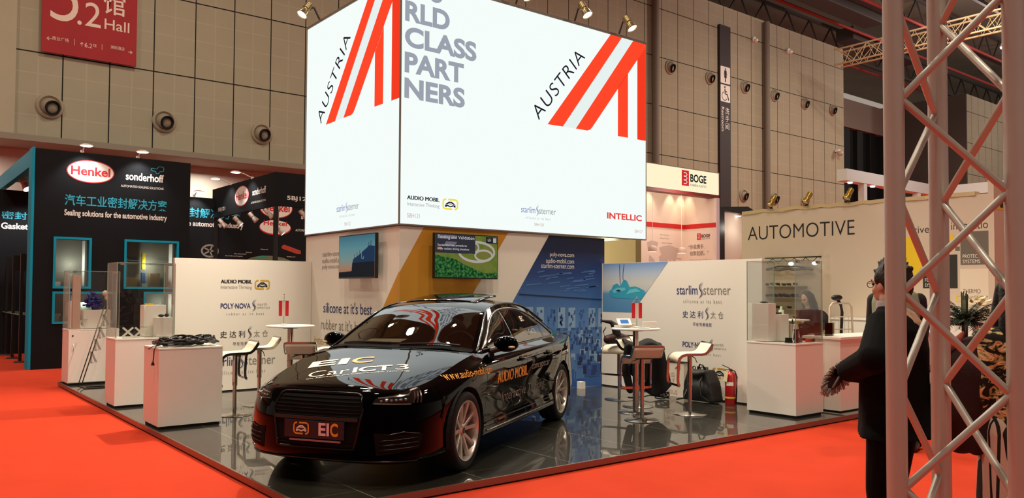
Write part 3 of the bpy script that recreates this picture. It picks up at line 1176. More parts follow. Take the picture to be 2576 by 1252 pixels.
pl(m, F, [(-0.535, 0.02), (-0.42, -0.01), (-0.2, -0.04), (-0.08, -0.10), (0.03, -0.14), (0.12, -0.17), (0.3, -0.23), (0.535, -0.22), (0.535, -0.295), (-0.535, -0.295)], tr, 0.003)
rd = glow('screen_road', '#C3B7B0', 0.7)
elp = lambda cx, cz, rx, rz, k=40, a0=0, a1=360: [(cx + rx * math.cos(math.radians(a0 + (a1 - a0) * i / k)), cz + rz * math.sin(math.radians(a0 + (a1 - a0) * i / k))) for i in range(k + 1)]
stroke(m, F, elp(0.17, 0.07, 0.31, 0.14), 0.035, rd, 0.004)
stroke(m, F, elp(0.29, 0.02, 0.15, 0.075), 0.03, rd, 0.0042)
stroke(m, F, elp(0.06, 0.13, 0.14, 0.08), 0.028, rd, 0.0044)
m.build('screen_image', None, t)
m = MB()
rect(m, F, -0.535, 0.04, 0.14, 0.30, glow('screen_panel', '#3A3840', 0.7), 0.005)
pl(m, F, [(-0.50, 0.24), (-0.2, 0.24), (-0.2, 0.29), (-0.5, 0.29)], glow('screen_roof', '#7A7080', 0.7), 0.0055)
pl(m, F, [(-0.40, 0.14), (-0.22, 0.14), (-0.17, 0.20), (-0.36, 0.20)], glow('screen_roof'), 0.0055)
rect(m, F, 0.33, 0.20, 0.53, 0.29, G_blk, 0.005)
emblem_am(m, F, 0.355, 0.225, 0.065, 0.045, glow('screen_gold', '#C9A060', 0.7), glow('screen_grey', '#C0C0C0', 0.7), 0.007)
rect(m, F, 0.455, 0.21, 0.515, 0.28, glow('screen_grey'), 0.007)
rect(m, F, -0.50, 0.095, -0.43, 0.118, glow('screen_orange', '#E07028', 0.8), 0.007)
tw = glow('screen_text', '#D8D8DC', 0.8)
word(m, 'Testing and Validation', F, -0.50, 0.225, 0.62, 0.06, tw, 0, 0.008)
word(m, 'Standardized test procedures', F, -0.50, 0.125, 0.49, 0.04, tw, 0, 0.008)
word(m, 'under realistic driving situations', F, -0.50, 0.075, 0.53, 0.04, tw, 0, 0.008)
m.build('caption', None, t)


# ------------------------------------------------------------------ spotlights
def spot_head(t, p, d, r=0.075, L=0.2, body=None, glowm=None):
    """a track spot: ribbed can + bulb, at p looking along d"""
    body = body or mat('spot_gold', '#9a8a62', 0.3, 0.8)
    p, d = Vector(p), Vector(d).normalized()
    m = MB()
    m.lathe([(0, -L), (r * 0.72, -L), (r * 0.75, -L * 0.55), (r * 0.6, -L * 0.5), (r * 0.6, -L * 0.42), (r * 0.78, -L * 0.38), (r * 0.85, -L * 0.2), (r, 0.0), (r * 0.93, 0.012), (r * 0.85, 0.0)], c=p, axis=d, n=20)
    m.build('lamp_can', body, t, smooth='auto')
    m = MB()
    m.lathe([(0, 0.004), (r * 0.5, 0.003), (r * 0.86, -0.006)], c=p, axis=d, n=20)
    m.build('bulb', glowm or G_bulb, t, smooth=True)


SPOTS = [((-0.30, 2.55, 0), 'brass spotlight clamped on the lightbox top above the AUSTRIA word of its side face', 1),
         ((-0.30, 1.30, 0), 'brass spotlight cut by the frame edge above the red stripes of the side face', 1),
         ((1.99, -0.30, 0), 'dazzling spotlight clamped mid-way along the lightbox front top', 0),
         ((3.20, -0.30, 0), 'brass spotlight second from the lightbox front end', 0),
         ((4.22, -0.30, 0), 'brass spotlight nearest the lightbox front end above the red emblem', 0),
         ((0.55, -0.30, 0), 'brass spotlight above the lightbox corner slogan', 0), ((-0.30, 0.35, 0), 'brass spotlight above the lightbox corner on the side face', 1)]
for (p, l, side) in SPOTS:
    t = thing('spotlight', l, 'spotlight', (p[0], p[1], 5.98), 0, 'spotlights on the lightbox')
    d = Vector((-0.55, -0.12, -0.8)) if side else Vector((0.12, -0.5, -0.85))
    d.normalize()
    spot_head(t, (0, 0, -0.03), d, 0.085, 0.24)
    m = MB()
    q = Vector((0.30, 0, -0.046)) if side else Vector((0, 0.30, -0.046))
    m.sweep([-d * 0.10 + Vector((0, 0, -0.03)), -d * 0.10 + q * 0.5 + Vector((0, 0, 0.07)), q], [(-.012, -.012), (.012, -.012), (.012, .012), (-.012, .012)], (0.1, 0.1, 1))
    m.build('bracket', M_steel, t)
    w = Vector((p[0], p[1], 5.95)) + d * 0.10
    lamp('spot_beam', 'SPOT', w, (1300 if p[1] == 1.30 else 200) if side else 380, (1.0, 0.86, 0.66), 0.06, w + d, 95, 0.6)

# ------------------------------------------------------------------ the car
def crv(keys, x):
    """monotone-x keyed curve, Catmull-Rom (keys sorted by x)"""
    n = len(keys)
    if x <= keys[0][0]:
        return keys[0][1]
    if x >= keys[-1][0]:
        return keys[-1][1]
    for i in range(n - 1):
        if x <= keys[i + 1][0]:
            break
    x0, y0 = keys[i]
    x1, y1 = keys[i + 1]
    h = x1 - x0
    m0 = (y1 - keys[i - 1][1]) / (x1 - keys[i - 1][0]) if i > 0 else (y1 - y0) / h
    m1 = (keys[i + 2][1] - y0) / (keys[i + 2][0] - x0) if i < n - 2 else (y1 - y0) / h
    t = (x - x0) / h
    return (2 * t**3 - 3 * t**2 + 1) * y0 + (t**3 - 2 * t**2 + t) * h * m0 + (-2 * t**3 + 3 * t**2) * y1 + (t**3 - t**2) * h * m1


def sstep(a, b_, x):
    t = min(1, max(0, (x - a) / (b_ - a)))
    return t * t * (3 - 2 * t)


def glossy_black(name, base, k0, k1, pw, rough=0.02, tint=None):
    """clear coat: weak mirror face-on, strong at a grazing view"""
    m = bpy.data.materials.new(name)
    m.use_nodes = True
    nt = m.node_tree
    nt.nodes.clear()
    if tint:
        d = nt.nodes.new('ShaderNodeBsdfTransparent')
        d.inputs[0].default_value = (*tint, 1)
    else:
        d = nt.nodes.new('ShaderNodeBsdfDiffuse')
        d.inputs[0].default_value = (*C(base), 1)
    g = nt.nodes.new('ShaderNodeBsdfGlossy')
    g.inputs['Roughness'].default_value = rough
    lw = nt.nodes.new('ShaderNodeLayerWeight')
    lw.inputs[0].default_value = 0.5
    p = nt.nodes.new('ShaderNodeMath')
    p.operation = 'POWER'
    p.inputs[1].default_value = pw
    q = nt.nodes.new('ShaderNodeMath')
    q.operation = 'MULTIPLY_ADD'
    q.inputs[1].default_value = k1
    q.inputs[2].default_value = k0
    mx = nt.nodes.new('ShaderNodeMixShader')
    o = nt.nodes.new('ShaderNodeOutputMaterial')
    nt.links.new(lw.outputs['Facing'], p.inputs[0])
    nt.links.new(p.outputs[0], q.inputs[0])
    nt.links.new(q.outputs[0], mx.inputs[0])
    nt.links.new(d.outputs[0], mx.inputs[1])
    nt.links.new(g.outputs[0], mx.inputs[2])
    nt.links.new(mx.outputs[0], o.inputs[0])
    MATS[name] = m
    return m


M_paint = glossy_black('black_paint', '#040405', 0.0, 1.0, 3.2)
M_tint = glossy_black('car_glass', '', 0.02, 0.9, 1.7, 0.0, (0.42, 0.44, 0.38))
M_tint2 = glossy_black('car_side_glass', '', 0.03, 0.8, 1.8, 0.0, (0.30, 0.31, 0.30))
M_rub = mat('tyre_rubber', '#0c0c0c', 0.75, spec=0.3)
M_rim_w = mat('wheel_silver', '#C9C2BA', 0.32, 0.75)
M_int = mat('cabin_dark', '#1c1a15', 0.8)
M_lens = mat('lamp_lens', '#1a1a1c', 0.05, ior=1.6)
M_drl = mat('lamp_chrome', '#D8CCC6', 0.12, 1.0)
M_mesh = mat('grille_mesh', '#050505', 0.7, spec=0.15)
M_cream = mat('letter_cream', '#F0E4CE', 0.5)
M_gold = mat('letter_gold', '#E39A1E', 0.5)
M_lett = mat('letter_grey', '#8d897f', 0.5)

OUT = [(.93, 0), (.927, .20), (.905, .42), (.845, .60), (.74, .735), (.58, .83), (.36, .885), (0, .912), (-.5, .925), (-1.5, .935), (-2.5, .935), (-2.95, .925), (-3.4, .89), (-3.68, .82), (-3.86, .68), (-3.945, .45), (-3.98, .2), (-3.985, 0)]
_o = []
for i in range(len(OUT) - 1):
    p0 = OUT[max(i - 1, 0)] if i > 0 else (OUT[1][0], -OUT[1][1])
    p1, p2 = OUT[i], OUT[i + 1]
    p3 = OUT[i + 2] if i + 2 < len(OUT) else (OUT[-2][0], -OUT[-2][1])
    for k in range(40):
        t = k / 40
        _o.append(tuple(0.5 * (2 * p1[j] + (p2[j] - p0[j]) * t + (2 * p0[j] - 5 * p1[j] + 4 * p2[j] - p3[j]) * t * t + (3 * p1[j] - p0[j] - 3 * p2[j] + p3[j]) * t**3) for j in (0, 1)))
_o.append(OUT[-1])
_s = [0.0]
for i in range(1, len(_o)):
    _s.append(_s[-1] + math.hypot(_o[i][0] - _o[i - 1][0], _o[i][1] - _o[i - 1][1]))
SLEN = _s[-1]


def plan(s):
    s = min(max(s, 0), SLEN - 1e-6)
    lo, hi = 0, len(_s) - 1
    while hi - lo > 1:
        md = (lo + hi) // 2
        if _s[md] <= s:
            lo = md
        else:
            hi = md
    t = (s - _s[lo]) / (_s[lo + 1] - _s[lo])
    a, c = _o[lo], _o[lo + 1]
    x, y = a[0] + (c[0] - a[0]) * t, a[1] + (c[1] - a[1]) * t
    e = 0.02
    return x, y


def plan_n(s):
    x0, y0 = plan(max(0, s - 0.03))
    x1, y1 = plan(min(SLEN - 1e-5, s + 0.03))
    if s < 0.03:
        x0, y0 = plan(0.03 - s)
        y0 = -y0
    if s > SLEN - 0.03:
        x1, y1 = plan(SLEN - 0.03 + (s - SLEN + 0.03) * 0)
        x1, y1 = plan(2 * SLEN - s - 0.03 if False else SLEN - 0.03)
        y1 = -y1
    dx, dy = x1 - x0, y1 - y0
    l = math.hypot(dx, dy) or 1
    return -dy / l * -1, dx / l * -1   # outward


def s_at_x(x):
    lo, hi = 0.0, SLEN
    for _ in range(40):
        m_ = (lo + hi) / 2
        if plan(m_)[0] > x:
            lo = m_
        else:
            hi = m_
    return lo


SIDE = [(.20, .075), (.225, .03), (.27, .02), (.38, .032), (.52, .020), (.64, .006), (.74, .0), (.815, .010), (.865, .030), (.905, .062), (.955, .130)]
FRONT = [(.165, .13), (.195, .04), (.25, .005), (.33, .0), (.44, .004), (.54, .012), (.62, .030), (.675, .055), (.705, .080), (.728, .105), (.748, .150)]
REAR = [(.22, .10), (.27, .03), (.36, .0), (.5, .0), (.6, .012), (.70, .022), (.78, .030), (.86, .034), (.92, .038), (.975, .048), (1.0, .085)]


def prof(s):
    x, y = plan(s)
    wf = sstep(-0.50, 0.80, x)
    wr = sstep(-3.0, -3.85, x) if x < -3.0 else 0
    wr = sstep(3.0, 3.85, -x)
    rise = max(0, -x - 0.5) * 0.016 * (1 - wr)
    o = []
    for a, f, r in zip(SIDE, FRONT, REAR):
        z = a[0] + (f[0] - a[0]) * wf + (r[0] - a[0]) * wr
        d = a[1] + (f[1] - a[1]) * wf + (r[1] - a[1]) * wr
        o.append((z + rise * (a[0] - .2) / .755, d))
    return o


NJ = 50


def col_pts(s):
    """points of the body's wrap at arc position s, bottom to top"""
    x, y = plan(s)
    nx, ny = plan_n(s)
    P = prof(s)
    o = []
    for j in range(NJ + 1):
        v = j / NJ * (len(P) - 1)
        i = min(int(v), len(P) - 2)
        t = v - i
        q = []
        for c in (0, 1):
            p0, p1, p2, p3 = P[max(i - 1, 0)][c], P[i][c], P[i + 1][c], P[min(i + 2, len(P) - 1)][c]
            q.append(0.5 * (2 * p1 + (p2 - p0) * t + (2 * p0 - 5 * p1 + 4 * p2 - p3) * t * t + (3 * p1 - p0 - 3 * p2 + p3) * t**3))
        o.append(Vector((x - nx * q[1], max(0, y - ny * q[1]), q[0])))
    return o


def wrap_at(s, z, off=0.0):
    P = col_pts(s)
    for j in range(NJ):
        if P[j + 1].z >= z:
            break
    t = (z - P[j].z) / max(1e-6, P[j + 1].z - P[j].z)
    t = min(max(t, 0), 1)
    p = P[j].lerp(P[j + 1], t)
    nx, ny = plan_n(s)
    return p + Vector((nx * off, ny * off, 0))


def side_xz(x, z, off=0.0):
    return wrap_at(s_at_x(x), z, off)


# crest of the bonnet / belt
def crest(s):
    return col_pts(s)[-1]


ZC = [(-3.985, .99), (-3.9, 1.0), (-3.6, 1.02), (-3.45, 1.025), (-3.3, 1.06), (-2.9, 1.215), (-2.45, 1.378), (-2.1, 1.432), (-1.75, 1.447), (-1.4, 1.425), (-1.12, 1.372), (-.85, 1.25), (-.6, 1.125), (-.35, .998)]
ZR = [(-3.5, .985), (-3.3, 1.01), (-2.9, 1.165), (-2.5, 1.315), (-2.2, 1.378), (-1.8, 1.398), (-1.45, 1.378), (-1.187, 1.318), (-.85, 1.142), (-.51, .962), (-.35, .94)]
YR = [(-3.5, .70), (-3.3, .70), (-2.9, .665), (-2.5, .605), (-2.2, .58), (-1.8, .572), (-1.45, .578), (-1.187, .60), (-.85, .69), (-.51, .772), (-.35, .79)]
HOOD = [(-.45, 1.0), (-.35, .995), (-.2, .965), (0, .925), (.2, .888), (.4, .848), (.6, .803), (.72, .773), (.79, .75)]


def top_at(x, a):
    k = abs(a)
    z0, z1 = crv(ZC, x), min(crv(ZR, x), crv(ZC, x))
    return Vector((x, a * crv(YR, x), z0 + (z1 - z0) * k ** 2.6))


car = thing('saloon_car', 'glossy black saloon car with open sunroof and stickered bonnet under the lightbox', 'car', (-1.983, -2.957, 0.066), math.radians(-148.132))

AX = (0.0, -2.912)
RW = 0.335
RA = 0.372
seams = (-0.43, -1.55, -2.56)
xs_s = [SLEN * i / 230 for i in range(231)]
for q in seams + (0.42, -3.45):
    sq = s_at_x(q)
    xs_s = [v for v in xs_s if abs(v - sq) > 0.009] + [sq - 0.003, sq + 0.003]
xs_s.sort()
COLS = [col_pts(s) for s in xs_s]
ns = len(xs_s)
arch = lambda p: min((math.hypot(p.x - a, p.z - RW) for a in AX))
regions = {}
keep = {}
for i in range(ns - 1):
    if xs_s[i + 1] - xs_s[i] < 0.0065:
        continue
    xm = (COLS[i][20].x + COLS[i + 1][20].x) / 2
    for j in range(NJ):
        c = (COLS[i][j] + COLS[i + 1][j] + COLS[i][j + 1] + COLS[i + 1][j + 1]) / 4
        if arch(c) < RA and c.y > 0.55:
            continue
        if xm > 0.42:
            r = 'front_bumper'
        elif xm > -0.43:
            r = 'front_wing'
        elif xm > -2.56:
            r = 'side_skirt' if c.z < 0.30 else ('front_door' if xm > -1.55 else 'rear_door')
        elif xm > -3.45:
            r = 'rear_wing'
        else:
            r = 'rear_bumper'
        keep.setdefault(r, []).append((i, j))
allf = set(x for v in keep.values() for x in v)


def snap(i, j):
    p = COLS[i][j].copy()
    a = min(AX, key=lambda a: abs(p.x - a))
    d = math.hypot(p.x - a, p.z - RW)
    if p.y > 0.55 and abs(d - RA) < 0.034:
        adj = [(i - 1, j - 1), (i, j - 1), (i - 1, j), (i, j)]
        inn = [q in allf for q in adj if 0 <= q[0] < ns - 1 and 0 <= q[1] < NJ]
        if not all(inn):
            ang = math.atan2(p.z - RW, p.x - a)
            p.x, p.z = a + RA * math.cos(ang), RW + RA * math.sin(ang)
    return p


parts = {}
for r, fs in keep.items():
    sides = (1, -1) if r not in ('front_bumper', 'rear_bumper') else (0,)
    for sd in sides:
        m = MB()
        idx = {}
        F = []
        V = []
        for q in ((1, -1) if sd == 0 else (sd,)):
            for i, j in fs:
                f = []
                for a, c in ((i, j), (i + 1, j), (i + 1, j + 1), (i, j + 1)):
                    p = snap(a, c)
                    k = (a, c, q if p.y > 1e-4 else 0)
                    if k not in idx:
                        idx[k] = len(V)
                        V.append((p.x, p.y * q, p.z))
                    f.append(idx[k])
                F.append(tuple(f) if q < 0 else tuple(reversed(f)))
        m.add(V, F)
        parts.setdefault(r, []).append(m.build(r, M_paint, car, smooth=True, recalc=True))
# bonnet, boot lid
def lid(name, s0, s1, zc, n, pw):
    G = []
    for i in range(n + 1):
        s = s0 + (s1 - s0) * i / n
        c = crest(s)
        row = []
        for k in range(-24, 25):
            a = k / 24
            z = zc(c.x)
            row.append(Vector((c.x, c.y * a, z + (c.z - z) * abs(a) ** pw)))
        G.append(row)
    m = MB()
    m.grid(G)
    return m.build(name, M_paint, car, smooth=True)


s_cowl = s_at_x(-0.46)
lid('bonnet', 0.02, s_cowl, lambda x: crv(HOOD, x), 70, 2.8)
lid('boot_lid', s_at_x(-3.30), SLEN - 0.02, lambda x: crv([(-3.98, .99), (-3.9, 1.008), (-3.6, 1.03), (-3.3, 1.055)], x), 40, 3.0)


def hood_pt(x, y, off=0.003):
    s = s_at_x(x - 0.0)
    lo, hi = 0.02, s_cowl
    for _ in range(30):
        md = (lo + hi) / 2
        if crest(md).x > x:
            lo = md
        else:
            hi = md
    c = crest(lo)
    z = crv(HOOD, x)
    return Vector((x, y, z + (c.z - z) * min(1, abs(y) / max(c.y, .01)) ** 2.8 + off))


# greenhouse: windscreen, roof, rear window
WB = lambda a: -0.355 - 0.155 * a * a
WT = lambda a: -1.10 - 0.085 * a * a
RT = lambda a: -2.45 - 0.03 * a * a
RB = lambda a: -3.32 + 0.05 * a * a


def top_patch(name, fa, fb, a0, a1, m_, na=28, nb=24, off=0.0, par=None):
    G = []
    for i in range(na + 1):
        a = a0 + (a1 - a0) * i / na
        G.append([top_at(fa(a) + (fb(a) - fa(a)) * k / nb, a) + Vector((0, 0, off)) for k in range(nb + 1)])
    m = MB()
    m.grid(G)
    return m.build(name, m_, par or car, smooth=True)


top_patch('windscreen', WB, WT, -0.93, 0.93, M_tint)
top_patch('rear_window', RT, RB, -0.90, 0.90, M_tint2)
# roof skin with the sunroof opening left out in the middle
SRF, SRR, SRA = -1.42, -1.98, 0.70
top_patch('roof_skin', WT, lambda a: SRF, -1, 1, M_paint)
top_patch('roof_skin', lambda a: SRR, RT, -1, 1, M_paint)
for sg in (-1, 1):
    top_patch('roof_rail', lambda a: SRF, lambda a: SRR, sg * SRA, sg, M_paint, 8)
    top_patch('windscreen_pillar', WB, WT, sg * 0.93, sg, M_paint, 3)
    top_patch('rear_pillar_top', RT, RB, sg * 0.90, sg, M_paint, 3)
# screen frit bands
top_patch('scuttle', lambda a: WB(a) + 0.03, lambda a: WB(a) - 0.035, -0.96, 0.96, mat('scuttle_black', '#050505', 0.9, spec=0.1), 28, 3, 0.004)
# tilted glass sunroof panel
G = []
for i in range(17):
    a = -SRA + 2 * SRA * i / 16
    row = []
    for k in range(13):
        t = k / 12
        x = SRF + 0.02 + (SRR - SRF - 0.06) * t
        p = top_at(x, a * 0.99)
        row.append(p + Vector((0, 0, 0.006 + 0.055 * t)))
    G.append(row)
m = MB()
m.grid(G)
sr = m.build('sunroof_panel', mat('sunroof_glass', '#040405', 0.02, ior=1.9), car, smooth=True)
so = sr.modifiers.new('solid', 'SOLIDIFY')
so.thickness = 0.018
m = MB()
for i in (0, 16):
    pass
m.tube([top_at(SRR + 0.02, -SRA + 2 * SRA * i / 16) + Vector((0, 0, 0.052)) for i in range(17)], 0.008, 6)
m.build('sunroof_seal', M_rub, car)
m = MB()
m.grid([[top_at(SRF + (SRR - SRF) * k / 4, -SRA + 2 * SRA * i / 8) - Vector((0, 0, 0.05)) for k in range(5)] for i in range(9)])
m.build('sunroof_blind', M_int, car)

# sides above the belt
DT = [(-2.88, 1.035), (-2.65, 1.16), (-2.4, 1.262), (-2.1, 1.325), (-1.8, 1.348), (-1.45, 1.330), (-1.2, 1.262), (-.9, 1.112), (-.62, .985)]
xg = sorted(set([-3.45 + i * 0.03 for i in range(100) if -3.45 + i * 0.03 < -0.52] + [-0.515, -0.62, -1.53, -1.60, -2.47, -2.52, -2.88]))


def side_lines(x):
    c = side_xz(x, 2.0)
    yb, zb = c.y, c.z
    yr_, zr = crv(YR, x), crv(ZR, x)
    zr = max(zr, zb + 0.004)
    z0 = min(zb + 0.022, zb + (zr - zb) * 0.4)
    zt = crv(DT, x) if -2.88 <= x <= -0.62 else z0
    zt = min(max(zt, z0), zr - (zr - z0) * 0.12)

    def P(z):
        h = (z - zb) / max(1e-5, zr - zb)
        return Vector((x, yb + (yr_ - yb) * h + 0.018 * math.sin(PI * min(1, max(0, h))), z))
    lo = [P(zb + (z0 - zb) * k / 2) for k in range(3)]
    mid = [P(z0 + (zt - z0) * k / 12) for k in range(13)]
    hi = [P(zt + (zr - zt) * k / 4) for k in range(5)]
    return lo, mid, hi


SL = [side_lines(x) for x in xg]
flip = lambda p, sg: Vector((p.x, p.y * sg, p.z))
GL = ((-1.53, -0.62, 'front_side_window'), (-2.47, -1.60, 'rear_side_window'), (-2.88, -2.52, 'quarter_window'))
for sg in (1, -1):
    m = MB()
    for a in range(len(xg) - 1):
        xm = (xg[a] + xg[a + 1]) / 2
        for part_, q in enumerate(SL[a]):
            if part_ == 1 and any(g0 < xm < g1 for g0, g1, _ in GL):
                continue
            r = SL[a + 1][part_]
            m.grid([[flip(p, sg) for p in q], [flip(p, sg) for p in r]])
    m.build('side_frame', M_paint, car, smooth=True, merge=True)
    for g0, g1, nm in GL:
        m = MB()
        ii = [k for k, x in enumerate(xg) if g0 - 1e-6 <= x <= g1 + 1e-6]
        m.grid([[flip(p, sg) for p in SL[k][1]] for k in ii])
        g_ = m.build(nm, M_tint2, car, smooth=True)
        if nm == 'rear_side_window' and sg == 1:
            pass
    # bright trim round the windows
    i0, i1 = xg.index(-2.88), xg.index(-0.62)
    P = [flip(SL[k][1][-1], sg) + Vector((0, 0.006 * sg, 0)) for k in range(i0, i1 + 1)] + [flip(SL[k][1][0], sg) + Vector((0, 0.006 * sg, 0)) for k in range(i1 - 1, i0, -1)]
    m = MB()
    m.tube(P, 0.009, 6, True)
    m.build('window_trim', mat('trim_bright', '#8f8b86', 0.2, 1.0), car, smooth=True)
    m = MB()
    m.tube([flip(SL[k][2][-1], sg) + Vector((0, 0.004 * sg, 0.004)) for k in range(len(xg) - 1, 0, -1) if xg[k] > -2.9], 0.010, 6)
    m.build('roof_moulding', mat('moulding_black', '#101012', 0.12, ior=1.8), car, smooth=True)
    # door mirror
    t_ = MB()
    t_.ell((-0.86, 0.945 * sg, 1.025), 0.085, 0.125, 0.078, 20, 14)
    mir = t_.build('door_mirror', M_paint, car, smooth=True)
    t_ = MB()
    t_.cyl((-0.80, 0.80 * sg, 0.955), (-0.85, 0.90 * sg, 0.99), 0.03, 0.035, 10)
    t_.build('mirror_foot', M_blk, mir)
    t_ = MB()
    t_.ell((-0.938, 0.945 * sg, 1.025), 0.012, 0.10, 0.06, 16, 8)
    t_.build('mirror_glass', M_chrome, mir, smooth=True)
    t_ = MB()
    t_.ell((-0.80, 1.02 * sg, 1.0), 0.03, 0.035, 0.013, 10, 8)
    t_.build('mirror_indicator', mat('indicator_lens', '#d8c8a8', 0.2), mir, smooth=True)
    # door handles
    for hx in (-1.40, -2.29):
        m = MB()
        P = [side_xz(hx + 0.10 - 0.2 * k / 8, 0.845, 0.012 + 0.022 * math.sin(PI * k / 8)) for k in range(9)]
        m.tube([flip(p, sg) for p in P], 0.013, 8)
        m.build('door_handle', M_paint, car, smooth=True)
        m = MB()
        c = side_xz(hx, 0.845, 0.002)
        m.ell(flip(c, sg), 0.055, 0.008, 0.035, 16, 8)
        m.build('handle_recess', mat('recess_dark', '#020202', 0.2), car, smooth=True)
    # sill strip
    m = MB()
    m.tube([flip(side_xz(-0.46 - 2.02 * k / 24, 0.265, 0.006), sg) for k in range(25)], 0.007, 6)
    m.build('sill_strip', M_chrome, car, smooth=True)
    m = MB()
    m.tube([flip(side_xz(-0.40 - 2.06 * k / 24, 0.33, -0.002), sg) for k in range(25)], 0.006, 6)
    m.build('side_crease', M_paint, car, smooth=True)

# wrap patches: quads in (s, z) space
def patch(name, c, m_, sg=1, off=0.004, n=10, k=8, parent=None, thick=0):
    G = []
    for i in range(n + 1):
        u = i / n
        row = []
        for j in range(k + 1):
            v = j / k
            s = (c[0][0] * (1 - u) + c[1][0] * u) * (1 - v) + (c[3][0] * (1 - u) + c[2][0] * u) * v
            z = (c[0][1] * (1 - u) + c[1][1] * u) * (1 - v) + (c[3][1] * (1 - u) + c[2][1] * u) * v
            p = wrap_at(abs(s), z, off)
            row.append(Vector((p.x, p.y * (1 if s >= 0 else -1) * sg, p.z)))
        G.append(row)
    m = MB()
    m.grid(G)
    return m.build(name, m_, parent or car, smooth=True)


# grille
GR = patch('grille', [(-0.345, .305), (0.345, .305), (0.40, .60), (-0.40, .60)], M_mesh, 1, 0.006, 24, 8)
patch('grille_upper', [(-0.40, .60), (0.40, .60), (0.365, .700), (-0.365, .700)], M_mesh, 1, 0.006, 24, 4, GR)
rim = [(-.345, .30), (-.405, .60), (-.375, .70), (-.34, .716)] + [(-.34 + .68 * i / 12, .718) for i in range(1, 12)] + [(.34, .716), (.375, .70), (.405, .60), (.345, .30)] + [(.345 - .69 * i / 12, .298) for i in range(1, 12)]
den = []
for i in range(len(rim)):
    a, c = rim[i], rim[(i + 1) % len(rim)]
    for k in range(4):
        den.append((a[0] + (c[0] - a[0]) * k / 4, a[1] + (c[1] - a[1]) * k / 4))
P = []
for s, z in den:
    p = wrap_at(abs(s), z, 0.008)
    P.append(Vector((p.x, p.y * (1 if s >= 0 else -1), p.z)))
m = MB()
m.tube(P, 0.011, 8, True)
m.build('grille_frame', mat('gloss_black', '#060607', 0.2, spec=0.3), GR, smooth=True)
for z in [0.33 + 0.027 * i for i in range(14)]:
    if 0.36 < z < 0.53:
        continue
    m = MB()
    hw = 0.35 + (0.40 - 0.35) * min(1, (z - .3) / .3) - max(0, z - 0.6) * 0.3
    P = []
    for k in range(17):
        s = -hw + 2 * hw * k / 16
        p = wrap_at(abs(s), z, 0.011)
        P.append(Vector((p.x, p.y * (1 if s >= 0 else -1), p.z)))
    m.tube(P, 0.0035, 5)
    m.build('grille_bar', mat('bar_black', '#090909', 0.7, spec=0.2), GR, smooth=True)
m = MB()
P = []
for k in range(17):
    s = -0.375 + 0.75 * k / 16
    p = wrap_at(abs(s), 0.527, 0.014)
    P.append(Vector((p.x, p.y * (1 if s >= 0 else -1), p.z)))
m.sweep(P, [(-.012, -.013), (.012, -.013), (.012, .013), (-.012, .013)])
m.build('grille_crossbar', mat('bar_grey', '#1d1c18', 0.5), GR)
pn = thing('tmp', 'x', 'x')
bpy.data.objects.remove(pn)
m = MB()
m.box(0.935, -0.272, 0.368, 0.95, 0.272, 0.508)
npl = m.build('number_plate', mat('plate_navy', '#15121f', 0.4), car, bevel=0.004)
FP = Fr((0.9505, 0, 0), (0, 1, 0), (0, 0, 1))
m = MB()
emblem_am(m, FP, -0.19, 0.395, 0.15, 0.098, M_gold, M_cream)
m.build('plate_emblem', None, npl)
m = MB()
word(m, 'EI', FP, 0.045, 0.395, 0.095, 0.10, mat('letter_rose', '#E8C8D0', 0.5), 0.028)
word(m, 'C', FP, 0.150, 0.393, 0.07, 0.104, M_gold, 0.03)
m.build('plate_lettering', None, npl)
m = MB()
m.box(0.934, -0.22, 0.347, 0.955, 0.24, 0.360)
m.build('plate_strip', mat('strip_rose', '#8f7d86', 0.35, 0.5), npl)

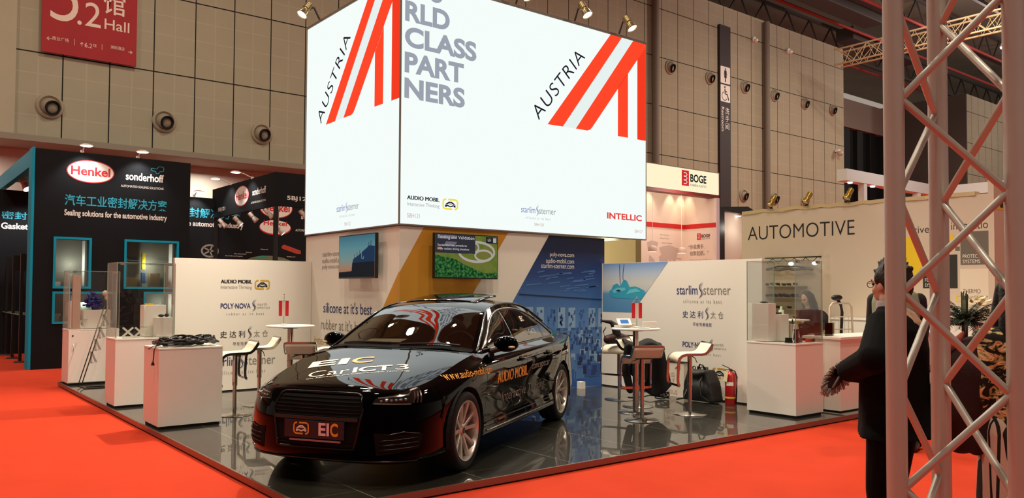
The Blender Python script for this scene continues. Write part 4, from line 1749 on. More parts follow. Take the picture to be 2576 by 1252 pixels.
for sg in (1, -1):
    # headlight
    hl = patch('headlight', [(0.47, .645), (0.80, .635), (0.98, .765), (0.50, .690)], M_lens, sg, 0.006, 16, 8)
    patch('lamp_strip', [(0.52, .688), (0.80, .708), (0.80, .717), (0.52, .697)], M_drl, sg, 0.010, 12, 1, hl)
    patch('lamp_strip', [(0.80, .708), (0.845, .735), (0.845, .745), (0.80, .717)], M_drl, sg, 0.010, 4, 1, hl)
    patch('lamp_strip', [(0.845, .737), (0.94, .752), (0.94, .760), (0.845, .745)], M_drl, sg, 0.010, 4, 1, hl)
    for i in range(6):
        s = 0.55 + i * 0.042
        c = wrap_at(s, 0.668 + i * 0.002, 0.008)
        m = MB()
        m.ell((c.x, c.y * sg, c.z), 0.014, 0.014, 0.012, 12, 8)
        m.build('lamp_lens', mat('lens_dim', '#6b6560', 0.1, 0.6), hl, smooth=True)
    for i in range(3):
        patch('lamp_reflector', [(0.82 + i * .035, .65), (0.835 + i * .035, .65), (0.885 + i * .03, .735), (0.87 + i * .03, .735)], M_drl, sg, 0.009, 2, 5, hl)
    patch('lamp_base_strip', [(0.49, .648), (0.80, .640), (0.80, .648), (0.49, .657)], mat('lamp_grey', '#7d7266', 0.3, 0.6), sg, 0.009, 10, 1, hl)
    # side intake with slats
    fi = patch('bumper_intake', [(0.52, .255), (0.86, .30), (0.90, .41), (0.50, .43)], M_mesh, sg, 0.004, 12, 6)
    for z in (0.30, 0.335, 0.37):
        m = MB()
        P = []
        for k in range(9):
            p = wrap_at(0.54 + 0.31 * k / 8, z + 0.02 * k / 8, 0.010)
            P.append(Vector((p.x, p.y * sg, p.z)))
        m.tube(P, 0.004, 6)
        m.build('intake_slat', mat('slat_gloss', '#0d0d0d', 0.25), fi, smooth=True)
    m = MB()
    P = []
    for k in range(9):
        p = wrap_at(0.60 + 0.26 * k / 8, 0.435 - 0.02 * abs(k - 4) / 4, 0.008)
        P.append(Vector((p.x, p.y * sg, p.z)))
    m.tube(P, 0.006, 6)
    m.build('intake_trim', mat('slat_gloss'), fi, smooth=True)
    # tail lamp
    patch('tail_lamp', [(SLEN - 0.95, .80), (SLEN - 0.45, .82), (SLEN - 0.45, .93), (SLEN - 0.90, .93)], mat('tail_red', '#3a0606', 0.06), sg, 0.005, 10, 5)
# lower lip
m = MB()
P = []
for k in range(41):
    s = -0.86 + 1.72 * k / 40
    p = wrap_at(abs(s), 0.205, 0.006)
    P.append(Vector((p.x, p.y * (1 if s >= 0 else -1), p.z)))
m.tube(P, 0.008, 6)
m.build('front_lip', mat('slat_gloss'), car, smooth=True)

# underbody and wheel housings
m = MB()
m.box(-3.8, -0.60, 0.19, 0.70, 0.60, 0.30)
m.build('underbody', M_blk, car)
for ax in AX:
    for sg in (1, -1):
        m = MB()
        G = []
        for i in range(21):
            a = PI * i / 20 * 1.16 - 0.25
            G.append([Vector((ax + (RA + 0.004) * math.cos(a), y * sg, RW + (RA + 0.004) * math.sin(a))) for y in (0.60, 0.91)])
        m.grid(G)
        m.poly([Vector((ax + (RA + 0.004) * math.cos(PI * i / 20 * 1.16 - 0.25), 0.60 * sg, RW + (RA + 0.004) * math.sin(PI * i / 20 * 1.16 - 0.25))) for i in range(21)])
        m.build('wheel_housing', mat('housing_black', '#050505', 0.9), car)

# wheels
def wheel(ax, sg):
    c = Vector((ax, 0.80 * sg, RW))
    w = Vector((0, sg, 0))
    m = MB()
    m.lathe([(0.262, -0.10), (0.30, -0.115), (0.325, -0.105), (0.335, -0.08), (0.335, 0.075), (0.325, 0.098), (0.30, 0.112), (0.262, 0.104), (0.252, 0.095)], c=c, axis=w, n=48)
    wh = m.build('wheel', M_rub, car, smooth='auto', ang=50)
    m = MB()
    m.lathe([(0.258, 0.100), (0.256, 0.108), (0.245, 0.104), (0.238, 0.085), (0.232, 0.02), (0.230, -0.08)], c=c, axis=w, n=48)
    m.build('rim', M_rim_w, wh, smooth='auto')
    m = MB()
    m.lathe([(0, -0.02), (0.16, -0.02), (0.16, -0.045), (0, -0.045)], c=c, axis=w, n=32)
    m.build('brake_disc', mat('disc_steel', '#3a3836', 0.4, 0.8), wh)
    m = MB()
    m.lathe([(0, -0.075), (0.235, -0.078), (0.235, -0.10)], c=c, axis=w, n=32)
    m.build('inner_barrel', mat('housing_black'), wh)
    for k in range(5):
        for e in (-1, 1):
            a0 = 2 * PI * k / 5 + PI / 2 + e * 0.20
            a1 = 2 * PI * k / 5 + PI / 2 + e * 0.29
            p0 = Vector((math.cos(a0) * 0.05, 0, math.sin(a0) * 0.05))
            p1 = Vector((math.cos(a1) * 0.243, 0, math.sin(a1) * 0.243))
            d = (p1 - p0).normalized()
            n_ = Vector((-d.z, 0, d.x))
            V = []
            for t, hw, oy, th in ((0, .021, .062, .035), (0.5, .017, .078, .03), (1, .021, .094, .028)):
                p = p0.lerp(p1, t)
                for q, o_ in ((-hw, oy - th), (hw, oy - th), (hw * 0.75, oy), (-hw * 0.75, oy)):
                    V.append(c + p + n_ * q + w * o_)
            F = []
            for r in range(2):
                for q in range(4):
                    F.append((r * 4 + q, r * 4 + (q + 1) % 4, r * 4 + 4 + (q + 1) % 4, r * 4 + 4 + q))
            F += [(3, 2, 1, 0), (8, 9, 10, 11)]
            m = MB()
            m.add(V, F)
            m.build('spoke', M_rim_w, wh, bevel=0.003)
    m = MB()
    m.lathe([(0, 0.075), (0.035, 0.073), (0.045, 0.064), (0.065, 0.055), (0.07, 0.02), (0, 0.02)], c=c, axis=w, n=28)
    m.build('hub', M_rim_w, wh, smooth='auto')
    m = MB()
    m.lathe([(0, 0.078), (0.026, 0.077), (0.028, 0.072)], c=c, axis=w, n=20)
    m.build('hub_cap', mat('cap_dark', '#2a2622', 0.3, 0.5), wh)


for ax in AX:
    for sg in (1, -1):
        wheel(ax, sg)

# cabin
m = MB()
m.grid([[Vector((x, y, 0.965 - 0.05 * (x < -0.75) + 0.02 * math.cos(y * 2))) for y in (-.74, -.4, 0, .4, .74)] for x in (-.45, -.6, -.8, -0.98)])
m.build('dashboard', M_int, car, smooth=True)
m = MB()
m.tube([(-1.02 - 0.07 * math.cos(2 * PI * i / 28), 0.37 + 0.185 * math.sin(2 * PI * i / 28), 0.94 + 0.175 * math.cos(2 * PI * i / 28)) for i in range(28)], 0.016, 8, True)
m.cyl((-1.03, 0.37, 0.92), (-0.82, 0.37, 0.90), 0.05, 0.05, 12)
m.build('steering_wheel', mat('wheel_dark', '#1b1a18', 0.5), car, smooth=True)
for sx, sy in ((-1.55, .37), (-1.55, -.37), (-2.45, .36), (-2.45, -.36)):
    m = MB()
    m.ell((sx - 0.02, sy, 0.86), 0.10, 0.25, 0.36, 16, 12, Matrix.Rotation(math.radians(-14), 3, 'Y'))
    st = m.build('car_seat', M_int, car, smooth=True)
    m = MB()
    m.ell((sx - 0.13, sy, 1.20), 0.05, 0.13, 0.09, 14, 10)
    m.build('headrest', M_int, st, smooth=True)
    m = MB()
    m.box(sx, sy - 0.25, 0.42, sx + 0.5, sy + 0.25, 0.56)
    m.build('cushion', M_int, st, bevel=0.04)
m = MB()
m.box(-3.2, -0.7, 0.88, -2.75, 0.7, 0.93)
m.build('parcel_shelf', M_int, car)
m = MB()
m.box(-3.0, -0.82, 0.30, -0.40, 0.82, 0.34)
m.build('cabin_floor', M_int, car)
m = MB()
m.tube([(-1.02, 0.0, 1.30), (-1.04, 0.0, 1.27)], 0.012, 6)
m.ell((-1.06, 0, 1.25), 0.02, 0.11, 0.035, 14, 8)
m.build('rear_view_mirror', M_blk, car, smooth=True)
# wipers
for y0, y1 in ((-0.60, -0.05), (0.05, 0.62)):
    m = MB()
    P = []
    for k in range(9):
        a = (y0 + (y1 - y0) * k / 8) / 0.78
        P.append(top_at(WB(a) - 0.03 - 0.02 * k / 8, a) + Vector((0.0, 0, 0.014)))
    m.tube(P, 0.008, 6)
    m.build('wiper', M_blk, car)

# stickers
def fn_side(a, b_):
    p = side_xz(-a, b_, 0.003)
    return p


m = MB()
word(m, 'www.audio-mobil.com', None, -0.26, 0.785, 0.80, 0.062, M_gold, 0.012, fn=fn_side)
m.build('bonnet_side_lettering', None, car)
m = MB()
for e_ in (-0.006, 0, 0.006):
    word(m, 'AUDIO MOBIL', None, 0.68 + e_, 0.665, 0.86, 0.105, M_gold, 0.0, fn=fn_side)
m.build('door_lettering', None, car)
m = MB()
word(m, 'conceptcar', None, 1.67, 0.685, 0.64, 0.085, M_lett, 0, fn=fn_side)
m.build('door_lettering', None, car)
m = MB()
word(m, 'Interactive Thinking', None, 0.84, 0.445, 1.33, 0.125, M_lett, -0.006, fn=fn_side)
m.build('door_lettering', None, car)


def hood_frame(x0, y0, deg):
    c, s = math.cos(math.radians(deg)), math.sin(math.radians(deg))
    # text right = +y turned towards the screen, text up = -x
    return lambda a, b_: hood_pt(x0 - a * s - b_ * c, y0 + a * c - b_ * s)


def hood_word(name, segs, fnf):
    m = MB()
    for body, x, w, h, mm, bold in segs:
        word(m, body, None, x, 0, w, h, mm, bold, fn=lambda a, b_: Vector((a, b_, 0)))
    # subdivide so that the letters follow the bonnet
    me = bpy.data.meshes.new(name)
    me.from_pydata(m.v, [], m.f)
    for q in m.mats:
        me.materials.append(q)
    me.polygons.foreach_set('material_index', m.mi)
    bm = bmesh.new()
    bm.from_mesh(me)
    for _ in range(3):
        ed = [e for e in bm.edges if e.calc_length() > 0.05]
        if not ed:
            break
        bmesh.ops.subdivide_edges(bm, edges=ed, cuts=1)
    bmesh.ops.triangulate(bm, faces=bm.faces)
    for v in bm.verts:
        v.co = fnf(v.co.x, v.co.y)
    bm.to_mesh(me)
    bm.free()
    o = bpy.data.objects.new(name, me)
    COL.objects.link(o)
    o.parent = car


hood_word('bonnet_lettering', [('EI', 0, 0.34, 0.20, M_cream, 0.03), ('C', 0.37, 0.19, 0.20, M_gold, 0.03)], hood_frame(0.34, -0.47, 21))
hood_word('bonnet_lettering', [('Car', 0, 0.34, 0.16, M_cream, -0.005), ('ICT', 0.37, 0.33, 0.15, M_cream, 0.03), ('3', 0.73, 0.11, 0.15, M_cream, 0.0)], hood_frame(0.615, -0.29, 25))
hood_word('bonnet_lettering', [('Car Information and Communication Technology', 0, 0.86, 0.032, M_cream, 0.0)], hood_frame(0.665, -0.27, 25))
FW = Fr((0, 0.665, 0), (-1, 0, 0), (0, 0.30, 0.95))
m = MB()
fn_w = lambda a, b_: Vector((-a, side_lines(-a)[1][6].y * 0 + (lambda x, z: (side_xz(x, 2.0).y + (crv(YR, x) - side_xz(x, 2.0).y) * (z - side_xz(x, 2.0).z) / (crv(ZR, x) - side_xz(x, 2.0).z) + 0.026))(-a, b_), b_))
word(m, 'EI', None, 1.98, 1.20, 0.06, 0.055, M_cream, 0.03, fn=fn_w)
word(m, 'C', None, 2.05, 1.20, 0.045, 0.055, M_gold, 0.03, fn=fn_w)
word(m, 'CarICT3', None, 2.06, 1.06, 0.22, 0.05, mat('letter_pale', '#b8b4a8', 0.5), 0, fn=fn_w)
m.build('window_lettering', None, car)
pp = thing('parking_note', 'white paper note lying on the dashboard behind the windscreen', 'paper', (-1.983, -2.957, 0.066), math.radians(-148.132))
m = MB()
m.prism([(-0.50, -0.40, 1.03), (-0.52, -0.02, 1.035), (-0.72, -0.04, 1.055), (-0.70, -0.42, 1.05)], (0, 0, 0.002))
m.build('sheet', mat('paper_rose', '#D8B8A8', 0.7), pp)

# ------------------------------------------------------------------ plinths and glass cases
PZ = 0.066


def pane(t, name, x0, y0, z0, x1, y1, z1):
    m = MB()
    m.box(x0, y0, z0, x1, y1, z1)
    return m.build(name, M_gls, t)


def plinth(label, x0, y0, w, d, h, door=None, cat='pedestal', grp='white display plinths'):
    t = thing('display_plinth', label, cat, (x0, y0, PZ), 0, grp)
    m = MB()
    m.box(0, 0, 0.03, w, d, h - 0.022)
    m.build('body', M_wlac, t, bevel=0.002)
    m = MB()
    m.box(-0.004, -0.004, h - 0.020, w + 0.004, d + 0.004, h)
    m.build('top', M_wtop, t, bevel=0.002)
    m = MB()
    m.box(0.02, 0.02, 0, w - 0.02, d - 0.02, 0.03)
    m.build('base', M_gap, t)
    if door:
        m = MB()
        m.box(0.004, -0.008, 0.04, w - 0.004, -0.001, h - 0.03)
        dr = m.build('door', M_wlac, t, bevel=0.002)
        m = MB()
        m.cyl((0.06, -0.014, h - 0.10), (0.06, -0.008, h - 0.10), 0.013, n=14)
        m.build('lock', mat('lock_dark', '#4a4038', 0.4, 0.6), dr)
        m = MB()
        m.tube([(0.07, -0.008, h - 0.33), (0.07, -0.03, h - 0.32), (0.07, -0.03, h - 0.24), (0.07, -0.008, h - 0.23)], 0.006, 8)
        m.build('handle', M_wtop, dr, smooth=True)
    return t


def case(label, x0, y0, z0, w, d, h):
    t = thing('glass_case', label, 'glass case', (x0, y0, z0), 0, 'glass cases')
    k = 0.006
    for nm, bx in (('front_pane', (0.007, 0, 0.004, w - 0.007, k, h - 0.008)), ('back_pane', (0.007, d - k, 0.004, w - 0.007, d, h - 0.008)), ('side_pane', (0, 0, 0.004, k, d, h - 0.008)), ('side_pane', (w - k, 0, 0.004, w, d, h - 0.008)), ('top_pane', (0, 0, h - 0.007, w, d, h))):
        pane(t, nm, *bx)
    for px, py in ((0.0, 0.0), (w, 0.0), (0.0, d), (w, d)):
        m = MB()
        m.box(px - 0.004, py - 0.004, 0.004, px + 0.004, py + 0.004, h + 0.001)
        m.build('edge_strip', M_edge, t)
    for a, c in (((0, 0), (w, 0)), ((0, d), (w, d)), ((0, 0), (0, d)), ((w, 0), (w, d))):
        m = MB()
        m.box(min(a[0], c[0]) - 0.003, min(a[1], c[1]) - 0.003, h, max(a[0], c[0]) + 0.003, max(a[1], c[1]) + 0.003, h + 0.005)
        m.build('top_strip', M_edge, t)
    for px in (0.07, w - 0.07):
        m = MB()
        m.box(px - 0.025, -0.006, h - 0.03, px + 0.025, 0.03, h + 0.007)
        m.build('corner_clip', M_chrome, t)
    return t


plinth('white plinth without glass, a black cable harness heaped on top', -3.055, -0.10, 0.69, 0.61, 0.885)
plinth('white plinth carrying the taller glass case, behind the cable plinth', -3.06, 1.89, 0.73, 0.53, 0.89)
plinth('white cupboard plinth with lock and handle at the far stand edge', -3.065, 5.00, 0.74, 0.51, 0.88, True)
plinth('white plinth under the tall glass case beside the aisle and fire extinguisher', 3.29, -3.86, 0.61, 0.70, 0.905)
cb = case('tall glass case on the plinth behind the cable plinth', -3.055, 1.895, 0.958, 0.72, 0.52, 0.98)
ca = case('glass case on the far cupboard plinth at the stand edge', -3.06, 5.005, 0.948, 0.73, 0.50, 0.93)
cr_ = case('tall glass case full of small parts near the aisle, woman seen through it', 3.295, -3.855, 0.973, 0.60, 0.69, 1.02)


# things inside the cases
def xframe(label, loc, w, h, d, rz=0):
    t = thing('display_stand', label, 'display stand', loc, rz)
    for e in (-1, 1):
        for k in (0, 1):
            m = MB()
            x = (k - 0.5) * w * 0.5
            m.sweep([(x - e * w * 0.22, d * 0.1 * e, 0.005), (x + e * w * 0.22, d * 0.1 * e, h)], [(-.012, -.006), (.012, -.006), (.012, .006), (-.012, .006)], (0, 1, 0))
            m.build('leg', M_wtop, t)
    m = MB()
    m.box(-w / 2, -d / 2, h, w / 2, d / 2, h + 0.008)
    m.build('shelf', glassmat('shelf_glass', (0.85, 0.92, 0.88), 1.0), t)
    return t


xframe('white crossed stand holding a clear shelf inside the taller glass case', (-2.80, 2.05, 0.962), 0.30, 0.13, 0.16)
xframe('small yellowish crossed stand inside the far glass case', (-2.86, 5.08, 0.953), 0.14, 0.15, 0.08)
xframe('white crossed stand inside the glass case near the aisle', (3.68, -3.62, 0.978), 0.24, 0.22, 0.16, 0.3)


def small(name, label, cat, loc, geo, m_, grp=None, rz=0, bevel=0.002):
    m = MB()
    for g in geo:
        if g[0] == 'b':
            m.box(*g[1:])
        elif g[0] == 'c':
            m.cyl(g[1], g[2], g[3], g[4] if len(g) > 4 else None, 16)
        elif g[0] == 'e':
            m.ell(g[1], *g[2:])
    o = m.build(name, m_, None, loc=loc, bevel=bevel if geo[0][0] == 'b' else 0, smooth='auto')
    o.rotation_euler = (0, 0, rz)
    return tag(o, label, cat, grp)


small('riser_block', 'white riser block inside the taller glass case at its back', 'riser', (-2.52, 2.24, 0.962), [('b', -.14, -.1, 0, .14, .1, .42)], M_wtop)
small('riser_block', 'lower white riser block inside the taller glass case, beside the taller block', 'riser', (-2.45, 2.03, 0.962), [('b', -.10, -.09, 0, .10, .09, .26)], M_wtop)
small('riser_block', 'wide white riser block inside the far glass case', 'riser', (-2.63, 5.28, 0.953), [('b', -.20, -.14, 0, .20, .14, .30)], M_wtop)
small('riser_block', 'tall white riser block inside the glass case near the aisle', 'riser', (3.42, -3.33, 0.978), [('b', -.08, -.12, 0, .08, .12, .48)], M_wtop)
small('riser_block', 'low white riser block in the middle of the glass case near the aisle', 'riser', (3.62, -3.4, 0.978), [('b', -.09, -.1, 0, .09, .1, .34)], M_wtop)
blkp = mat('part_black', '#121212', 0.45)
small('sensor_part', 'black moulded part on the tall riser near the aisle', 'part', (3.42, -3.33, 1.460), [('e', (0, 0, .012), .06, .05, .012, 12, 8), ('b', -.02, -.02, 0, .05, .02, .015)], blkp, 'small black parts in the case near the aisle')
small('sensor_part', 'flat black part on the low middle riser near the aisle', 'part', (3.62, -3.4, 1.320), [('b', -.06, -.02, 0, .06, .02, .02)], blkp, 'small black parts in the case near the aisle')
small('camera_part', 'black upright plug at the front corner of the case near the aisle', 'part', (3.42, -3.79, 0.978), [('c', (0, 0, 0), (0, 0, .15), .025), ('c', (0, 0, .15), (0, 0, .165), .034), ('c', (0, 0, 0), (0, 0, .012), .034)], blkp)
small('camera_part', 'black ring part lying beside the upright plug', 'part', (3.36, -3.72, 0.978), [('c', (0, 0, 0), (0, 0, .05), .05, .04), ('c', (0, 0, .05), (0, 0, .06), .045)], blkp)
small('connector_part', 'orange red connector on the case floor near the aisle', 'part', (3.68, -3.79, 0.978), [('b', -.03, -.02, 0, .03, .02, .04)], mat('part_orange', '#E8421F', 0.5), 'small connectors on the case floor')
small('connector_part', 'grey metal connector on the case floor beside the black plug', 'part', (3.53, -3.77, 0.978), [('b', -.025, -.02, 0, .025, .02, .06)], mat('part_grey', '#77726a', 0.4, 0.5), 'small connectors on the case floor')
small('connector_part', 'small black connector farthest along the case floor', 'part', (3.79, -3.8, 0.978), [('b', -.014, -.014, 0, .014, .014, .04)], blkp, 'small connectors on the case floor')
small('connector_part', 'brown connector touching the orange red one', 'part', (3.735, -3.79, 0.978), [('b', -.018, -.016, 0, .018, .016, .035)], mat('part_brown', '#6b4a2a', 0.5), 'small connectors on the case floor')
small('connector_part', 'yellow and black clip on the crossed stand near the aisle', 'part', (3.71, -3.62, 1.207), [('b', -.03, -.012, 0, .03, .012, .02)], mat('part_yellow', '#D8B21E', 0.5))
small('connector_part', 'black hook shaped clip on the crossed stand near the aisle', 'part', (3.62, -3.60, 1.207), [('b', -.03, -.02, 0, .03, .02, .012), ('c', (.01, 0, .012), (.02, 0, .05), .008)], blkp)
small('sensor_part', 'yellow and white part on the taller riser of the tall glass case', 'part', (-2.58, 2.22, 1.382), [('b', -.05, -.02, 0, .05, .02, .02)], mat('part_yellow'))
small('sensor_part', 'black bundle on the lower riser of the tall glass case', 'part', (-2.44, 2.03, 1.222), [('e', (-.03, 0, .02), .04, .03, .02, 10, 8), ('e', (.04, 0, .025), .03, .03, .025, 10, 8)], blkp)
for i, (x, y, l) in enumerate(((-2.9, 2.0, 'flat white label card at the front of the taller case floor'), (-2.62, 1.98, 'flat white label card beside the crossed stand'))):
    small('label_card', l, 'card', (x, y, 0.960), [('b', -.06, -.04, 0, .06, .04, .003)], M_wtop, 'label cards', bevel=0)
# bouquet in the far case
t = thing('bouquet', 'blue and purple flower bouquet with one pale bloom in the far case', 'flowers', (-2.62, 5.30, 1.253))
m = MB()
for i in range(110):
    a, r_ = rg.random() * 6.28, 0.14 * rg.random() ** 0.6
    m.ell((r_ * math.cos(a) - 0.05, r_ * math.sin(a) * 0.6, 0.05 + 0.28 * rg.random() * (1 - r_ * 4)), 0.018 + 0.014 * rg.random(), 0.02, 0.014 + 0.012 * rg.random(), 7, 5)
m.build('blooms_foliage', mat('petal_blue', '#2B2A7E', 0.7, vary=(18, 0.5)), t, smooth=True)
m = MB()
m.ell((0.13, -0.03, 0.27), 0.045, 0.04, 0.05, 10, 8)
m.ell((0.15, -0.02, 0.20), 0.03, 0.03, 0.04, 10, 8)
m.build('pale_bloom', mat('petal_pale', '#E6C9B4', 0.7), t, smooth=True)
m = MB()
m.lathe([(0, 0), (0.06, 0), (0.09, 0.10), (0.085, 0.10), (0, 0.02)], n=16)
m.build('wrap', mat('wrap_navy', '#20204e', 0.5), t)
small('column_block', 'tall white leaflet column standing inside the far glass case', 'block', (-2.955, 5.06, 0.953), [('b', -.055, -.045, 0, .055, .045, .86)], mat('column_pink', '#D9BFAE', 0.5))
small('white_box', 'pale white box on the far case floor behind the leaflet column', 'box', (-2.93, 5.38, 0.953), [('b', -.07, -.09, 0, .07, .09, .44)], M_wtop)

# cable harness
t = thing('cable_harness', 'tangled black car cable harness heaped on the nearest white plinth', 'cables', (-2.72, 0.12, 0.952))
rr = random.Random(11)
for k in range(30):
    P = []
    ph2 = rr.random() * 6
    cx, cy = -0.20 + 0.46 * rr.random(), -0.05 + 0.14 * rr.random()
    ax_, ay = 0.10 + 0.16 * rr.random(), 0.06 + 0.10 * rr.random()
    ph = rr.random() * 6
    n = 40
    for i in range(n):
        a = 2 * PI * i / n * 0.93 + ph
        P.append((max(-0.30, min(0.33, cx + ax_ * math.cos(a))), max(-.18, min(.28, cy + ay * math.sin(a))), 0.014 + 0.065 * (k / 30) + 0.05 * (0.5 + 0.5 * math.sin(a * 1.3 + ph2)) * (0.6 + 0.4 * math.sin(a * 3.1 + k))))
    m = MB()
    m.tube(P, 0.006 + 0.006 * rr.random(), 7)
    m.build('cable', mat('cable_black', '#0c0c0d', 0.35), t, smooth=True)
for k, (x, y, z) in enumerate(((-0.24, -0.1, 0.03), (-0.1, -0.14, 0.04), (0.05, -0.12, 0.05), (0.2, -0.08, 0.05), (0.27, 0.02, 0.05), (0.1, 0.08, 0.08), (-0.05, 0.05, 0.08))):
    m = MB()
    m.box(-0.025, -0.018, -0.015, 0.025, 0.018, 0.015, Matrix.Translation((x, y, z)) @ Matrix.Rotation(rr.random() * 3, 4, 'Z') @ Matrix.Rotation(0.4, 4, 'X'))
    m.build('plug', blkp, t, bevel=0.003)
m = MB()
m.tube([(-0.28, -0.08, 0.03), (-0.34, -0.12, 0.02), (-0.365, -0.135, -0.03), (-0.37, -0.14, -0.10), (-0.375, -0.14, -0.15)], 0.006, 7)
m.cyl((-0.375, -0.14, -0.14), (-0.378, -0.142, -0.19), 0.008, 0.020, 10)
m.build('hanging_cable', mat('cable_black'), t, smooth=True)
m = MB()
m.tube([(-0.28, -0.03, 0.03), (-0.36, -0.07, 0.015), (-0.41, -0.08, -0.015)], 0.0045, 7)
m.build('hanging_cable', mat('cable_black'), t, smooth=True)

# wire brochure stand
t = thing('brochure_stand', 'zigzag wire brochure stand leaning in front of the far plinth', 'brochure stand', (-3.0, 4.55, PZ))
M_wire = mat('wire_dark', '#4c443c', 0.3, 0.9)
for y in (0.0, -0.22):
    m = MB()
    m.tube([(0.50, y, 0.008), (0.05, y, 0.008), (0.0, y, 0.03), (0.02, y, 0.09), (0.36, y, 1.28)], 0.008, 8)
    m.build('frame_rod', M_wire, t, smooth=True)
for x in (0.08, 0.45):
    m = MB()
    m.tube([(x, 0.0, 0.012), (x, -0.22, 0.012)], 0.008, 8)
    m.build('cross_rod', M_wire, t)
for i in range(4):
    z = 0.50 + 0.19 * i
    x = 0.02 + (z - 0.09) * 0.286
    m = MB()
    P = []
    for k in range(4):
        y = -0.03 - 0.05 * k
        P += [(x + 0.02, y, z - 0.12), (x + 0.09, y, z - 0.10), (x + 0.02, y - 0.02, z + 0.06)]
    m.tube(P, 0.003, 5)
    m.build('pocket_wire', M_wire, t)

# ------------------------------------------------------------------ stools, tables, flags
M_seat = mat('seat_leather', '#E9E0CC', 0.5)


def stool(label, loc, rz):
    """seat front looks along local +x"""
    t = thing('bar_stool', label, 'stool', loc, rz, 'white bar stools with chrome loops')
    hw = 0.19
    path = [(-0.225, 0.88), (-0.205, 0.845), (-0.165, 0.79), (-0.13, 0.765), (-0.08, 0.757), (0.02, 0.757), (0.11, 0.755), (0.165, 0.742), (0.20, 0.71), (0.215, 0.66)]
    m = MB()
    G = []
    for s in (0, 1):
        pass
    for y in [-hw + 0.014 + (2 * hw - 0.028) * i / 6 for i in range(7)]:
        G.append([Vector((x, y, z)) for x, z in path])
    m.grid(G)
    o = m.build('seat', M_seat, t, smooth=True)
    sd = o.modifiers.new('solid', 'SOLIDIFY')
    sd.thickness = 0.028
    sd.offset = 0
    full = path + [(0.222, 0.55), (0.226, 0.46), (0.222, 0.40), (0.205, 0.375)]
    for sg in (-1, 1):
        m = MB()
        P = [(x, sg * hw, z) for x, z in full]
        m.sweep(P, [(-.016, -.006), (.016, -.006), (.016, .006), (-.016, .006)], (0, 1, 0))
        m.build('side_rail', M_chrome, t, smooth='auto')
    m = MB()
    m.sweep([(0.205, -hw, 0.375), (0.19, -hw * 0.8, 0.368), (0.18, 0, 0.366), (0.19, hw * 0.8, 0.368), (0.205, hw, 0.375)], [(-.006, -.014), (.006, -.014), (.006, .014), (-.006, .014)])
    m.build('foot_rail', M_chrome, t, smooth='auto')
    m = MB()
    m.sweep([(-0.225, -hw, 0.88), (-0.232, -hw * 0.85, 0.893), (-0.232, hw * 0.85, 0.893), (-0.225, hw, 0.88)], [(-.008, -.012), (.008, -.012), (.008, .012), (-.008, .012)])
    m.build('back_rail', M_chrome, t, smooth='auto')
    m = MB()
    m.cyl((0, 0, 0.36), (0, 0, 0.745), 0.030, n=20)
    m.build('column_sleeve', M_chrome, t, smooth='auto')
    m = MB()
    m.cyl((0, 0, 0.012), (0, 0, 0.40), 0.023, n=20)
    m.build('column', M_chrome, t, smooth='auto')
    m = MB()
    m.lathe([(0, 0), (0.205, 0), (0.21, 0.004), (0.20, 0.010), (0.05, 0.022), (0.03, 0.03), (0.0, 0.03)], n=40)
    m.build('base', M_chrome, t, smooth='auto')
    m = MB()
    m.tube([(-0.01, 0.04, 0.73), (-0.02, 0.12, 0.71), (-0.025, 0.18, 0.66)], 0.006, 8)
    m.build('lever', M_chrome, t, smooth=True)
    m = MB()
    m.box(-0.09, -0.09, 0.733, 0.09, 0.09, 0.742)
    m.build('mount_plate', M_steel, t)
    return t


vd = math.degrees
st0 = stool('chrome stool turned with its back panel to the viewer, nearest the flag table', (1.69, -2.82, PZ), math.radians(62))
dup(st0, (2.55, -2.84, PZ), math.radians(150), 'white stool standing apart in front of the black backpack')
dup(st0, (2.83, -1.35, PZ), math.radians(-155), 'white stool partly behind the flag table at the blue photo wall')
dup(st0, (2.53, -1.98, PZ), math.radians(-75), 'white stool behind the flag table covered by the draped black coat')
dup(st0, (-2.02, 0.46, PZ), math.radians(176), 'white stool closest to the cable plinth')
dup(st0, (-1.46, 1.12, PZ), math.radians(172), 'white stool between the cable plinth stool and the round table')
dup(st0, (-1.34, 0.02, PZ), math.radians(58), 'chrome stool showing its back in front of the round table by the car bonnet')
dup(st0, (-0.72, 0.50, PZ), math.radians(160), 'white stool half hidden behind the car mirror')


def bar_table(label, loc):
    t = thing('bar_table', label, 'table', loc, 0, 'white round bar tables')
    m = MB()
    m.lathe([(0, 1.045), (0.295, 1.045), (0.308, 1.052), (0.308, 1.064), (0.302, 1.069), (0, 1.069)], n=56)
    m.build('table_top', M_wtop, t, smooth='auto')
    m = MB()
    m.cyl((0, 0, 0.02), (0, 0, 1.035), 0.038, n=24)
    m.build('column', M_chrome, t, smooth='auto')
    m = MB()
    m.lathe([(0, 1.03), (0.10, 1.03), (0.10, 1.044), (0, 1.044)], n=24)
    m.build('top_plate', M_steel, t)
    m = MB()
    m.lathe([(0, 0), (0.215, 0), (0.225, 0.004), (0.215, 0.011), (0.08, 0.024), (0.045, 0.03), (0, 0.03)], n=44)
    m.build('base', M_chrome, t, smooth='auto')
    return t


TR = (2.12, -2.32)
TL = (-1.23, 0.66)
bar_table('round white bar table with flag and brochures amid stools by the blue picture', (TR[0], TR[1], PZ))
bar_table('round white bar table with only a flag, behind the car bonnet', (TL[0], TL[1], PZ))
TZ = PZ + 1.070
RT_ = Vector((0.782, -0.623, 0))
M_flr = mat('flag_red', '#D01F2A', 0.6)
M_flw = mat('flag_white', '#EBDDD4', 0.6)


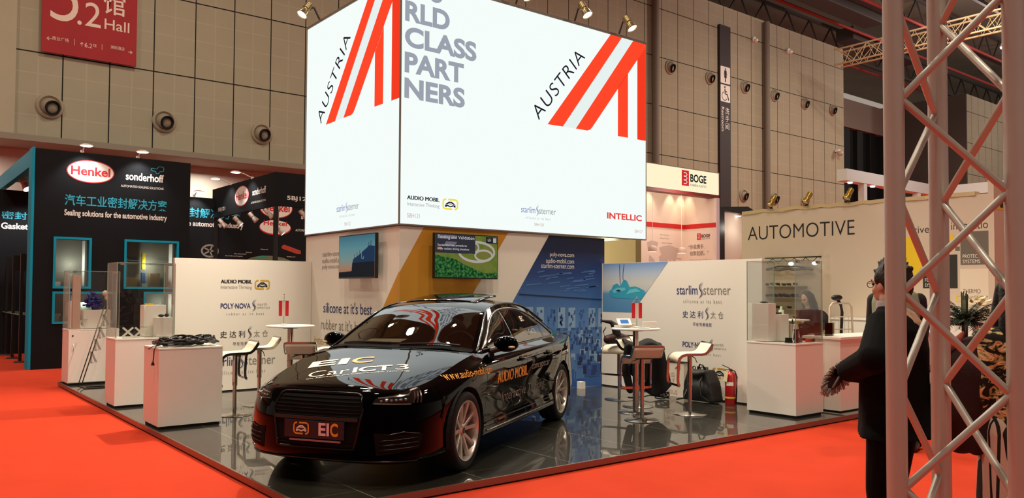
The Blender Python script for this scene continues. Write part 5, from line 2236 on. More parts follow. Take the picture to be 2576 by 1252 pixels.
def flag(label, loc, wave):
    t = thing('table_flag', label, 'flag', loc, math.radians(-38.5), 'small Austrian table flags')
    m = MB()
    m.lathe([(0, 0), (0.045, 0), (0.045, 0.012), (0.01, 0.018), (0, 0.018)], n=20)
    m.build('foot', M_wtop, t)
    m = MB()
    m.cyl((0, 0, 0.015), (0, 0, 0.395), 0.003, n=8)
    m.ell((0, 0, 0.40), 0.007, 0.007, 0.007, 10, 8)
    m.build('pole', M_chrome, t)
    for sg in (-1, 1):
        m = MB()
        m.tube([(sg * 0.062, -0.012, 0.318), (sg * 0.02, -0.008, 0.365), (0, -0.004, 0.392)], 0.0013, 5)
        m.build('cord', M_flw, t)
    m = MB()
    m.cyl((-0.068, -0.012, 0.318), (0.068, -0.012, 0.318), 0.003, n=8)
    m.build('crossbar', M_chrome, t)
    for k, (a, c, mm) in enumerate(((-0.066, -0.022, M_flr), (-0.022, 0.022, M_flw), (0.022, 0.066, M_flr))):
        m = MB()
        m.grid([[Vector((a + (c - a) * i / 3, -0.013 - wave * (math.sin(30 * (a + (c - a) * i / 3)) * 0.006 * (1 - j / 8)), 0.12 + 0.198 * j / 8)) for j in range(9)] for i in range(4)])
        m.build('stripe', mm, t, smooth=True)
    return t


flag('red and white table flag hanging square on the brochure table', (TR[0] + 0.02, TR[1], TZ), 0.4)
flag('red and white table flag on the table behind the car bonnet', (TL[0] - 0.07, TL[1] + 0.05, TZ), 1.2)
# things on the right table
small('tablet_stand', 'tilted white tablet with blue screen on the brochure table', 'tablet', (TR[0] - 0.12, TR[1] + 0.12, TZ + 0.001), [('b', -.1, -.05, 0, .08, .05, .035)], M_wtop)
t = thing('tablet', 'small white tablet with a blue picture leaning on the brochure table', 'tablet', (TR[0] - 0.11, TR[1] + 0.11, TZ + 0.037), math.radians(-30))
m = MB()
Mq = Matrix.Rotation(math.radians(40), 4, 'X')
m.box(-0.09, -0.06, 0.046, 0.09, 0.06, 0.056, Mq)
m.build('case', M_wtop, t, bevel=0.003)
m = MB()
m.box(-0.05, -0.035, 0.0565, 0.055, 0.035, 0.058, Mq)
m.build('screen', mat('picture_blue', '#2E6FC4', 0.3), t)
small('card_box', 'white card box with print standing on the brochure table', 'box', (TR[0] + 0.15, TR[1] - 0.10, TZ + 0.001), [('b', -.085, -.035, 0, .085, .035, .075)], M_wtop, rz=math.radians(-38))
small('cup_stack', 'low round cream dish behind the flag on the table', 'dish', (TR[0] + 0.03, TR[1] + 0.10, TZ + 0.001), [('c', (0, 0, 0), (0, 0, .05), .055, .06)], mat('dish_cream', '#E8E0C8', 0.5))
for i, (dx, dy, r_, l) in enumerate(((-0.14, -0.10, 10, 'flat white leaflet at the near rim of the brochure table'), (0.0, -0.13, -50, 'folded pale leaflet before the flag foot'), (-0.03, -0.02, -20, 'pale leaflet under the flag of the brochure table'))):
    small('leaflet', l, 'leaflet', (TR[0] + dx, TR[1] + dy, TZ + 0.001 + 0.004 * i), [('b', -.08, -.055, 0, .08, .055, .003)], mat('leaflet_pale', '#E6E2DC', 0.5), 'leaflets', math.radians(r_), 0)
for i, (dx, dy, l) in enumerate(((-0.02, -0.10, 'flat pale card on the table behind the car bonnet'), (0.10, 0.0, 'second pale card on the table behind the car bonnet, beyond the first'))):
    small('leaflet', l, 'leaflet', (TL[0] + dx, TL[1] + dy, TZ + 0.001), [('b', -.05, -.035, 0, .05, .035, .003)], mat('leaflet_pale'), 'leaflets', 0.4, 0)

# coat over the stool, bag on a stool
t = thing('draped_coat', 'long black coat draped over the stool behind the flag table', 'coat', (2.53, -1.98, PZ))
G = []
dv = Vector((-0.623, -0.782, 0))   # towards the viewer
for i in range(25):
    u = -0.5 + i / 24
    row = []
    for j in range(30):
        v = j / 29
        # over the seat then down the viewer-side
        if v < 0.35:
            k = v / 0.35
            p = RT_ * (u * 0.50 + 0.05) - dv * (0.20 - 0.42 * k) + Vector((0, 0, 0.83 + 0.05 * math.sin(k * PI) + 0.03 * math.sin(u * 9)))
        else:
            k = (v - 0.35) / 0.65
            ln = 0.52 + 0.13 * math.sin(u * 5 + 1) + 0.10 * u
            p = RT_ * ((u * (0.50 + 0.12 * k)) + 0.05 + 0.05 * k) + dv * (0.22 + 0.03 * math.sin(u * 22) * k + 0.03 * k) + Vector((0, 0, 0.83 - ln * k))
        row.append(p)
    G.append(row)
m = MB()
m.grid(G)
o = m.build('coat_body', mat('coat_black', '#0d0c0d', 0.9), t, smooth=True)
o.modifiers.new('solid', 'SOLIDIFY').thickness = 0.02
m = MB()
m.limb([RT_ * -0.16 + dv * 0.24 + Vector((0, 0, 0.80)), RT_ * -0.20 + dv * 0.26 + Vector((0, 0, 0.5)), RT_ * -0.14 + dv * 0.25 + Vector((0, 0, 0.25))], [0.06, 0.055, 0.05])
m.build('coat_sleeve', mat('coat_black'), t, remesh=0.012, smit=4)
t = thing('shoulder_bag', 'dark red and black bag lying on the stool behind the flag table', 'bag', (2.66, -1.45, PZ + 0.79))
m = MB()
m.limb([(-0.10, 0.06, 0.07), (0.05, 0.02, 0.09), (0.16, -0.05, 0.07)], [0.065, 0.085, 0.06])
m.build('body', mat('bag_maroon', '#35110f', 0.5), t, remesh=0.012, smit=3)
m = MB()
m.limb([(0.02, 0.0, 0.14), (0.0, 0.02, 0.25), (-0.04, 0.05, 0.31)], [0.06, 0.055, 0.03])
m.limb([(-0.04, 0.05, 0.31), (-0.15, 0.12, 0.33)], [0.03, 0.02])
m.build('top_flap', mat('bag_black', '#140a0a', 0.6), t, remesh=0.010, smit=3)
m = MB()
m.tube([(-0.14, 0.08, 0.10), (-0.16, 0.09, 0.18), (-0.13, 0.07, 0.24)], 0.008, 8)
m.build('strap', mat('bag_black'), t, smooth=True)

# things by the right low wall
t = thing('backpack', 'black backpack slumped on the floor against the white partition', 'backpack', (3.52, -2.22, PZ))
m = MB()
m.prism([(-0.07, -0.29, 0.02), (-0.07, 0.24, 0.02), (-0.06, 0.24, 0.25), (-0.05, 0.17, 0.44), (-0.05, -0.13, 0.45), (-0.06, -0.23, 0.28)], (0.24, 0, 0))
m.ell((-0.03, -0.02, 0.17), 0.10, 0.20, 0.14, 16, 12)
m.limb([(-0.06, -0.12, 0.42), (-0.07, 0.0, 0.39), (-0.06, 0.14, 0.41)], [0.03, 0.035, 0.03])
m.build('body', mat('pack_black', '#101011', 0.65, bump=(9, 0.4)), t, remesh=0.016, smit=9)
m = MB()
m.tube([(0.06, -0.06, 0.45), (0.04, -0.03, 0.51), (0.05, 0.03, 0.52), (0.06, 0.07, 0.45)], 0.011, 8)
m.build('carry_loop', blkp, t, smooth=True)
m = MB()
m.tube([(-0.02, -0.10, 0.40), (-0.14, -0.12, 0.30), (-0.15, -0.13, 0.12), (-0.05, -0.22, 0.02), (0.02, -0.32, 0.014)], 0.014, 8)
m.build('shoulder_strap', blkp, t, smooth=True)
m = MB()
m.tube([(-0.04, 0.17, 0.20), (-0.14, 0.16, 0.05), (-0.12, 0.30, 0.02)], 0.012, 8)
m.build('shoulder_strap', blkp, t, smooth=True)
t = thing('loose_cable', 'coiled black cable with plug on the floor before the paper bag', 'cable', (3.32, -1.72, PZ))
m = MB()
P = []
for i in range(60):
    a = i * 0.55
    P.append((0.09 * math.cos(a) * (1 + 0.15 * math.sin(i)), 0.10 * math.sin(a), 0.02 + 0.09 * (0.5 + 0.5 * math.sin(a * 0.7))))
P += [(-0.10, 0.15, 0.05), (-0.18, 0.26, 0.02), (-0.26, 0.34, 0.012)]
m.tube(P, 0.009, 7)
m.build('cord', mat('cable_black'), t, smooth=True)
m = MB()
m.box(-0.30, 0.33, 0.002, -0.25, 0.39, 0.022)
m.build('plug', blkp, t, bevel=0.003)
t = thing('paper_bag', 'white paper carrier bag printed with rose letters, leaning by the partition', 'bag', (3.70, -1.60, PZ))
m = MB()
m.box(0, -0.20, 0.0, 0.12, 0.20, 0.50)
m.build('body', mat('paper_white', '#E4DACB', 0.75), t, bevel=0.003)
m = MB()
F = Fr((-0.002, 0.20, 0), (0, -1, 0), (0, 0, 1))
pr = mat('letter_sand', '#C8B49C', 0.7)
for i, s_ in enumerate(('NIOUS', 'GE', 'URLY', 'PRIS', 'SU')):
    word(m, s_, F, 0.03, 0.04 + i * 0.085, 0.05 * len(s_), 0.06, pr, 0.01)
stroke(m, F, [(0.24, 0.41), (0.31, 0.47)], 0.012, M_inkR)
stroke(m, F, [(0.27, 0.41), (0.33, 0.47), (0.33, 0.41)], 0.012, M_inkR)
stroke(m, F, [(0.30, 0.41), (0.30, 0.44)], 0.010, M_inkR)
m.build('lettering', None, t)
m = MB()
m.tube([(0.02, 0.10, 0.50), (0.015, 0.08, 0.53), (0.015, -0.05, 0.535), (0.02, -0.09, 0.50)], 0.006, 7)
m.build('handle', blkp, t, smooth=True)
m = MB()
m.box(-0.01, -0.22, 0.502, 0.10, 0.16, 0.514)
m.build('folded_top', mat('umbrella_black', '#101010', 0.6), t)

t = thing('fire_extinguisher', 'red fire extinguisher with yellow band against the white partition', 'extinguisher', (3.69, -2.62, PZ))
M_fe = mat('extinguisher_red', '#B3191C', 0.25, coat=0.5)
m = MB()
m.lathe([(0, 0), (0.072, 0), (0.078, 0.008), (0.078, 0.37), (0.070, 0.41), (0.04, 0.44), (0.025, 0.45), (0, 0.45)], n=28)
m.build('cylinder', M_fe, t, smooth='auto')
m = MB()
m.lathe([(0.0785, 0.085), (0.081, 0.088), (0.081, 0.105), (0.0785, 0.108)], n=28)
m.build('band', mat('band_yellow', '#D9B13A', 0.5), t)
m = MB()
m.cyl((0, 0, 0.45), (0, 0, 0.485), 0.02, n=14)
m.build('valve', mat('valve_brass', '#9a7a3a', 0.3, 0.8), t)
m = MB()
m.sweep([(-0.02, 0.0, 0.485), (-0.02, 0.03, 0.50), (-0.03, 0.12, 0.53)], [(-.01, -.003), (.01, -.003), (.01, .003), (-.01, .003)])
m.build('lever', M_blk, t)
m = MB()
m.sweep([(-0.02, -0.01, 0.475), (-0.02, 0.05, 0.47), (-0.02, 0.10, 0.46)], [(-.01, -.003), (.01, -.003), (.01, .003), (-.01, .003)])
m.build('grip', M_blk, t)
m = MB()
m.tube([(-0.01, -0.02, 0.47), (-0.02, -0.08, 0.46), (-0.02, -0.115, 0.38), (-0.02, -0.11, 0.2), (-0.02, -0.095, 0.02)], 0.010, 8)
m.build('hose', M_blk, t, smooth=True)
m = MB()
m.prism([(-0.085, 0.06, 0.33), (-0.095, -0.005, 0.31), (-0.085, -0.02, 0.44), (-0.075, 0.045, 0.46)], (-0.002, 0, 0))
m.build('tag', mat('tag_cream', '#E0D4A8', 0.7), t)
m = MB()
m.grid([[Vector((0.0792 * math.cos(a), 0.0792 * math.sin(a), z)) for z in (0.26, 0.31)] for a in [math.radians(170 + 12 * i) for i in range(7)]])
m.build('sticker', M_wtop, t)
small('socket_cube', 'white socket cube on the floor at the blue photo wall', 'socket', (3.27, -0.10, PZ), [('b', -.045, -.05, 0, .045, .05, .11)], M_wtop)

# ------------------------------------------------------------------ black neighbour booth
M_blackb = mat('booth_black', '#14171B', 0.8, spec=0.2, vary=(3, 0.12))
t = thing('exhibition_wall', 'black booth wall with white oval logo and turquoise Chinese slogan', 'wall panel', (0, 8.9, 0))
hx = ((-2.69, -2.02, 1.61, 2.63), (-1.38, -0.30, 1.61, 2.63), (-2.69, -1.55, 0.90, 1.53), (-0.98, -0.30, 0.90, 1.53))
ys = [(0.0, 0.9), (0.9, 1.53), (1.53, 1.61), (1.61, 2.63), (2.63, 4.38)]
m = MB()
for z0, z1 in ys:
    cuts = sorted((a, c) for a, c, p, q in hx if p <= z0 + 1e-6 and q >= z1 - 1e-6)
    x = -3.05
    for a, c in cuts + [(-0.07, -0.07)]:
        if a - x > 1e-4:
            m.box(x, 0, z0, a, 0.40, z1)
        x = c
m.build('board', M_blackb, t)
m = MB()
m.box(-3.10, -0.004, 0, -3.052, 0.42, 4.40)
m.build('edge_board', M_teal, t)
F = Fr((0, 0, 0), (1, 0, 0), (0, 0, 1))
m = MB()
henkel(m, F, -2.055, 4.0, 0.445, 0.235, M_inkR, M_inkW)
m.build('oval_logo', None, t)
m = MB()
sonderhoff(m, F, -1.39, 3.74, 0.76, 0.49, M_inkW, M_inkT)
m.build('logo', None, t)
m = MB()
word(m, '汽车工业密封解决方案', F, -2.52, 3.28, 1.97, 0.23, M_inkT, 0.012)
m.build('slogan', None, t)
m = MB()
word(m, 'Sealing solutions for the automotive industry', F, -2.52, 3.04, 1.97, 0.16, M_inkW, 0.025)
m.build('lettering', None, t)
gm2 = glassmat('window_glass', (0.8, 0.85, 0.84), 1.2, 1.7)
for k, (a, c, p, q) in enumerate(hx):
    m = MB()
    w_ = 0.035
    m.box(a - 0.01, -0.02, p - 0.01, a + w_, 0.10, q + 0.01)
    m.box(c - w_, -0.02, p - 0.01, c + 0.01, 0.10, q + 0.01)
    m.box(a + w_, -0.02, q - w_, c - w_, 0.10, q + 0.01)
    m.box(a + w_, -0.02, p - 0.01, c - w_, 0.10, p + w_)
    wf_ = m.build('window_frame', M_teal, t)
    m = MB()
    m.box(a + w_, 0.10, p + w_, c - w_, 0.108, q - w_)
    m.build('window_pane', gm2, wf_)
    m = MB()
    m.box(a, 0.395, p, c, 0.41, q)
    m.build('niche_back', mat('niche_grey', '#5d5a50', 0.8), wf_)
    m = MB()
    m.box(c - 0.09, 0.12, p + 0.04, c - 0.04, 0.39, q - 0.04)
    m.build('side_panel', M_wlac, wf_)
lamp('niche_lamp', 'POINT', (-2.35, 9.10, 2.1), 9, (1, .95, .85), 0.03)
lamp('niche_lamp', 'POINT', (-0.85, 9.10, 2.1), 12, (1, .95, .85), 0.03)
lamp('niche_lamp', 'POINT', (-2.1, 9.10, 1.3), 8, (1, .95, .85), 0.03)
lamp('niche_lamp', 'POINT', (-0.6, 9.10, 1.3), 6, (1, .95, .85), 0.03)
wy = 9.16
small('sample_tin', 'ochre tin in the black booth window behind the tall case', 'tin', (-1.18, wy, 1.61), [('b', -.11, -.05, 0, .11, .05, .24)], mat('tin_ochre', '#C9922A', 0.5))
small('sample_tube', 'tall yellow tube hanging in the upper booth window', 'tube', (-0.945, wy, 2.02), [('b', -.035, -.03, 0, .035, .03, .36)], mat('tube_yellow', '#E0C01A', 0.5))
small('sample_tube', 'short blue tube below the yellow one in the booth window', 'tube', (-0.945, wy, 1.65), [('b', -.04, -.03, 0, .04, .03, .30)], mat('tube_blue', '#2F62A8', 0.5))
small('sample_carton', 'pale brown carton in the booth window beside the blue tube', 'carton', (-0.72, wy, 1.61), [('b', -.10, -.06, 0, .10, .06, .33)], mat('carton_tan', '#B58F66', 0.6))
small('sample_card', 'white card before the blue tube in the booth window', 'card', (-0.92, wy - 0.03, 1.61), [('b', -.06, -.003, 0, .06, .003, .11)], M_wtop, bevel=0)
small('sample_card', 'white card at the lower corner of the narrow booth window', 'card', (-2.58, wy, 1.61), [('b', -.06, -.003, 0, .06, .003, .13)], M_wtop, bevel=0)
small('sample_part', 'white seal ring on a dark backing in the narrow booth window', 'ring', (-2.2, wy, 1.66), [('c', (0, -.02, .06), (0, .02, .06), .05)], M_wtop)
small('sample_box', 'white box standing in the narrow booth window beside the ring', 'box', (-2.36, wy, 1.61), [('b', -.045, -.05, 0, .045, .05, .29)], M_wtop)
small('sample_box', 'large pale green box in the lower booth window', 'box', (-2.15, wy, 1.05), [('b', -.28, -.06, 0, .28, .06, .27)], mat('box_mint', '#C8D8CC', 0.6))
small('sample_bottle', 'light blue bottle on the pale green box in the lower booth window', 'bottle', (-2.33, wy, 1.322), [('c', (0, 0, 0), (0, 0, .12), .035), ('c', (0, 0, .12), (0, 0, .15), .015)], mat('bottle_blue', '#9CC6DA', 0.3))
small('sample_card', 'white card at the lower corner of the low booth window', 'card', (-2.58, wy, 0.94), [('b', -.08, -.003, 0, .08, .003, .15)], M_wtop, bevel=0)
small('sample_plinth', 'grey shelf block under the pale green box', 'block', (-2.12, wy, 0.937), [('b', -.40, -.05, 0, .40, .08, .112)], mat('niche_grey'))
# canopy beam, inner black wall, glass posts on the aisle side
t = thing('canopy_beam', 'turquoise canopy beam running back from the black booth wall', 'beam', (-3.07, 9.34, 4.05))
m = MB()
m.box(-0.02, 0, 0.0, 0.10, 5.2, 0.34)
m.build('beam_board', M_teal, t)
m = MB()
m.box(0.101, 0, 0.26, 2.4, 5.2, 0.33)
m.build('canopy_board', M_teal, t)
t = thing('inner_wall', 'black inner booth wall with the cut-off word Gasketi', 'wall panel', (-3.4, 13.6, 0))
m = MB()
m.box(0, 0, 0, 3.6, 0.12, 4.0)
m.build('board', M_blackb, t)
F = Fr((0, 0, 0), (1, 0, 0), (0, 0, 1))
m = MB()
word(m, '密封,', F, 0.30, 3.28, 0.60, 0.20, M_inkT, 0.01)
m.build('slogan', None, t)
m = MB()
word(m, 'Gasketing', F, 0.30, 3.0, 0.80, 0.20, M_inkW, 0.03)
m.build('lettering', None, t)
for k, y in enumerate((13.3, 12.1, 10.9)):
    t = thing('glass_stand', 'tall dark post with glass shelf and red oval, ' + ('farthest along the black booth side', 'middle along the black booth side', 'closest behind the black booth wall')[k], 'display stand', (-2.98, y, 0), 0, 'glass display posts')
    m = MB()
    m.box(-0.03, -0.03, 0, 0.03, 0.03, 2.35)
    m.build('post', M_blk, t)
    m = MB()
    m.box(-0.02, 0.04, 0.1, -0.01, 0.9, 2.0)
    m.build('glass_pane', M_gls, t)
    m = MB()
    m.box(-0.05, 0.031, 1.02, 0.25, 0.95, 1.04)
    m.build('shelf', M_edge, t)
    m = MB()
    m.box(0.031, -0.034, 2.0, 0.40, -0.004, 2.35)
    m.build('header_board', M_blk, t)
    m = MB()
    disc(m, Fr((0, -0.035, 0), (1, 0, 0), (0, 0, 1)), 0.21, 2.17, 0.10, 0.13, M_inkW, 0.002)
    word(m, 'Henkel', Fr((0, -0.035, 0), (1, 0, 0), (0, 0, 1)), 0.13, 2.14, 0.16, 0.06, M_inkR, 0.02, 0.004)
    m.build('oval_logo', None, t)
    m = MB()
    m.box(-0.12, -0.12, 0, 0.12, -0.031, 0.03)
    m.build('foot', M_steel, t)
# back wall with slogan
t = thing('exhibition_wall', 'black rear booth wall with cut-off slogan, oval with painted reflection and car part pictures', 'wall panel', (1.0, 13.2, 0))
m = MB()
m.box(0, 0, 0, 5.6, 0.12, 4.12)
m.build('board', M_blackb, t)
F = Fr((-1.0, 0, 0), (1, 0, 0), (0, 0, 1))
m = MB()
word(m, '封解决方案', F, 1.20, 3.56, 1.42, 0.27, M_inkT, 0.012)
m.build('slogan', None, t)
m = MB()
word(m, 'e automotive industry', F, 1.17, 3.28, 1.52, 0.19, M_inkW, 0.03)
m.build('lettering', None, t)
m = MB()
henkel(m, F, 3.65, 3.98, 0.50, 0.30, M_inkR, M_inkW)
m.build('oval_logo', None, t)
m = MB()  # reflection of the oval above, painted on as flat print
disc(m, F, 3.63, 3.40, 0.48, 0.22, M_inkR, 0.004)
disc(m, F, 3.63, 3.42, 0.46, 0.20, M_inkW, 0.006)
word(m, 'Henkel', F, 3.28, 3.46, 0.70, 0.14, M_inkR, 0.02, 0.008)
m.build('oval_logo', None, t)
m = MB()
word(m, 'sonderhoff', F, 4.42, 3.70, 0.8, 0.13, M_inkW, 0.02)
word(m, 'AUTOMATED SEALING SOLUTIONS', F, 4.25, 3.33, 1.1, 0.07, M_inkW, 0.01)
m.build('logo', None, t)
m = MB()
stroke(m, F, [(1.77 + 0.22 * math.cos(a), 2.66 + 0.16 * math.sin(a)) for a in [2 * PI * i / 30 for i in range(30)]], 0.05, M_inkG, closed=True)
for k in range(5):
    a = 2 * PI * k / 5
    stroke(m, F, [(1.77, 2.66), (1.77 + 0.2 * math.cos(a), 2.66 + 0.15 * math.sin(a))], 0.04, M_inkG)
m.build('wheel_print', None, t)
m = MB()
pl(m, F, [(3.82, 2.86), (3.90, 2.92), (4.05, 2.88), (4.42, 2.76), (4.43, 2.66), (4.30, 2.66), (3.85, 2.80)], mat('print_taillight', '#B5402F', 0.6), 0.003)
m.build('tail_lamp_print', None, t)
m = MB()
pl(m, F, [(2.7, 2.40), (2.95, 2.52), (3.25, 2.58), (3.6, 2.58), (3.9, 2.53), (4.2, 2.42), (4.3, 2.3), (2.6, 2.3)], mat('print_olive', '#6f7a5c', 0.6), 0.003)
pl(m, F, [(2.95, 2.50), (3.2, 2.56), (3.45, 2.57), (3.2, 2.48)], mat('print_green', '#2f9c86', 0.6), 0.005)
m.build('car_print', None, t)
m = MB()
for x, z, s_ in ((2.2, 2.52, 'Door hollow profile gasket'), (2.45, 2.59, 'Door chimes handle'), (2.78, 2.64, 'Door lock'), (3.2, 2.74, 'Sliding roof'), (4.0, 2.55, 'Headlamp cover')):
    word(m, s_, F, x, z, 0.03 * len(s_) * 0.62, 0.035, M_inkW)
m.build('caption', None, t)

# header fascia
t = thing('fascia_beam', 'black header fascia of the neighbour booth with oval logo and stand number', 'fascia', (1.865, 8.9, 0))
m = MB()
m.box(0, 0.09, 3.58, 0.09, 4.45, 4.38)
m.build('side_board', M_blackb, t)
m = MB()
m.box(0, 0, 3.58, 3.2, 0.088, 4.38)
m.build('front_board', M_blackb, t)
m = MB()
m.box(0.01, 0.01, 0, 0.10, 0.10, 3.579)
m.build('post', M_blk, t)
m = MB()
m.box(0.0, 4.28, 0, 0.11, 4.40, 3.579)
m.build('post', M_blk, t)
F = Fr((0, 0, 0), (0, -1, 0), (0, 0, 1))
m = MB()
henkel(m, F, -(11.07 - 8.9), 4.0, 0.50, 0.265, M_inkR, M_inkW)
m.build('oval_logo', None, t)
m = MB()
word(m, 'sonderhoff', F, -(10.33 - 8.9), 3.94, 0.88, 0.17, M_inkW, 0.022)
word(m, 'AUTOMATED SEALING SOLUTIONS', F, -(10.42 - 8.9), 3.74, 0.97, 0.05, M_inkW, 0.01)
m.build('logo', None, t)
m = MB()
word(m, '5BJ121', F, -(12.86 - 8.9), 3.70, 0.56, 0.13, M_inkW, 0.012)
m.build('stand_number', None, t)
m = MB()
word(m, '5BJ121', Fr((0, 0, 0), (1, 0, 0), (0, 0, 1)), 0.30, 3.71, 0.56, 0.13, M_inkW, 0.02)
m.build('stand_number', None, t)
M_wsp = mat('spot_white', '#D8CFC6', 0.35)
HS = [((1.91, 12.72, 3.42), 'white spotlight farthest along the header fascia', 0), ((1.91, 11.55, 3.40), 'lit white spotlight second along the header fascia', 1), ((1.91, 10.48, 3.43), 'white spotlight third along the header fascia', 0), ((1.91, 9.45, 3.45), 'white spotlight hanging before the cut oval near the fascia post', 0), ((2.60, 8.99, 3.43), 'white spotlight hanging under the 5BJ121 front', 0), ((2.25, 9.6, 3.08), 'small lit white spotlight beside the fascia post', 1)]
for p, l, on in HS:
    t = thing('spotlight', l, 'spotlight', (p[0], p[1], 3.575), 0, 'white spotlights of the header fascia')
    m = MB()
    m.cyl((0, 0, -0.10 if p[2] > 3.2 else -0.4), (0, 0, 0), 0.012, n=8)
    m.build('hanger', M_wsp, t)
    spot_head(t, (0.10, -0.05, p[2] - 3.575 - 0.10), (0.55, -0.35, -0.7), 0.075, 0.26, M_wsp, G_bulbw if on else mat('bulb_off', '#cfc8bc', 0.2))
for k, (x, y, z, l) in enumerate(((-2.20, 8.6, 4.49, 'flat white arm lamp above the oval logo of the black wall'), (-1.14, 8.6, 4.48, 'flat white arm lamp above the turquoise squiggle logo'), (1.45, 11.87, 4.50, 'flat arm lamp at the far end of the header fascia'), (1.45, 10.37, 4.50, 'flat arm lamp over the header fascia oval'), (1.35, 12.9, 4.25, 'bright arm lamp over the rear booth wall'))):
    side = k in (2, 3)
    t = thing('arm_lamp', l, 'lamp', (x, y, z), 0, 'flat arm lamps of the black booth')
    m = MB()
    m.lathe([(0, 0.03), (0.07, 0.025), (0.13, 0.0), (0.13, -0.012), (0.0, -0.012)], n=20)
    m.build('lamp_head', M_wsp, t, smooth='auto')
    m = MB()
    m.lathe([(0, -0.013), (0.115, -0.013), (0.10, -0.022), (0, -0.024)], n=20)
    m.build('bulb', G_bulbw, t)
    end = Vector((0.42, 0, -0.11)) if side else Vector((-0.02, 0.32, -0.09))
    m = MB()
    m.tube([(0, 0, 0.02), end * 0.5 + Vector((0, 0, 0.03)), end], 0.012, 7)
    m.build('arm', M_wsp, t)
    m = MB()
    m.box(end.x - 0.03, end.y - 0.02, end.z - 0.03, end.x + 0.03, end.y + 0.02, end.z + 0.03)
    m.build('clamp', M_wsp, t)
    lamp('arm_beam', 'SPOT', (x, y, z - 0.05), 60, (1, .95, .9), 0.08, (x + (0.5 if side else 0), y + (0 if side else 0.4), z - 1.2), 100, 0.6)
for k, (y, l) in enumerate(((13.1, 'lit white spotlight at the far end of the turquoise canopy'), (11.6, 'white spotlight hanging just behind the turquoise wall edge'))):
    t = thing('spotlight', l, 'spotlight', (-2.72, y, 4.31), 0, 'canopy spotlights')
    m = MB()
    m.cyl((0, 0, -0.12), (0, 0, 0), 0.015, n=8)
    m.build('hanger', M_wsp, t)
    spot_head(t, (0.08, -0.12, -0.32), (0.3, -0.5, -0.8), 0.11, 0.34, M_wsp, G_bulbw)
lamp('canopy_beam_light', 'SPOT', (-2.6, 12.6, 3.85), 120, (1, .95, .9), 0.1, (-2.6, 13.6, 2.0), 100, 0.7)

# ------------------------------------------------------------------ lit booth with red stripe behind the stand
M_rose = mat('rose_wall', '#E6D2C4', 0.7)
t = thing('fascia_sign', 'cream lit header sign with red square logo and black word BOGE', 'sign', (11.2, 6.0, 4.48))
m = MB()
m.box(0, 0, 0.10, 3.63, 0.25, 0.77)
m.build('lit_panel', glow('cream_lit', (1.0, 0.90, 0.60), 1.0), t)
m = MB()
m.box(-0.01, -0.02, 0.0, 3.66, 0.26, 0.098)
m.build('red_rail', mat('rail_crimson', '#6d1712', 0.5), t)
m = MB()
m.box(3.635, -0.015, 0.10, 3.66, 0.26, 0.79)
m.build('end_cap', M_wlac, t)
m = MB()
m.box(-0.01, -0.015, 0.772, 3.634, 0.26, 0.79)
m.build('top_cap', mat('cap_grey', '#8f867a', 0.5), t)
F = Fr((-11.2, 0, -4.48), (1, 0, 0), (0, 0, 1))


def boge(m, F, x, z, h, rs=1.0):
    sq = glow('logo_red_lit', (0.72, 0.03, 0.03), 0.9) if rs else M_inkR
    wh = glow('logo_white_lit', (0.9, 0.85, 0.75), 0.9) if rs else M_inkW
    kk = glow('logo_black_lit', (0.02, 0.02, 0.02), 1) if rs else M_inkK
    rect(m, F, x, z, x + 0.72 * h, z + h, sq, 0.004)
    for zz in (0.14, 0.38, 0.62):
        stroke(m, F, [(x + 0.2 * h, z + (zz + 0.22) * h), (x + 0.42 * h, z + (zz + 0.22) * h), (x + 0.54 * h, z + (zz + 0.11) * h), (x + 0.42 * h, z + zz * h), (x + 0.2 * h, z + zz * h)], 0.06 * h, wh, 0.006)
    word(m, 'BOGE', F, x + 0.85 * h, z + 0.30 * h, 1.65 * h, 0.52 * h, kk, 0.03, 0.004)
    word(m, 'RUBBER & PLASTICS', F, x + 0.85 * h, z + 0.03 * h, 1.65 * h, 0.14 * h, kk, 0.0, 0.004)


m = MB()
boge(m, F, 13.10, 4.74, 0.46)
m.build('logo', None, t)
t = thing('booth_wall', 'rose booth corner wall with red stripe, world map and Chinese quotation', 'wall panel', (0, 7.13, 0))
m = MB()
m.box(9.0, 0, 0, 14.7, 0.1, 5.22)
m.build('back_board', M_rose, t)
m = MB()
m.box(14.6, -0.87, 0, 14.7, -0.001, 5.2)
m.box(14.6, -1.22, 0, 14.7, -0.871, 4.47)
m.build('side_board', M_rose, t)
m = MB()
m.box(14.6, -1.25, 0, 14.74, -1.221, 4.47)
m.build('edge_strip', mat('edge_lilac', '#CFC4CC', 0.6), t)
m = MB()
m.box(9.0, -0.012, 3.58, 14.588, -0.001, 3.72)
m.build('red_stripe', mat('stripe_red', '#C9201D', 0.5), t)
m = MB()
m.box(14.588, -1.22, 3.58, 14.599, -0.001, 3.72)
m.build('red_stripe', mat('stripe_red'), t)
F = Fr((0, 0, 0), (1, 0, 0), (0, 0, 1))
mp = mat('map_mauve', '#C3AFA6', 0.7)
m = MB()
pl(m, F, [(12.85, 3.10), (13.05, 3.16), (13.35, 3.12), (13.33, 3.02), (13.22, 2.92), (13.12, 2.86), (13.0, 2.80), (12.88, 2.9)], mp, 0.003)
pl(m, F, [(12.95, 2.72), (13.12, 2.62), (13.22, 2.52), (13.15, 2.35), (13.05, 2.1), (12.98, 2.1), (13.0, 2.4), (12.93, 2.55)], mp, 0.003)
pl(m, F, [(13.40, 2.95), (13.62, 3.02), (13.9, 3.05), (14.2, 2.98), (14.45, 2.92), (14.38, 2.82), (14.25, 2.78), (14.2, 2.62), (14.1, 2.5), (14.0, 2.62), (13.9, 2.5), (13.82, 2.62), (13.75, 2.4), (13.66, 2.15), (13.6, 2.15), (13.52, 2.45), (13.42, 2.5), (13.38, 2.66), (13.5, 2.75)], mp, 0.003)
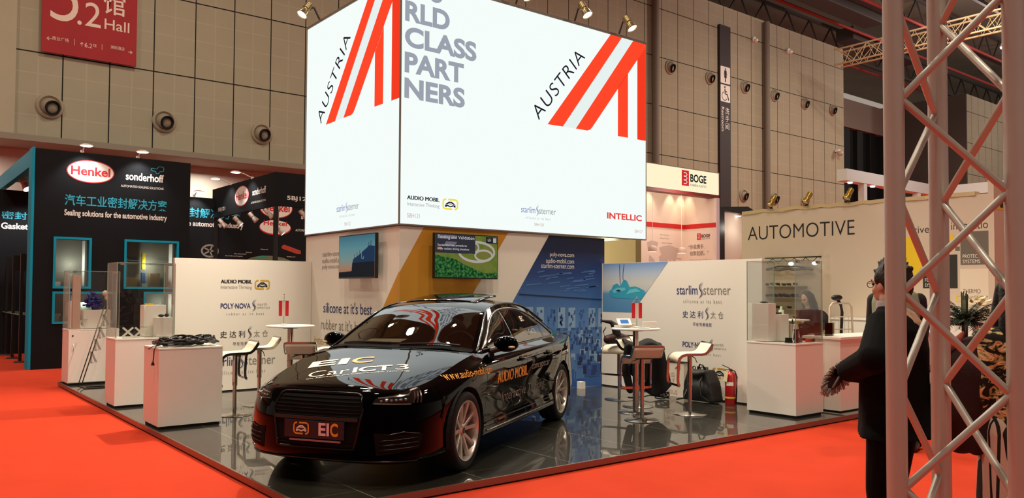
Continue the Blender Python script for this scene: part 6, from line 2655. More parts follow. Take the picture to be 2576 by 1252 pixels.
pl(m, F, [(14.25, 2.36), (14.4, 2.42), (14.5, 2.32), (14.4, 2.2), (14.25, 2.24)], mp, 0.003)
m.build('map_print', None, t)
m = MB()
for x, z, a in ((13.45, 3.33, 'Bonn Germany'), (13.45, 3.22, 'Damme Germany'), (13.52, 3.08, 'Simmern Germany'), (14.1, 2.40, 'Wuxi China'), (14.25, 2.62, 'Fuzhou')):
    word(m, a, F, x, z, 0.032 * len(a), 0.05, M_inkG, 0, 0.004)
m.build('caption', None, t)
F = Fr((14.6, 0, 0), (0, -1, 0), (0, 0, 1))
m = MB()
boge(m, F, 0.50, 3.22, 0.20, 0)
m.build('logo', None, t)
m = MB()
q = mat('ink_taupe', '#6f6258', 0.7)
word(m, '“你我携手,', F, 0.16, 2.93, 0.62, 0.15, q, 0.004, 0.004)
word(m, '创新起航。”', F, 0.22, 2.73, 0.72, 0.15, q, 0.004, 0.004)
word(m, 'BOGE Rubber & Plastics', F, 0.22, 2.55, 0.84, 0.08, mp, 0, 0.004)
word(m, '我们的优势', F, 0.22, 2.44, 0.40, 0.08, mp, 0, 0.004)
m.build('quotation', None, t)
for k, (x, l) in enumerate(((11.97, 'pale dome pendant lamp before the world map, closer to the lightbox'), (13.25, 'pale dome pendant lamp before the corner of the rose booth'))):
    t = thing('pendant_lamp', l, 'lamp', (x, 6.13, 2.80), 0, 'dome pendants of the rose booth')
    m = MB()
    m.lathe([(0.0, 0.13), (0.05, 0.125), (0.10, 0.10), (0.125, 0.05), (0.13, -0.05), (0.12, -0.05), (0, 0.05)], n=24)
    m.build('lamp_shade', mat('shade_rose', '#C9AE9E', 0.5), t, smooth='auto')
    m = MB()
    m.lathe([(0, -0.045), (0.12, -0.045), (0.12, -0.06), (0, -0.06)], n=24)
    m.build('diffuser', glow('pendant_glow', (1, 0.9, 0.85), 1.3), t)
    m = MB()
    m.cyl((0, 0, 0.13), (0, 0, 1.67), 0.006, n=6)
    m.build('cord', M_wlac, t)
for x in (11.9, 12.9, 13.9, 14.4):
    lamp('wall_washer', 'SPOT', (x, 6.85, 4.95), 42, (1, 0.84, 0.55), 0.03, (x, 7.3, 2.6), 62, 0.7)
lamp('booth_ceiling_lamp', 'AREA', (12.8, 5.2, 4.4), 30, (1, 0.86, 0.74), 1.2, (12.8, 7.2, 2.5))

# black arch booth
t = thing('arch_wall', 'white booth wall inside a rounded black arch frame beyond the rose booth', 'wall panel', (17.55, 8.0, 0))
m = MB()
m.box(0.08, 0.1, 0, 4.5, 0.2, 4.42)
m.build('board', mat('arch_white', '#D2CAB8', 0.7), t)
m = MB()
P = [(0.04, 0, 0), (0.04, 0, 4.50), (1.55, 0, 4.52), (1.8, 0, 4.44), (2.0, 0, 4.26), (2.2, 0, 4.0)]
m.sweep(P, [(-.16, -.07), (.16, -.07), (.16, .07), (-.16, .07)], (0, 1, 0))
m.build('arch_frame', M_blk, t)
m = MB()
m.lathe([(0, 0), (0.10, 0), (0.10, 0.02), (0, 0.02)], c=(1.1, 0.02, 4.30), n=16)
m.build('downlight', glow('down_glow', (1, 0.9, 0.8), 3), t)
small('wall_device', 'small dark metal device mounted beside the word AUTOMOTIVE', 'device', (19.55, 7.98, 3.30), [('b', -.14, -.1, -.16, .14, .1, .16), ('c', (0, 0, .16), (0, 0, .26), .08), ('c', (-.16, -.05, -.16), (-.16, -.05, -.26), .05)], mat('device_metal', '#3a3026', 0.4, 0.6))

lamp('arch_lamp', 'POINT', (18.4, 7.5, 3.9), 14, (1, 0.9, 0.8), 0.1)

# ------------------------------------------------------------------ AUTOMOTIVE booth wall
M_awall = mat('booth_beige', '#CFC0AE', 0.7)
t = thing('booth_wall', 'large white booth wall with thin black word AUTOMOTIVE above a display niche', 'wall panel', (8.5, 0, PZ))
m = MB()
m.box(0, -4.06, 0, 0.12, 0.63, 3.14)
m.build('board', M_awall, t)
F = Fr((0, 0, -PZ), (0, -1, 0), (0, 0, 1))     # a = -y
m = MB()
word(m, 'AUTOMOTIVE', F, -0.48, 2.66, 2.29, 0.275, M_inkK, -0.008)
m.build('lettering', None, t)
m = MB()
word(m, '. drive', F, 2.69, 2.625, 0.44, 0.125, M_inkK, -0.008)
word(m, 'innovatio', F, 3.49, 2.65, 0.56, 0.125, M_inkK, -0.008)
m.build('slogan', None, t)
yq = mat('panel_yellow', '#E8C50E', 0.6)
gq = mat('panel_grey', '#6b645a', 0.7)
kq = mat('panel_black', '#26241f', 0.7)
m = MB()
pl(m, F, [(2.71, 2.57), (2.86, 2.57), (3.06, 2.2), (2.90, 1.85), (2.71, 1.85)], yq)
rect(m, F, 3.44, 2.35, 3.53, 2.57, yq)
m.build('yellow_field', None, t)
for x0, z0, x1, z1, c, ws in ((3.63, 2.065, 4.06, 2.61, gq, ('PROTECTION', 'SYSTEMS')), (3.02, 1.68, 3.30, 2.12, kq, ('FUEL', 'SYSTEMS')), (3.38, 1.68, 3.58, 2.24, kq, ())):
    m = MB()
    rect(m, F, x0, z0, x1, z1, c)
    for i, s_ in enumerate(ws):
        word(m, s_, F, x0 + 0.035, z0 + 0.11 - i * 0.085, min(0.038 * len(s_), x1 - x0 - 0.05), 0.06, M_inkW, 0, 0.005)
    m.build('topic_panel', None, t)
m = MB()
rect(m, F, 3.55, 2.30, 3.62, 2.37, gq)
for x, z in ((2.86, 1.82), (3.56, 1.47)):
    stroke(m, F, [(x, z), (x + 0.09, z), (x + 0.09, z + 0.09), (x, z + 0.09)], 0.02, yq, closed=True)
rect(m, F, 3.62, 1.42, 4.05, 2.0, mat('panel_cream', '#E2D8C4', 0.7), 0.002)
word(m, 'THERMO', F, 3.66, 1.60, 0.27, 0.07, gq, 0, 0.004)
word(m, 'MANAGEMENT', F, 3.66, 1.49, 0.38, 0.07, gq, 0, 0.004)
m.build('topic_panel', None, t)
m = MB()
rect(m, F, -0.03, 1.30, 1.32, 2.32, mat('niche_beige', '#C9B9A2', 0.7), 0.0015)
m.build('niche_print', None, t)
# fabric top edge
m = MB()
rr = random.Random(4)
m.sweep([(0.03 + 0.03 * rr.random(), 0.60 - i * 0.16, 3.15 + 0.03 * rr.random()) for i in range(29)], [(-.07, -.03), (.07, -.03), (.07, .035), (-.07, .035)])
m.build('fabric_hem', mat('hem_beige', '#C8B48C', 0.85, bump=(6, 0.6)), t)
t = thing('end_wall', 'white end wall with yellow square beside the topic panels', 'wall panel', (8.5, -4.09, PZ))
m = MB()
m.box(-0.02, -0.06, 0, 1.6, 0.025, 3.36)
m.build('board', M_awall, t)
F = Fr((0, -0.06, -PZ), (1, 0, 0), (0, 0, 1))
m = MB()
rect(m, F, 0.10, 2.95, 0.40, 3.18, yq)
rect(m, F, 0.22, 2.99, 0.34, 3.12, kq, 0.004)
m.build('logo_print', None, t)
for k, (y, l) in enumerate(((-0.10, 'brass spotlight on the white wall edge above the first letters of AUTOMOTIVE'), (-0.88, 'brass spotlight on the white wall edge in the middle of the row'), (-1.71, 'brass spotlight on the white wall edge above the last letters of AUTOMOTIVE'))):
    t = thing('spotlight', l, 'spotlight', (8.46, y, 3.26), 0, 'brass spotlights on the white booth wall')
    m = MB()
    m.box(-0.02, -0.02, 0, 0.02, 0.02, 0.05)
    m.build('bracket', M_steel, t)
    spot_head(t, (-0.06, 0, 0.06), (-0.5, 0.15, -0.75), 0.07, 0.22, mat('spot_brass', '#B89A4A', 0.3, 0.9), mat('bulb_off'))
# niche exhibits
t = thing('lamp_rail', 'black lattice rail with two lit lamps above the niche', 'rail', (8.47, -0.55, 2.23))
m = MB()
m.box(-0.10, -0.64, 0.03, -0.07, 0.55, 0.055)
m.build('top_bar', M_blk, t)
m = MB()
m.tube([(-0.085, 0.5 - i * 0.12, 0.03 if i % 2 else -0.06) for i in range(10)], 0.008, 6)
m.build('lattice', M_blk, t)
for y in (-0.05, -0.55):
    m = MB()
    m.ell((-0.12, y, -0.08), 0.04, 0.05, 0.035, 12, 8)
    m.build('bulb', G_bulbw, t, smooth=True)
m = MB()
m.box(-0.07, -0.6, 0.03, 0.029, -0.56, 0.055)
m.build('wall_arm', M_blk, t)
t = thing('pipe_exhibit', 'long grey pipe part mounted in the niche below the lamp rail', 'exhibit', (8.47, -0.50, 2.05))
m = MB()
m.tube([(-0.06, 0.48 - i * 0.1, 0.015 * math.sin(i * 1.7)) for i in range(11)], 0.028, 8)
m.build('pipe', mat('exhibit_grey', '#6f665c', 0.5, 0.3), t, smooth=True)
m = MB()
m.tube([(-0.06, 0.45, 0.0), (-0.10, 0.2, 0.06), (-0.10, -0.2, 0.05), (-0.06, -0.45, 0.01)], 0.012, 7)
m.build('hose', blkp, t, smooth=True)
for y in (0.3, -0.3):
    m = MB()
    m.box(-0.04, y - 0.02, -0.02, 0.028, y + 0.02, 0.02)
    m.build('clamp', M_steel, t)
for k, (z, l, n_) in enumerate(((1.72, 'upper glass shelf of the niche seen through the case', 6), (1.50, 'middle glass shelf of the niche seen through the case', 8), (1.28, 'lowest glass shelf of the niche seen through the case', 3))):
    t = thing('wall_shelf', l, 'shelf', (8.47, -0.42, z), 0, 'niche shelves')
    m = MB()
    m.box(-0.22, -0.44, -0.01, 0.028, 0.45, 0.0)
    m.build('board', mat('shelf_olive', '#8c8564', 0.3), t)
    for i in range(n_):
        y = 0.38 - i * 0.75 / n_ - 0.02 * rr.random()
        tg = small('rubber_part', 'black rubber part on the ' + ('upper', 'middle', 'lowest')[k] + ' niche shelf, ' + ('one', 'two', 'three', 'four', 'five', 'six', 'seven', 'eight')[i] + ' from the wall end', 'part', (8.37, -0.42 + y, z + 0.001), [('e', (0, 0, 0.03 + 0.02 * rr.random()), 0.03, 0.05, 0.025, 10, 8), ('c', (0, -0.04, 0.02), (0, 0.05, 0.05), 0.012)], blkp, 'black rubber parts on the niche shelves')

# counter behind the aisle pedestal
t = thing('reception_counter', 'long white counter along the aisle behind the case plinth and the black coat', 'counter', (4.12, -3.97, PZ))
m = MB()
m.box(0.02, 0.02, 0, 2.7, 0.44, 0.03)
m.build('plinth', M_gap, t)
m = MB()
m.box(0, 0, 0.03, 2.72, 0.46, 0.93)
m.build('body', M_wlac, t, bevel=0.003)
m = MB()
m.box(-0.02, -0.02, 0.932, 2.74, 0.52, 0.965)
m.build('counter_top', M_wtop, t, bevel=0.003)
t = thing('plastic_bin', 'frosted clear plastic bin on the white counter', 'bin', (4.20, -3.72, PZ + 0.967))
fr_ = glassmat('frosted_clear', (0.86, 0.84, 0.76), 1.2)
for nm, bx in (('front_side', (0, 0, 0, 0.22, 0.005, 0.17)), ('back_side', (0, 0.15, 0, 0.22, 0.155, 0.17)), ('end_side', (0, 0.006, 0, 0.005, 0.149, 0.17)), ('end_side', (0.215, 0.006, 0, 0.22, 0.149, 0.17))):
    m = MB()
    m.box(*bx)
    m.build(nm, fr_, t)
t = thing('low_cabinet', 'long white cabinet under the topic panels', 'cabinet', (8.02, -4.0, PZ))
m = MB()
m.box(0, 0, 0.03, 0.46, 2.4, 1.05)
m.build('body', M_wlac, t, bevel=0.003)
m = MB()
m.box(-0.02, -0.02, 1.052, 0.47, 2.42, 1.085)
m.build('cabinet_top', M_wtop, t)
m = MB()
m.box(0.02, 0.02, 0, 0.44, 2.38, 0.03)
m.build('plinth', M_gap, t)

# far white frame pavilion
t = thing('white_pavilion', 'white beam frame pavilion with small spots beyond the AUTOMOTIVE wall', 'pavilion', (16.2, 2.57, 0))
mw = mat('pavilion_white', '#CDD0CA', 0.6)
for nm, bx in (('beam', (0, 0, 4.81, 6.0, 0.3, 5.15)), ('beam', (6.001, -9.0, 4.81, 6.3, 0.3, 5.15)), ('post', (1.0, 0.02, 0, 1.18, 0.2, 4.809)), ('post', (4.4, 0.02, 0, 4.58, 0.2, 4.809)), ('post', (6.05, -3.2, 0, 6.2, -3.0, 4.809)), ('post', (6.05, -7.2, 0, 6.2, -7.0, 4.809))):
    m = MB()
    m.box(*bx)
    m.build(nm, mw, t)
for x in (0.45, 1.75):
    m = MB()
    m.lathe([(0, 0), (0.07, 0), (0.06, -0.03), (0, -0.03)], c=(x, 0.15, 4.80), n=14)
    m.build('spot_lens', G_bulbw, t)
lamp('pavilion_lamp', 'AREA', (18, -1.5, 6.5), 140, (1, 0.92, 0.86), 3, (19.5, 1.5, 5.0))

# ------------------------------------------------------------------ far table, trolley
bar_table('white bar table in front of the niche, behind the glass case', (6.92, -1.50, PZ))
dup(st0, (6.05, -2.42, PZ), math.radians(60), 'white stool before the bar table in front of the niche')
small('bottle', 'pale green bottle on the bar table in front of the niche', 'bottle', (6.84, -1.36, TZ), [('c', (0, 0, 0), (0, 0, .16), .05, .045), ('c', (0, 0, .16), (0, 0, .22), .02)], mat('bottle_mint', '#CFE0CC', 0.3))
t = thing('folding_trolley', 'white wire folding trolley stacked upright behind the counter', 'trolley', (5.55, -3.18, PZ), math.radians(-30))
mt = mat('trolley_white', '#D6C8B6', 0.4, 0.3)
m = MB()
m.tube([(-0.22, 0, 0.02), (-0.17, 0, 1.33), (-0.13, 0, 1.38), (0.13, 0, 1.38), (0.17, 0, 1.33), (0.22, 0, 0.02)], 0.014, 8)
m.build('frame', mt, t, smooth=True)
for z in (0.3, 0.55, 0.8, 1.0, 1.18):
    m = MB()
    m.tube([(-0.2 + z * 0.03, 0.0, z), (0.2 - z * 0.03, 0.0, z)], 0.008, 7)
    m.build('cross_rod', mt, t)
for x in (-0.11, -0.04, 0.04, 0.11):
    m = MB()
    m.tube([(x, -0.02, 0.4), (x, -0.02, 1.18)], 0.005, 6)
    m.build('upright_rod', mt, t)
m = MB()
m.tube([(0.02, 0.06, 0.5), (0.05, 0.05, 1.25), (0.03, 0.05, 1.36), (-0.03, 0.02, 1.42)], 0.022, 8)
m.ell((-0.06, 0.0, 1.46), 0.09, 0.04, 0.045, 10, 8)
m.build('handle_grip', blkp, t, smooth=True)
m = MB()
m.box(-0.15, 0.03, 0.45, 0.15, 0.14, 0.78)
m.build('packed_box', mat('box_sand', '#C9B08C', 0.7), t)
for sg in (-1, 1):
    m = MB()
    m.cyl((sg * 0.23, 0.03, 0.06), (sg * 0.26, 0.03, 0.06), 0.06, n=16)
    m.build('wheel', blkp, t)

# ------------------------------------------------------------------ truss tower close by
t = thing('truss_tower', 'tall aluminium triangular truss tower close to the camera', 'truss', (-3.46, -8.51, 0))
CH = {'L': Vector((-3.59 + 3.46, -8.44 + 8.51, 0)), 'R': Vector((-3.453 + 3.46, -8.656 + 8.51, 0)), 'M': Vector((-3.33 + 3.46, -8.43 + 8.51, 0))}
for k in 'LRM':
    c = CH[k]
    m = MB()
    m.cyl((c.x, c.y, 0.02), (c.x, c.y, 4.4), 0.0238, n=28)
    m.build('chord', M_alu, t, smooth='auto')


def braces(a, c, za, zc):
    """zigzag: nodes on a at za + .47k, on c at zc + .47k"""
    for k in range(-4, 5):
        z0 = za + 0.47 * k
        for z1 in (zc + 0.47 * k, zc + 0.47 * (k - 1) if zc > za else zc + 0.47 * (k + 1)):
            if min(z0, z1) < 0.05 or max(z0, z1) > 4.2:
                continue
            p, q = CH[a] + Vector((0, 0, z0)), CH[c] + Vector((0, 0, z1))
            d = (q - p).normalized()
            s_ = -0.015 if z1 > z0 else 0.015
            m = MB()
            m.cyl(p + d * 0.006 + Vector((0, 0, s_)), q - d * 0.006 - Vector((0, 0, s_)), 0.0092, n=14)
            m.build('brace', M_alu, t, smooth='auto')


braces('L', 'R', 2.07, 1.835)
braces('M', 'R', 1.835, 2.07)
braces('L', 'M', 1.835, 2.07)
m = MB()
m.prism([CH['L'] * 1.6 + Vector((0, 0, 0)), CH['R'] * 1.6, CH['M'] * 1.6], (0, 0, 0.018))
m.build('base_plate', M_alu, t)

# ------------------------------------------------------------------ people
M_skin = mat('skin', '#C09A80', 0.6)
M_hair = mat('hair_black', '#0B0908', 0.6, bump=(60, 0.6))
M_coat = mat('coat_charcoal', '#060607', 0.9, spec=0.15, bump=(120, 0.2))


def person(label, loc, rz):
    return thing('person', label, 'person', loc, rz)


def hand(mb, wrist, d, n, s=1.0, curl=0.5, thumb=1):
    """palm and five fingers: d points along the hand, n out of the palm's back"""
    w, d, n = Vector(wrist), Vector(d).normalized(), Vector(n).normalized()
    r = d.cross(n).normalized()
    n = r.cross(d).normalized()
    for k in (-1, 0, 1):
        mb.limb([w + r * (0.016 * k * s), w + d * 0.085 * s + r * (0.026 * k * s)], [0.017 * s, 0.0145 * s], 10)
    for k, ln in ((-1.5, 0.066), (-0.5, 0.078), (0.5, 0.073), (1.5, 0.057)):
        b_ = w + d * 0.09 * s + r * (0.019 * k * s)
        p1 = b_ + (d * math.cos(curl * 0.5) - n * math.sin(curl * 0.5)) * ln * 0.5 * s
        p2 = p1 + (d * math.cos(curl * 1.3) - n * math.sin(curl * 1.3)) * ln * 0.32 * s
        p3 = p2 + (d * math.cos(curl * 2.0) - n * math.sin(curl * 2.0)) * ln * 0.25 * s
        mb.limb([b_, p1, p2, p3], [0.0095 * s, 0.009 * s, 0.008 * s, 0.007 * s], 8)
    tb = w + d * 0.025 * s + r * (0.03 * thumb * s)
    t1 = tb + (d * 0.7 + r * thumb * 0.6 - n * 0.2).normalized() * 0.04 * s
    mb.limb([tb, t1, t1 + (d * 0.9 + r * thumb * 0.1 - n * 0.3).normalized() * 0.032 * s], [0.013 * s, 0.011 * s, 0.009 * s], 8)


def head_geo(mb, c, s, yawd, pitchd):
    """head looking along +y turned by yaw (left +) and pitch; c = centre of the skull"""
    M = Matrix.Rotation(math.radians(yawd), 3, 'Z') @ Matrix.Rotation(math.radians(pitchd), 3, 'X')
    q = lambda x, y, z: Vector(c) + M @ Vector((x * s, y * s, z * s))
    mb.ell(q(0, -0.012, 0.02), 0.077 * s, 0.098 * s, 0.105 * s, 20, 14, M)
    mb.ell(q(0, 0.022, -0.045), 0.062 * s, 0.075 * s, 0.072 * s, 18, 12, M)
    mb.ell(q(0, 0.055, -0.088), 0.034 * s, 0.034 * s, 0.026 * s, 12, 8, M)
    mb.limb([q(0, 0.088, 0.012), q(0, 0.112, -0.030)], [0.009 * s, 0.014 * s], 8)
    mb.ell(q(0, 0.086, 0.024), 0.055 * s, 0.014 * s, 0.012 * s, 12, 8, M)
    mb.ell(q(0, 0.092, -0.062), 0.024 * s, 0.010 * s, 0.009 * s, 12, 8, M)
    for e in (-1, 1):
        mb.ell(q(0.042 * e, 0.055, -0.03), 0.022 * s, 0.026 * s, 0.026 * s, 12, 8, M)
        mb.ell(q(0.078 * e, -0.012, -0.012), 0.010 * s, 0.021 * s, 0.033 * s, 12, 8, M)
    return q, M


def face_bits(t, q, M, s):
    for e in (-1, 1):
        m = MB()
        m.ell(q(0.031 * e, 0.086, 0.006), 0.012 * s, 0.006 * s, 0.0065 * s, 12, 8, M)
        m.build('eye', mat('eye_dark', '#1a1210', 0.2), t, smooth=True)
        m = MB()
        m.limb([q(0.014 * e, 0.097, 0.028), q(0.046 * e, 0.086, 0.030)], [0.0045 * s, 0.0035 * s], 8)
        m.build('eyebrow', M_hair, t, smooth=True)
    m = MB()
    m.ell(q(0, 0.099, -0.062), 0.021 * s, 0.006 * s, 0.0065 * s, 12, 8, M)
    m.build('lips', mat('lips', '#9c5a4c', 0.5), t, smooth=True)


def hair_shell(t, q, M, s, style):
    m = MB()
    G = []
    rr = random.Random(5)
    if style == 'short':
        m.ell(q(0, -0.022, 0.032), 0.090 * s, 0.108 * s, 0.108 * s, 24, 16, M)
        m.ell(q(0, -0.055, -0.02), 0.080 * s, 0.072 * s, 0.085 * s, 20, 14, M)
        for i in range(46):
            a, b_ = rr.random() * 2 * PI, rr.random() * 1.3
            d = Vector((math.sin(b_) * math.cos(a), math.sin(b_) * math.sin(a), math.cos(b_)))
            p = Vector((d.x * 0.085, d.y * 0.10 - 0.022, d.z * 0.104 + 0.032))
            e = p + Vector((d.x * 0.019, d.y * 0.019, d.z * 0.019 + 0.004))
            m.limb([q(*p), q(*e)], [0.016 * s, 0.007 * s], 7)
        for e in (-1, 1):
            m.ell(q(0.076 * e, 0.015, 0.03), 0.016 * s, 0.03 * s, 0.04 * s, 10, 8, M)
    else:
        m.ell(q(0, -0.018, 0.03), 0.092 * s, 0.108 * s, 0.108 * s, 24, 16, M)
        for e in (-1, 0, 1):
            m.limb([q(0.06 * e, -0.05, 0.02), q(0.075 * e, -0.06, -0.15), q(0.085 * e, -0.05, -0.34)], [0.06 * s, 0.055 * s, 0.04 * s], 12)
        for e in (-1, 1):
            m.limb([q(0.075 * e, 0.02, 0.03), q(0.088 * e, 0.035, -0.10), q(0.085 * e, 0.05, -0.26)], [0.03 * s, 0.032 * s, 0.022 * s], 10)
    return m.build('hair', M_hair, t, remesh=0.007, smit=6)


def cut_hair_front(m):
    return m


# man in the black coat, back to the camera
t = person('man in long black coat and glasses seen from behind, mop under his arm', (-0.95, -7.14, 0), math.radians(8))
body = MB()
body.limb([(-0.10, 0.0, 0.93), (-0.115, 0.03, 0.50), (-0.12, 0.0, 0.10)], [0.085, 0.062, 0.045])
body.limb([(0.10, 0.0, 0.93), (0.115, 0.06, 0.50), (0.12, 0.02, 0.10)], [0.085, 0.062, 0.045])
for e in (-1, 1):
    body.limb([(0.12 * e, -0.04, 0.045), (0.13 * e, 0.10, 0.035), (0.135 * e, 0.17, 0.03)], [0.042, 0.04, 0.032])
body.limb([(0, 0, 0.95), (0, 0.0, 1.15), (0, -0.01, 1.38), (0, 0.0, 1.50), (0, 0.02, 1.56)], [0.15, 0.15, 0.15, 0.065, 0.055])
body.limb([(-0.19, 0.0, 1.43), (-0.425, -0.04, 1.25), (-0.21, 0.17, 1.16), (-0.05, 0.22, 1.16)], [0.06, 0.05, 0.04, 0.032])
body.limb([(0.19, 0.0, 1.43), (0.25, 0.02, 1.15), (0.10, 0.20, 1.12), (0.0, 0.24, 1.12)], [0.06, 0.05, 0.04, 0.032])
hand(body, (-0.06, 0.22, 1.16), (0.9, 0.25, -0.05), (0, 0.8, 0.5), 1.0, 0.7, -1)
hand(body, (0.0, 0.24, 1.13), (-0.9, 0.2, 0.0), (0, 0.8, 0.5), 1.0, 0.7, 1)
hq, hM = head_geo(body, (0.03, 0.03, 1.645), 1.03, -27, -2)
bo = body.build('body', M_skin, t, remesh=0.008, smit=2)
face_bits(t, hq, hM, 1.02)
hair_shell(t, lambda x, y, z: hq(x, y - 0.012, z + 0.006), hM, 1.02, 'short')
m = MB()
for e in (-1, 1):
    m.tube([hq(0.032 * e + 0.024 * math.cos(a), 0.108, 0.006 + 0.018 * math.sin(a)) for a in [2 * PI * i / 18 for i in range(18)]], 0.0022, 6, True)
    m.tube([hq(0.056 * e, 0.106, 0.010), hq(0.080 * e, 0.05, 0.012), hq(0.084 * e, -0.01, 0.006)], 0.0022, 6)
m.tube([hq(-0.008, 0.11, 0.01), hq(0.008, 0.11, 0.01)], 0.002, 6)
m.build('glasses', mat('frame_steel', '#3a3a3e', 0.3, 0.8), t)
m = MB()
for (z, rx, ry, cy) in ((0.70, 0.30, 0.20, -0.02), (0.72, 0.30, 0.20, -0.02), (0.85, 0.27, 0.185, -0.01), (1.0, 0.245, 0.175, 0), (1.15, 0.235, 0.17, 0), (1.30, 0.24, 0.165, -0.005), (1.40, 0.235, 0.155, -0.01), (1.47, 0.20, 0.125, -0.01), (1.52, 0.13, 0.095, 0.0), (1.55, 0.08, 0.075, 0.01)):
    pass
rings = [(0.80, 0.330, 0.20, -0.02), (0.86, 0.275, 0.19, -0.01), (0.98, 0.25, 0.178, 0), (1.12, 0.245, 0.175, 0), (1.28, 0.255, 0.17, -0.005), (1.39, 0.245, 0.150, -0.01), (1.45, 0.20, 0.120, -0.01), (1.49, 0.135, 0.090, 0.0), (1.525, 0.080, 0.07, 0.012)]
V, Fc = [], []
for z, rx, ry, cy in rings:
    for i in range(32):
        a = 2 * PI * i / 32
        V.append((rx * math.cos(a), cy + ry * math.sin(a) + (0.012 * math.sin(5 * a) if z < 0.9 else 0), z))
for j in range(len(rings) - 1):
    for i in range(32):
        Fc.append((j * 32 + i, j * 32 + (i + 1) % 32, j * 32 + 32 + (i + 1) % 32, j * 32 + 32 + i))
Fc += [tuple(reversed(range(32))), tuple(range((len(rings) - 1) * 32, len(rings) * 32))]
m.add(V, Fc)
m.limb([(-0.18, 0.0, 1.42), (-0.435, -0.04, 1.25), (-0.22, 0.17, 1.16), (-0.075, 0.215, 1.16)], [0.085, 0.082, 0.066, 0.054])
m.limb([(0.19, 0.0, 1.41), (0.285, 0.03, 1.15), (0.10, 0.20, 1.12), (0.02, 0.235, 1.12)], [0.085, 0.08, 0.066, 0.054])
m.build('coat', M_coat, t, remesh=0.010, smit=3)
m = MB()
m.lathe([(0.080, 1.485), (0.078, 1.54), (0.072, 1.555), (0.068, 1.55), (0.068, 1.49)], c=(0, 0.015, 0), n=24)
m.build('collar', mat('collar_grey', '#A8A6A8', 0.8), t, smooth='auto')
m = MB()
m.limb([(-0.10, 0.0, 0.92), (-0.115, 0.03, 0.50), (-0.12, 0.0, 0.06)], [0.115, 0.088, 0.075])
m.limb([(0.10, 0.0, 0.92), (0.115, 0.06, 0.50), (0.12, 0.02, 0.06)], [0.115, 0.088, 0.075])
m.build('trousers', mat('trousers_black', '#050506', 0.9, spec=0.15), t, remesh=0.010, smit=3)
for e in (-1, 1):
    m = MB()
    m.limb([(0.12 * e, -0.05, 0.05), (0.13 * e, 0.10, 0.042), (0.135 * e, 0.19, 0.035)], [0.05, 0.048, 0.034])
    m.build('shoe', M_blk, t, remesh=0.008, smit=2)

# mop held under his arm
t = thing('dust_mop', 'black flat dust mop head with grey fringe held under the arm of the black coat', 'mop', (-1.17, -6.92, 1.115))
m = MB()
ax1 = Vector((0.52, -0.414, 0.76)).normalized()
sd_ = Vector((0.60, -0.48, -0.62)).normalized()
sd_ = (sd_ - ax1 * sd_.dot(ax1)).normalized()
nn = ax1.cross(sd_)
ov = [(0.040 * math.cos(a) * (1 + 0.12 * math.sin(a)), 0.100 * math.sin(a)) for a in [2 * PI * i / 28 for i in range(28)]]
m.prism([sd_ * x + ax1 * y + nn * 0.008 for x, y in ov], nn * -0.016)
m.build('pad', mat('mop_black', '#0a0a0c', 0.3), t)
m = MB()
m.tube([sd_ * 0.015 + ax1 * -0.07 - nn * 0.012, sd_ * 0.0 + ax1 * 0.02 - nn * 0.014, sd_ * 0.01 + ax1 * 0.10 - nn * 0.012], 0.007, 6)
m.build('clip_rail', mat('rail_pale', '#8fb0b4', 0.3, 0.4), t, smooth=True)
m = MB()
rr = random.Random(9)
for i in range(150):
    a = 2 * PI * i / 150
    x, y = 0.040 * math.cos(a) * (1 + 0.12 * math.sin(a)), 0.100 * math.sin(a)
    d = (sd_ * x * 1.6 + ax1 * y).normalized()
    p = sd_ * x + ax1 * y
    o_ = nn * (0.02 * rr.random() - 0.01)
    m.tube([p * 0.85 + o_, p + d * 0.013 + o_ + Vector((0, 0, -0.002)), p + d * (0.022 + 0.010 * rr.random()) + o_ * 2 + Vector((0, 0, -0.008))], 0.0035, 5)
o = m.build('fringe', mat('fringe_grey', '#A09A90', 0.9), t, smooth=True)
o['kind'] = 'stuff'
m = MB()
m.tube([ax1 * 0.10 + nn * 0.01, ax1 * 0.16], 0.011, 8)
m.build('handle', mat('mop_black'), t)

# man in the grey waistcoat, mostly hidden
t = person('man in a grey-green waistcoat with dark sleeves, mostly hidden behind the black coat', (2.84, -5.31, 0.0), math.radians(108))
t.scale = (1.06, 1.06, 1.06)
body = MB()
for e in (-1, 1):
    body.limb([(0.10 * e, 0, 0.93), (0.13 * e, 0.02, 0.50), (0.15 * e, 0.0, 0.10)], [0.09, 0.065, 0.045])
    body.limb([(0.15 * e, -0.04, 0.045), (0.16 * e, 0.16, 0.035)], [0.045, 0.036])
    body.limb([(0.195 * e, -0.03, 1.42), (0.23 * e, -0.06, 1.18), (0.225 * e, 0.08, 0.95)], [0.048, 0.042, 0.034])
    hand(body, (0.23 * e, 0.10, 0.94), (0, 0.25, -0.95), (e, 0, 0), 1.0, 0.35, -e)
body.limb([(0, 0, 0.95), (0, 0.0, 1.2), (0, 0, 1.42), (0, 0.0, 1.56), (0, 0.02, 1.64)], [0.15, 0.145, 0.15, 0.065, 0.055])
hq, hM = head_geo(body, (0.0, 0.03, 1.745), 1.03, 0, 0)
body.build('body', M_skin, t, remesh=0.010, smit=2)
face_bits(t, hq, hM, 1.03)
hair_shell(t, lambda x, y, z: hq(x, y - 0.012, z + 0.006), hM, 1.03, 'short')
m = MB()
rg_ = [(0.96, 0.20, 0.15), (1.1, 0.195, 0.145), (1.3, 0.22, 0.15), (1.43, 0.225, 0.135), (1.50, 0.20, 0.11), (1.535, 0.14, 0.085), (1.555, 0.08, 0.07)]
V, Fc = [], []
for z, rx, ry in rg_:
    V += [(rx * math.cos(2 * PI * i / 28), ry * math.sin(2 * PI * i / 28), z) for i in range(28)]
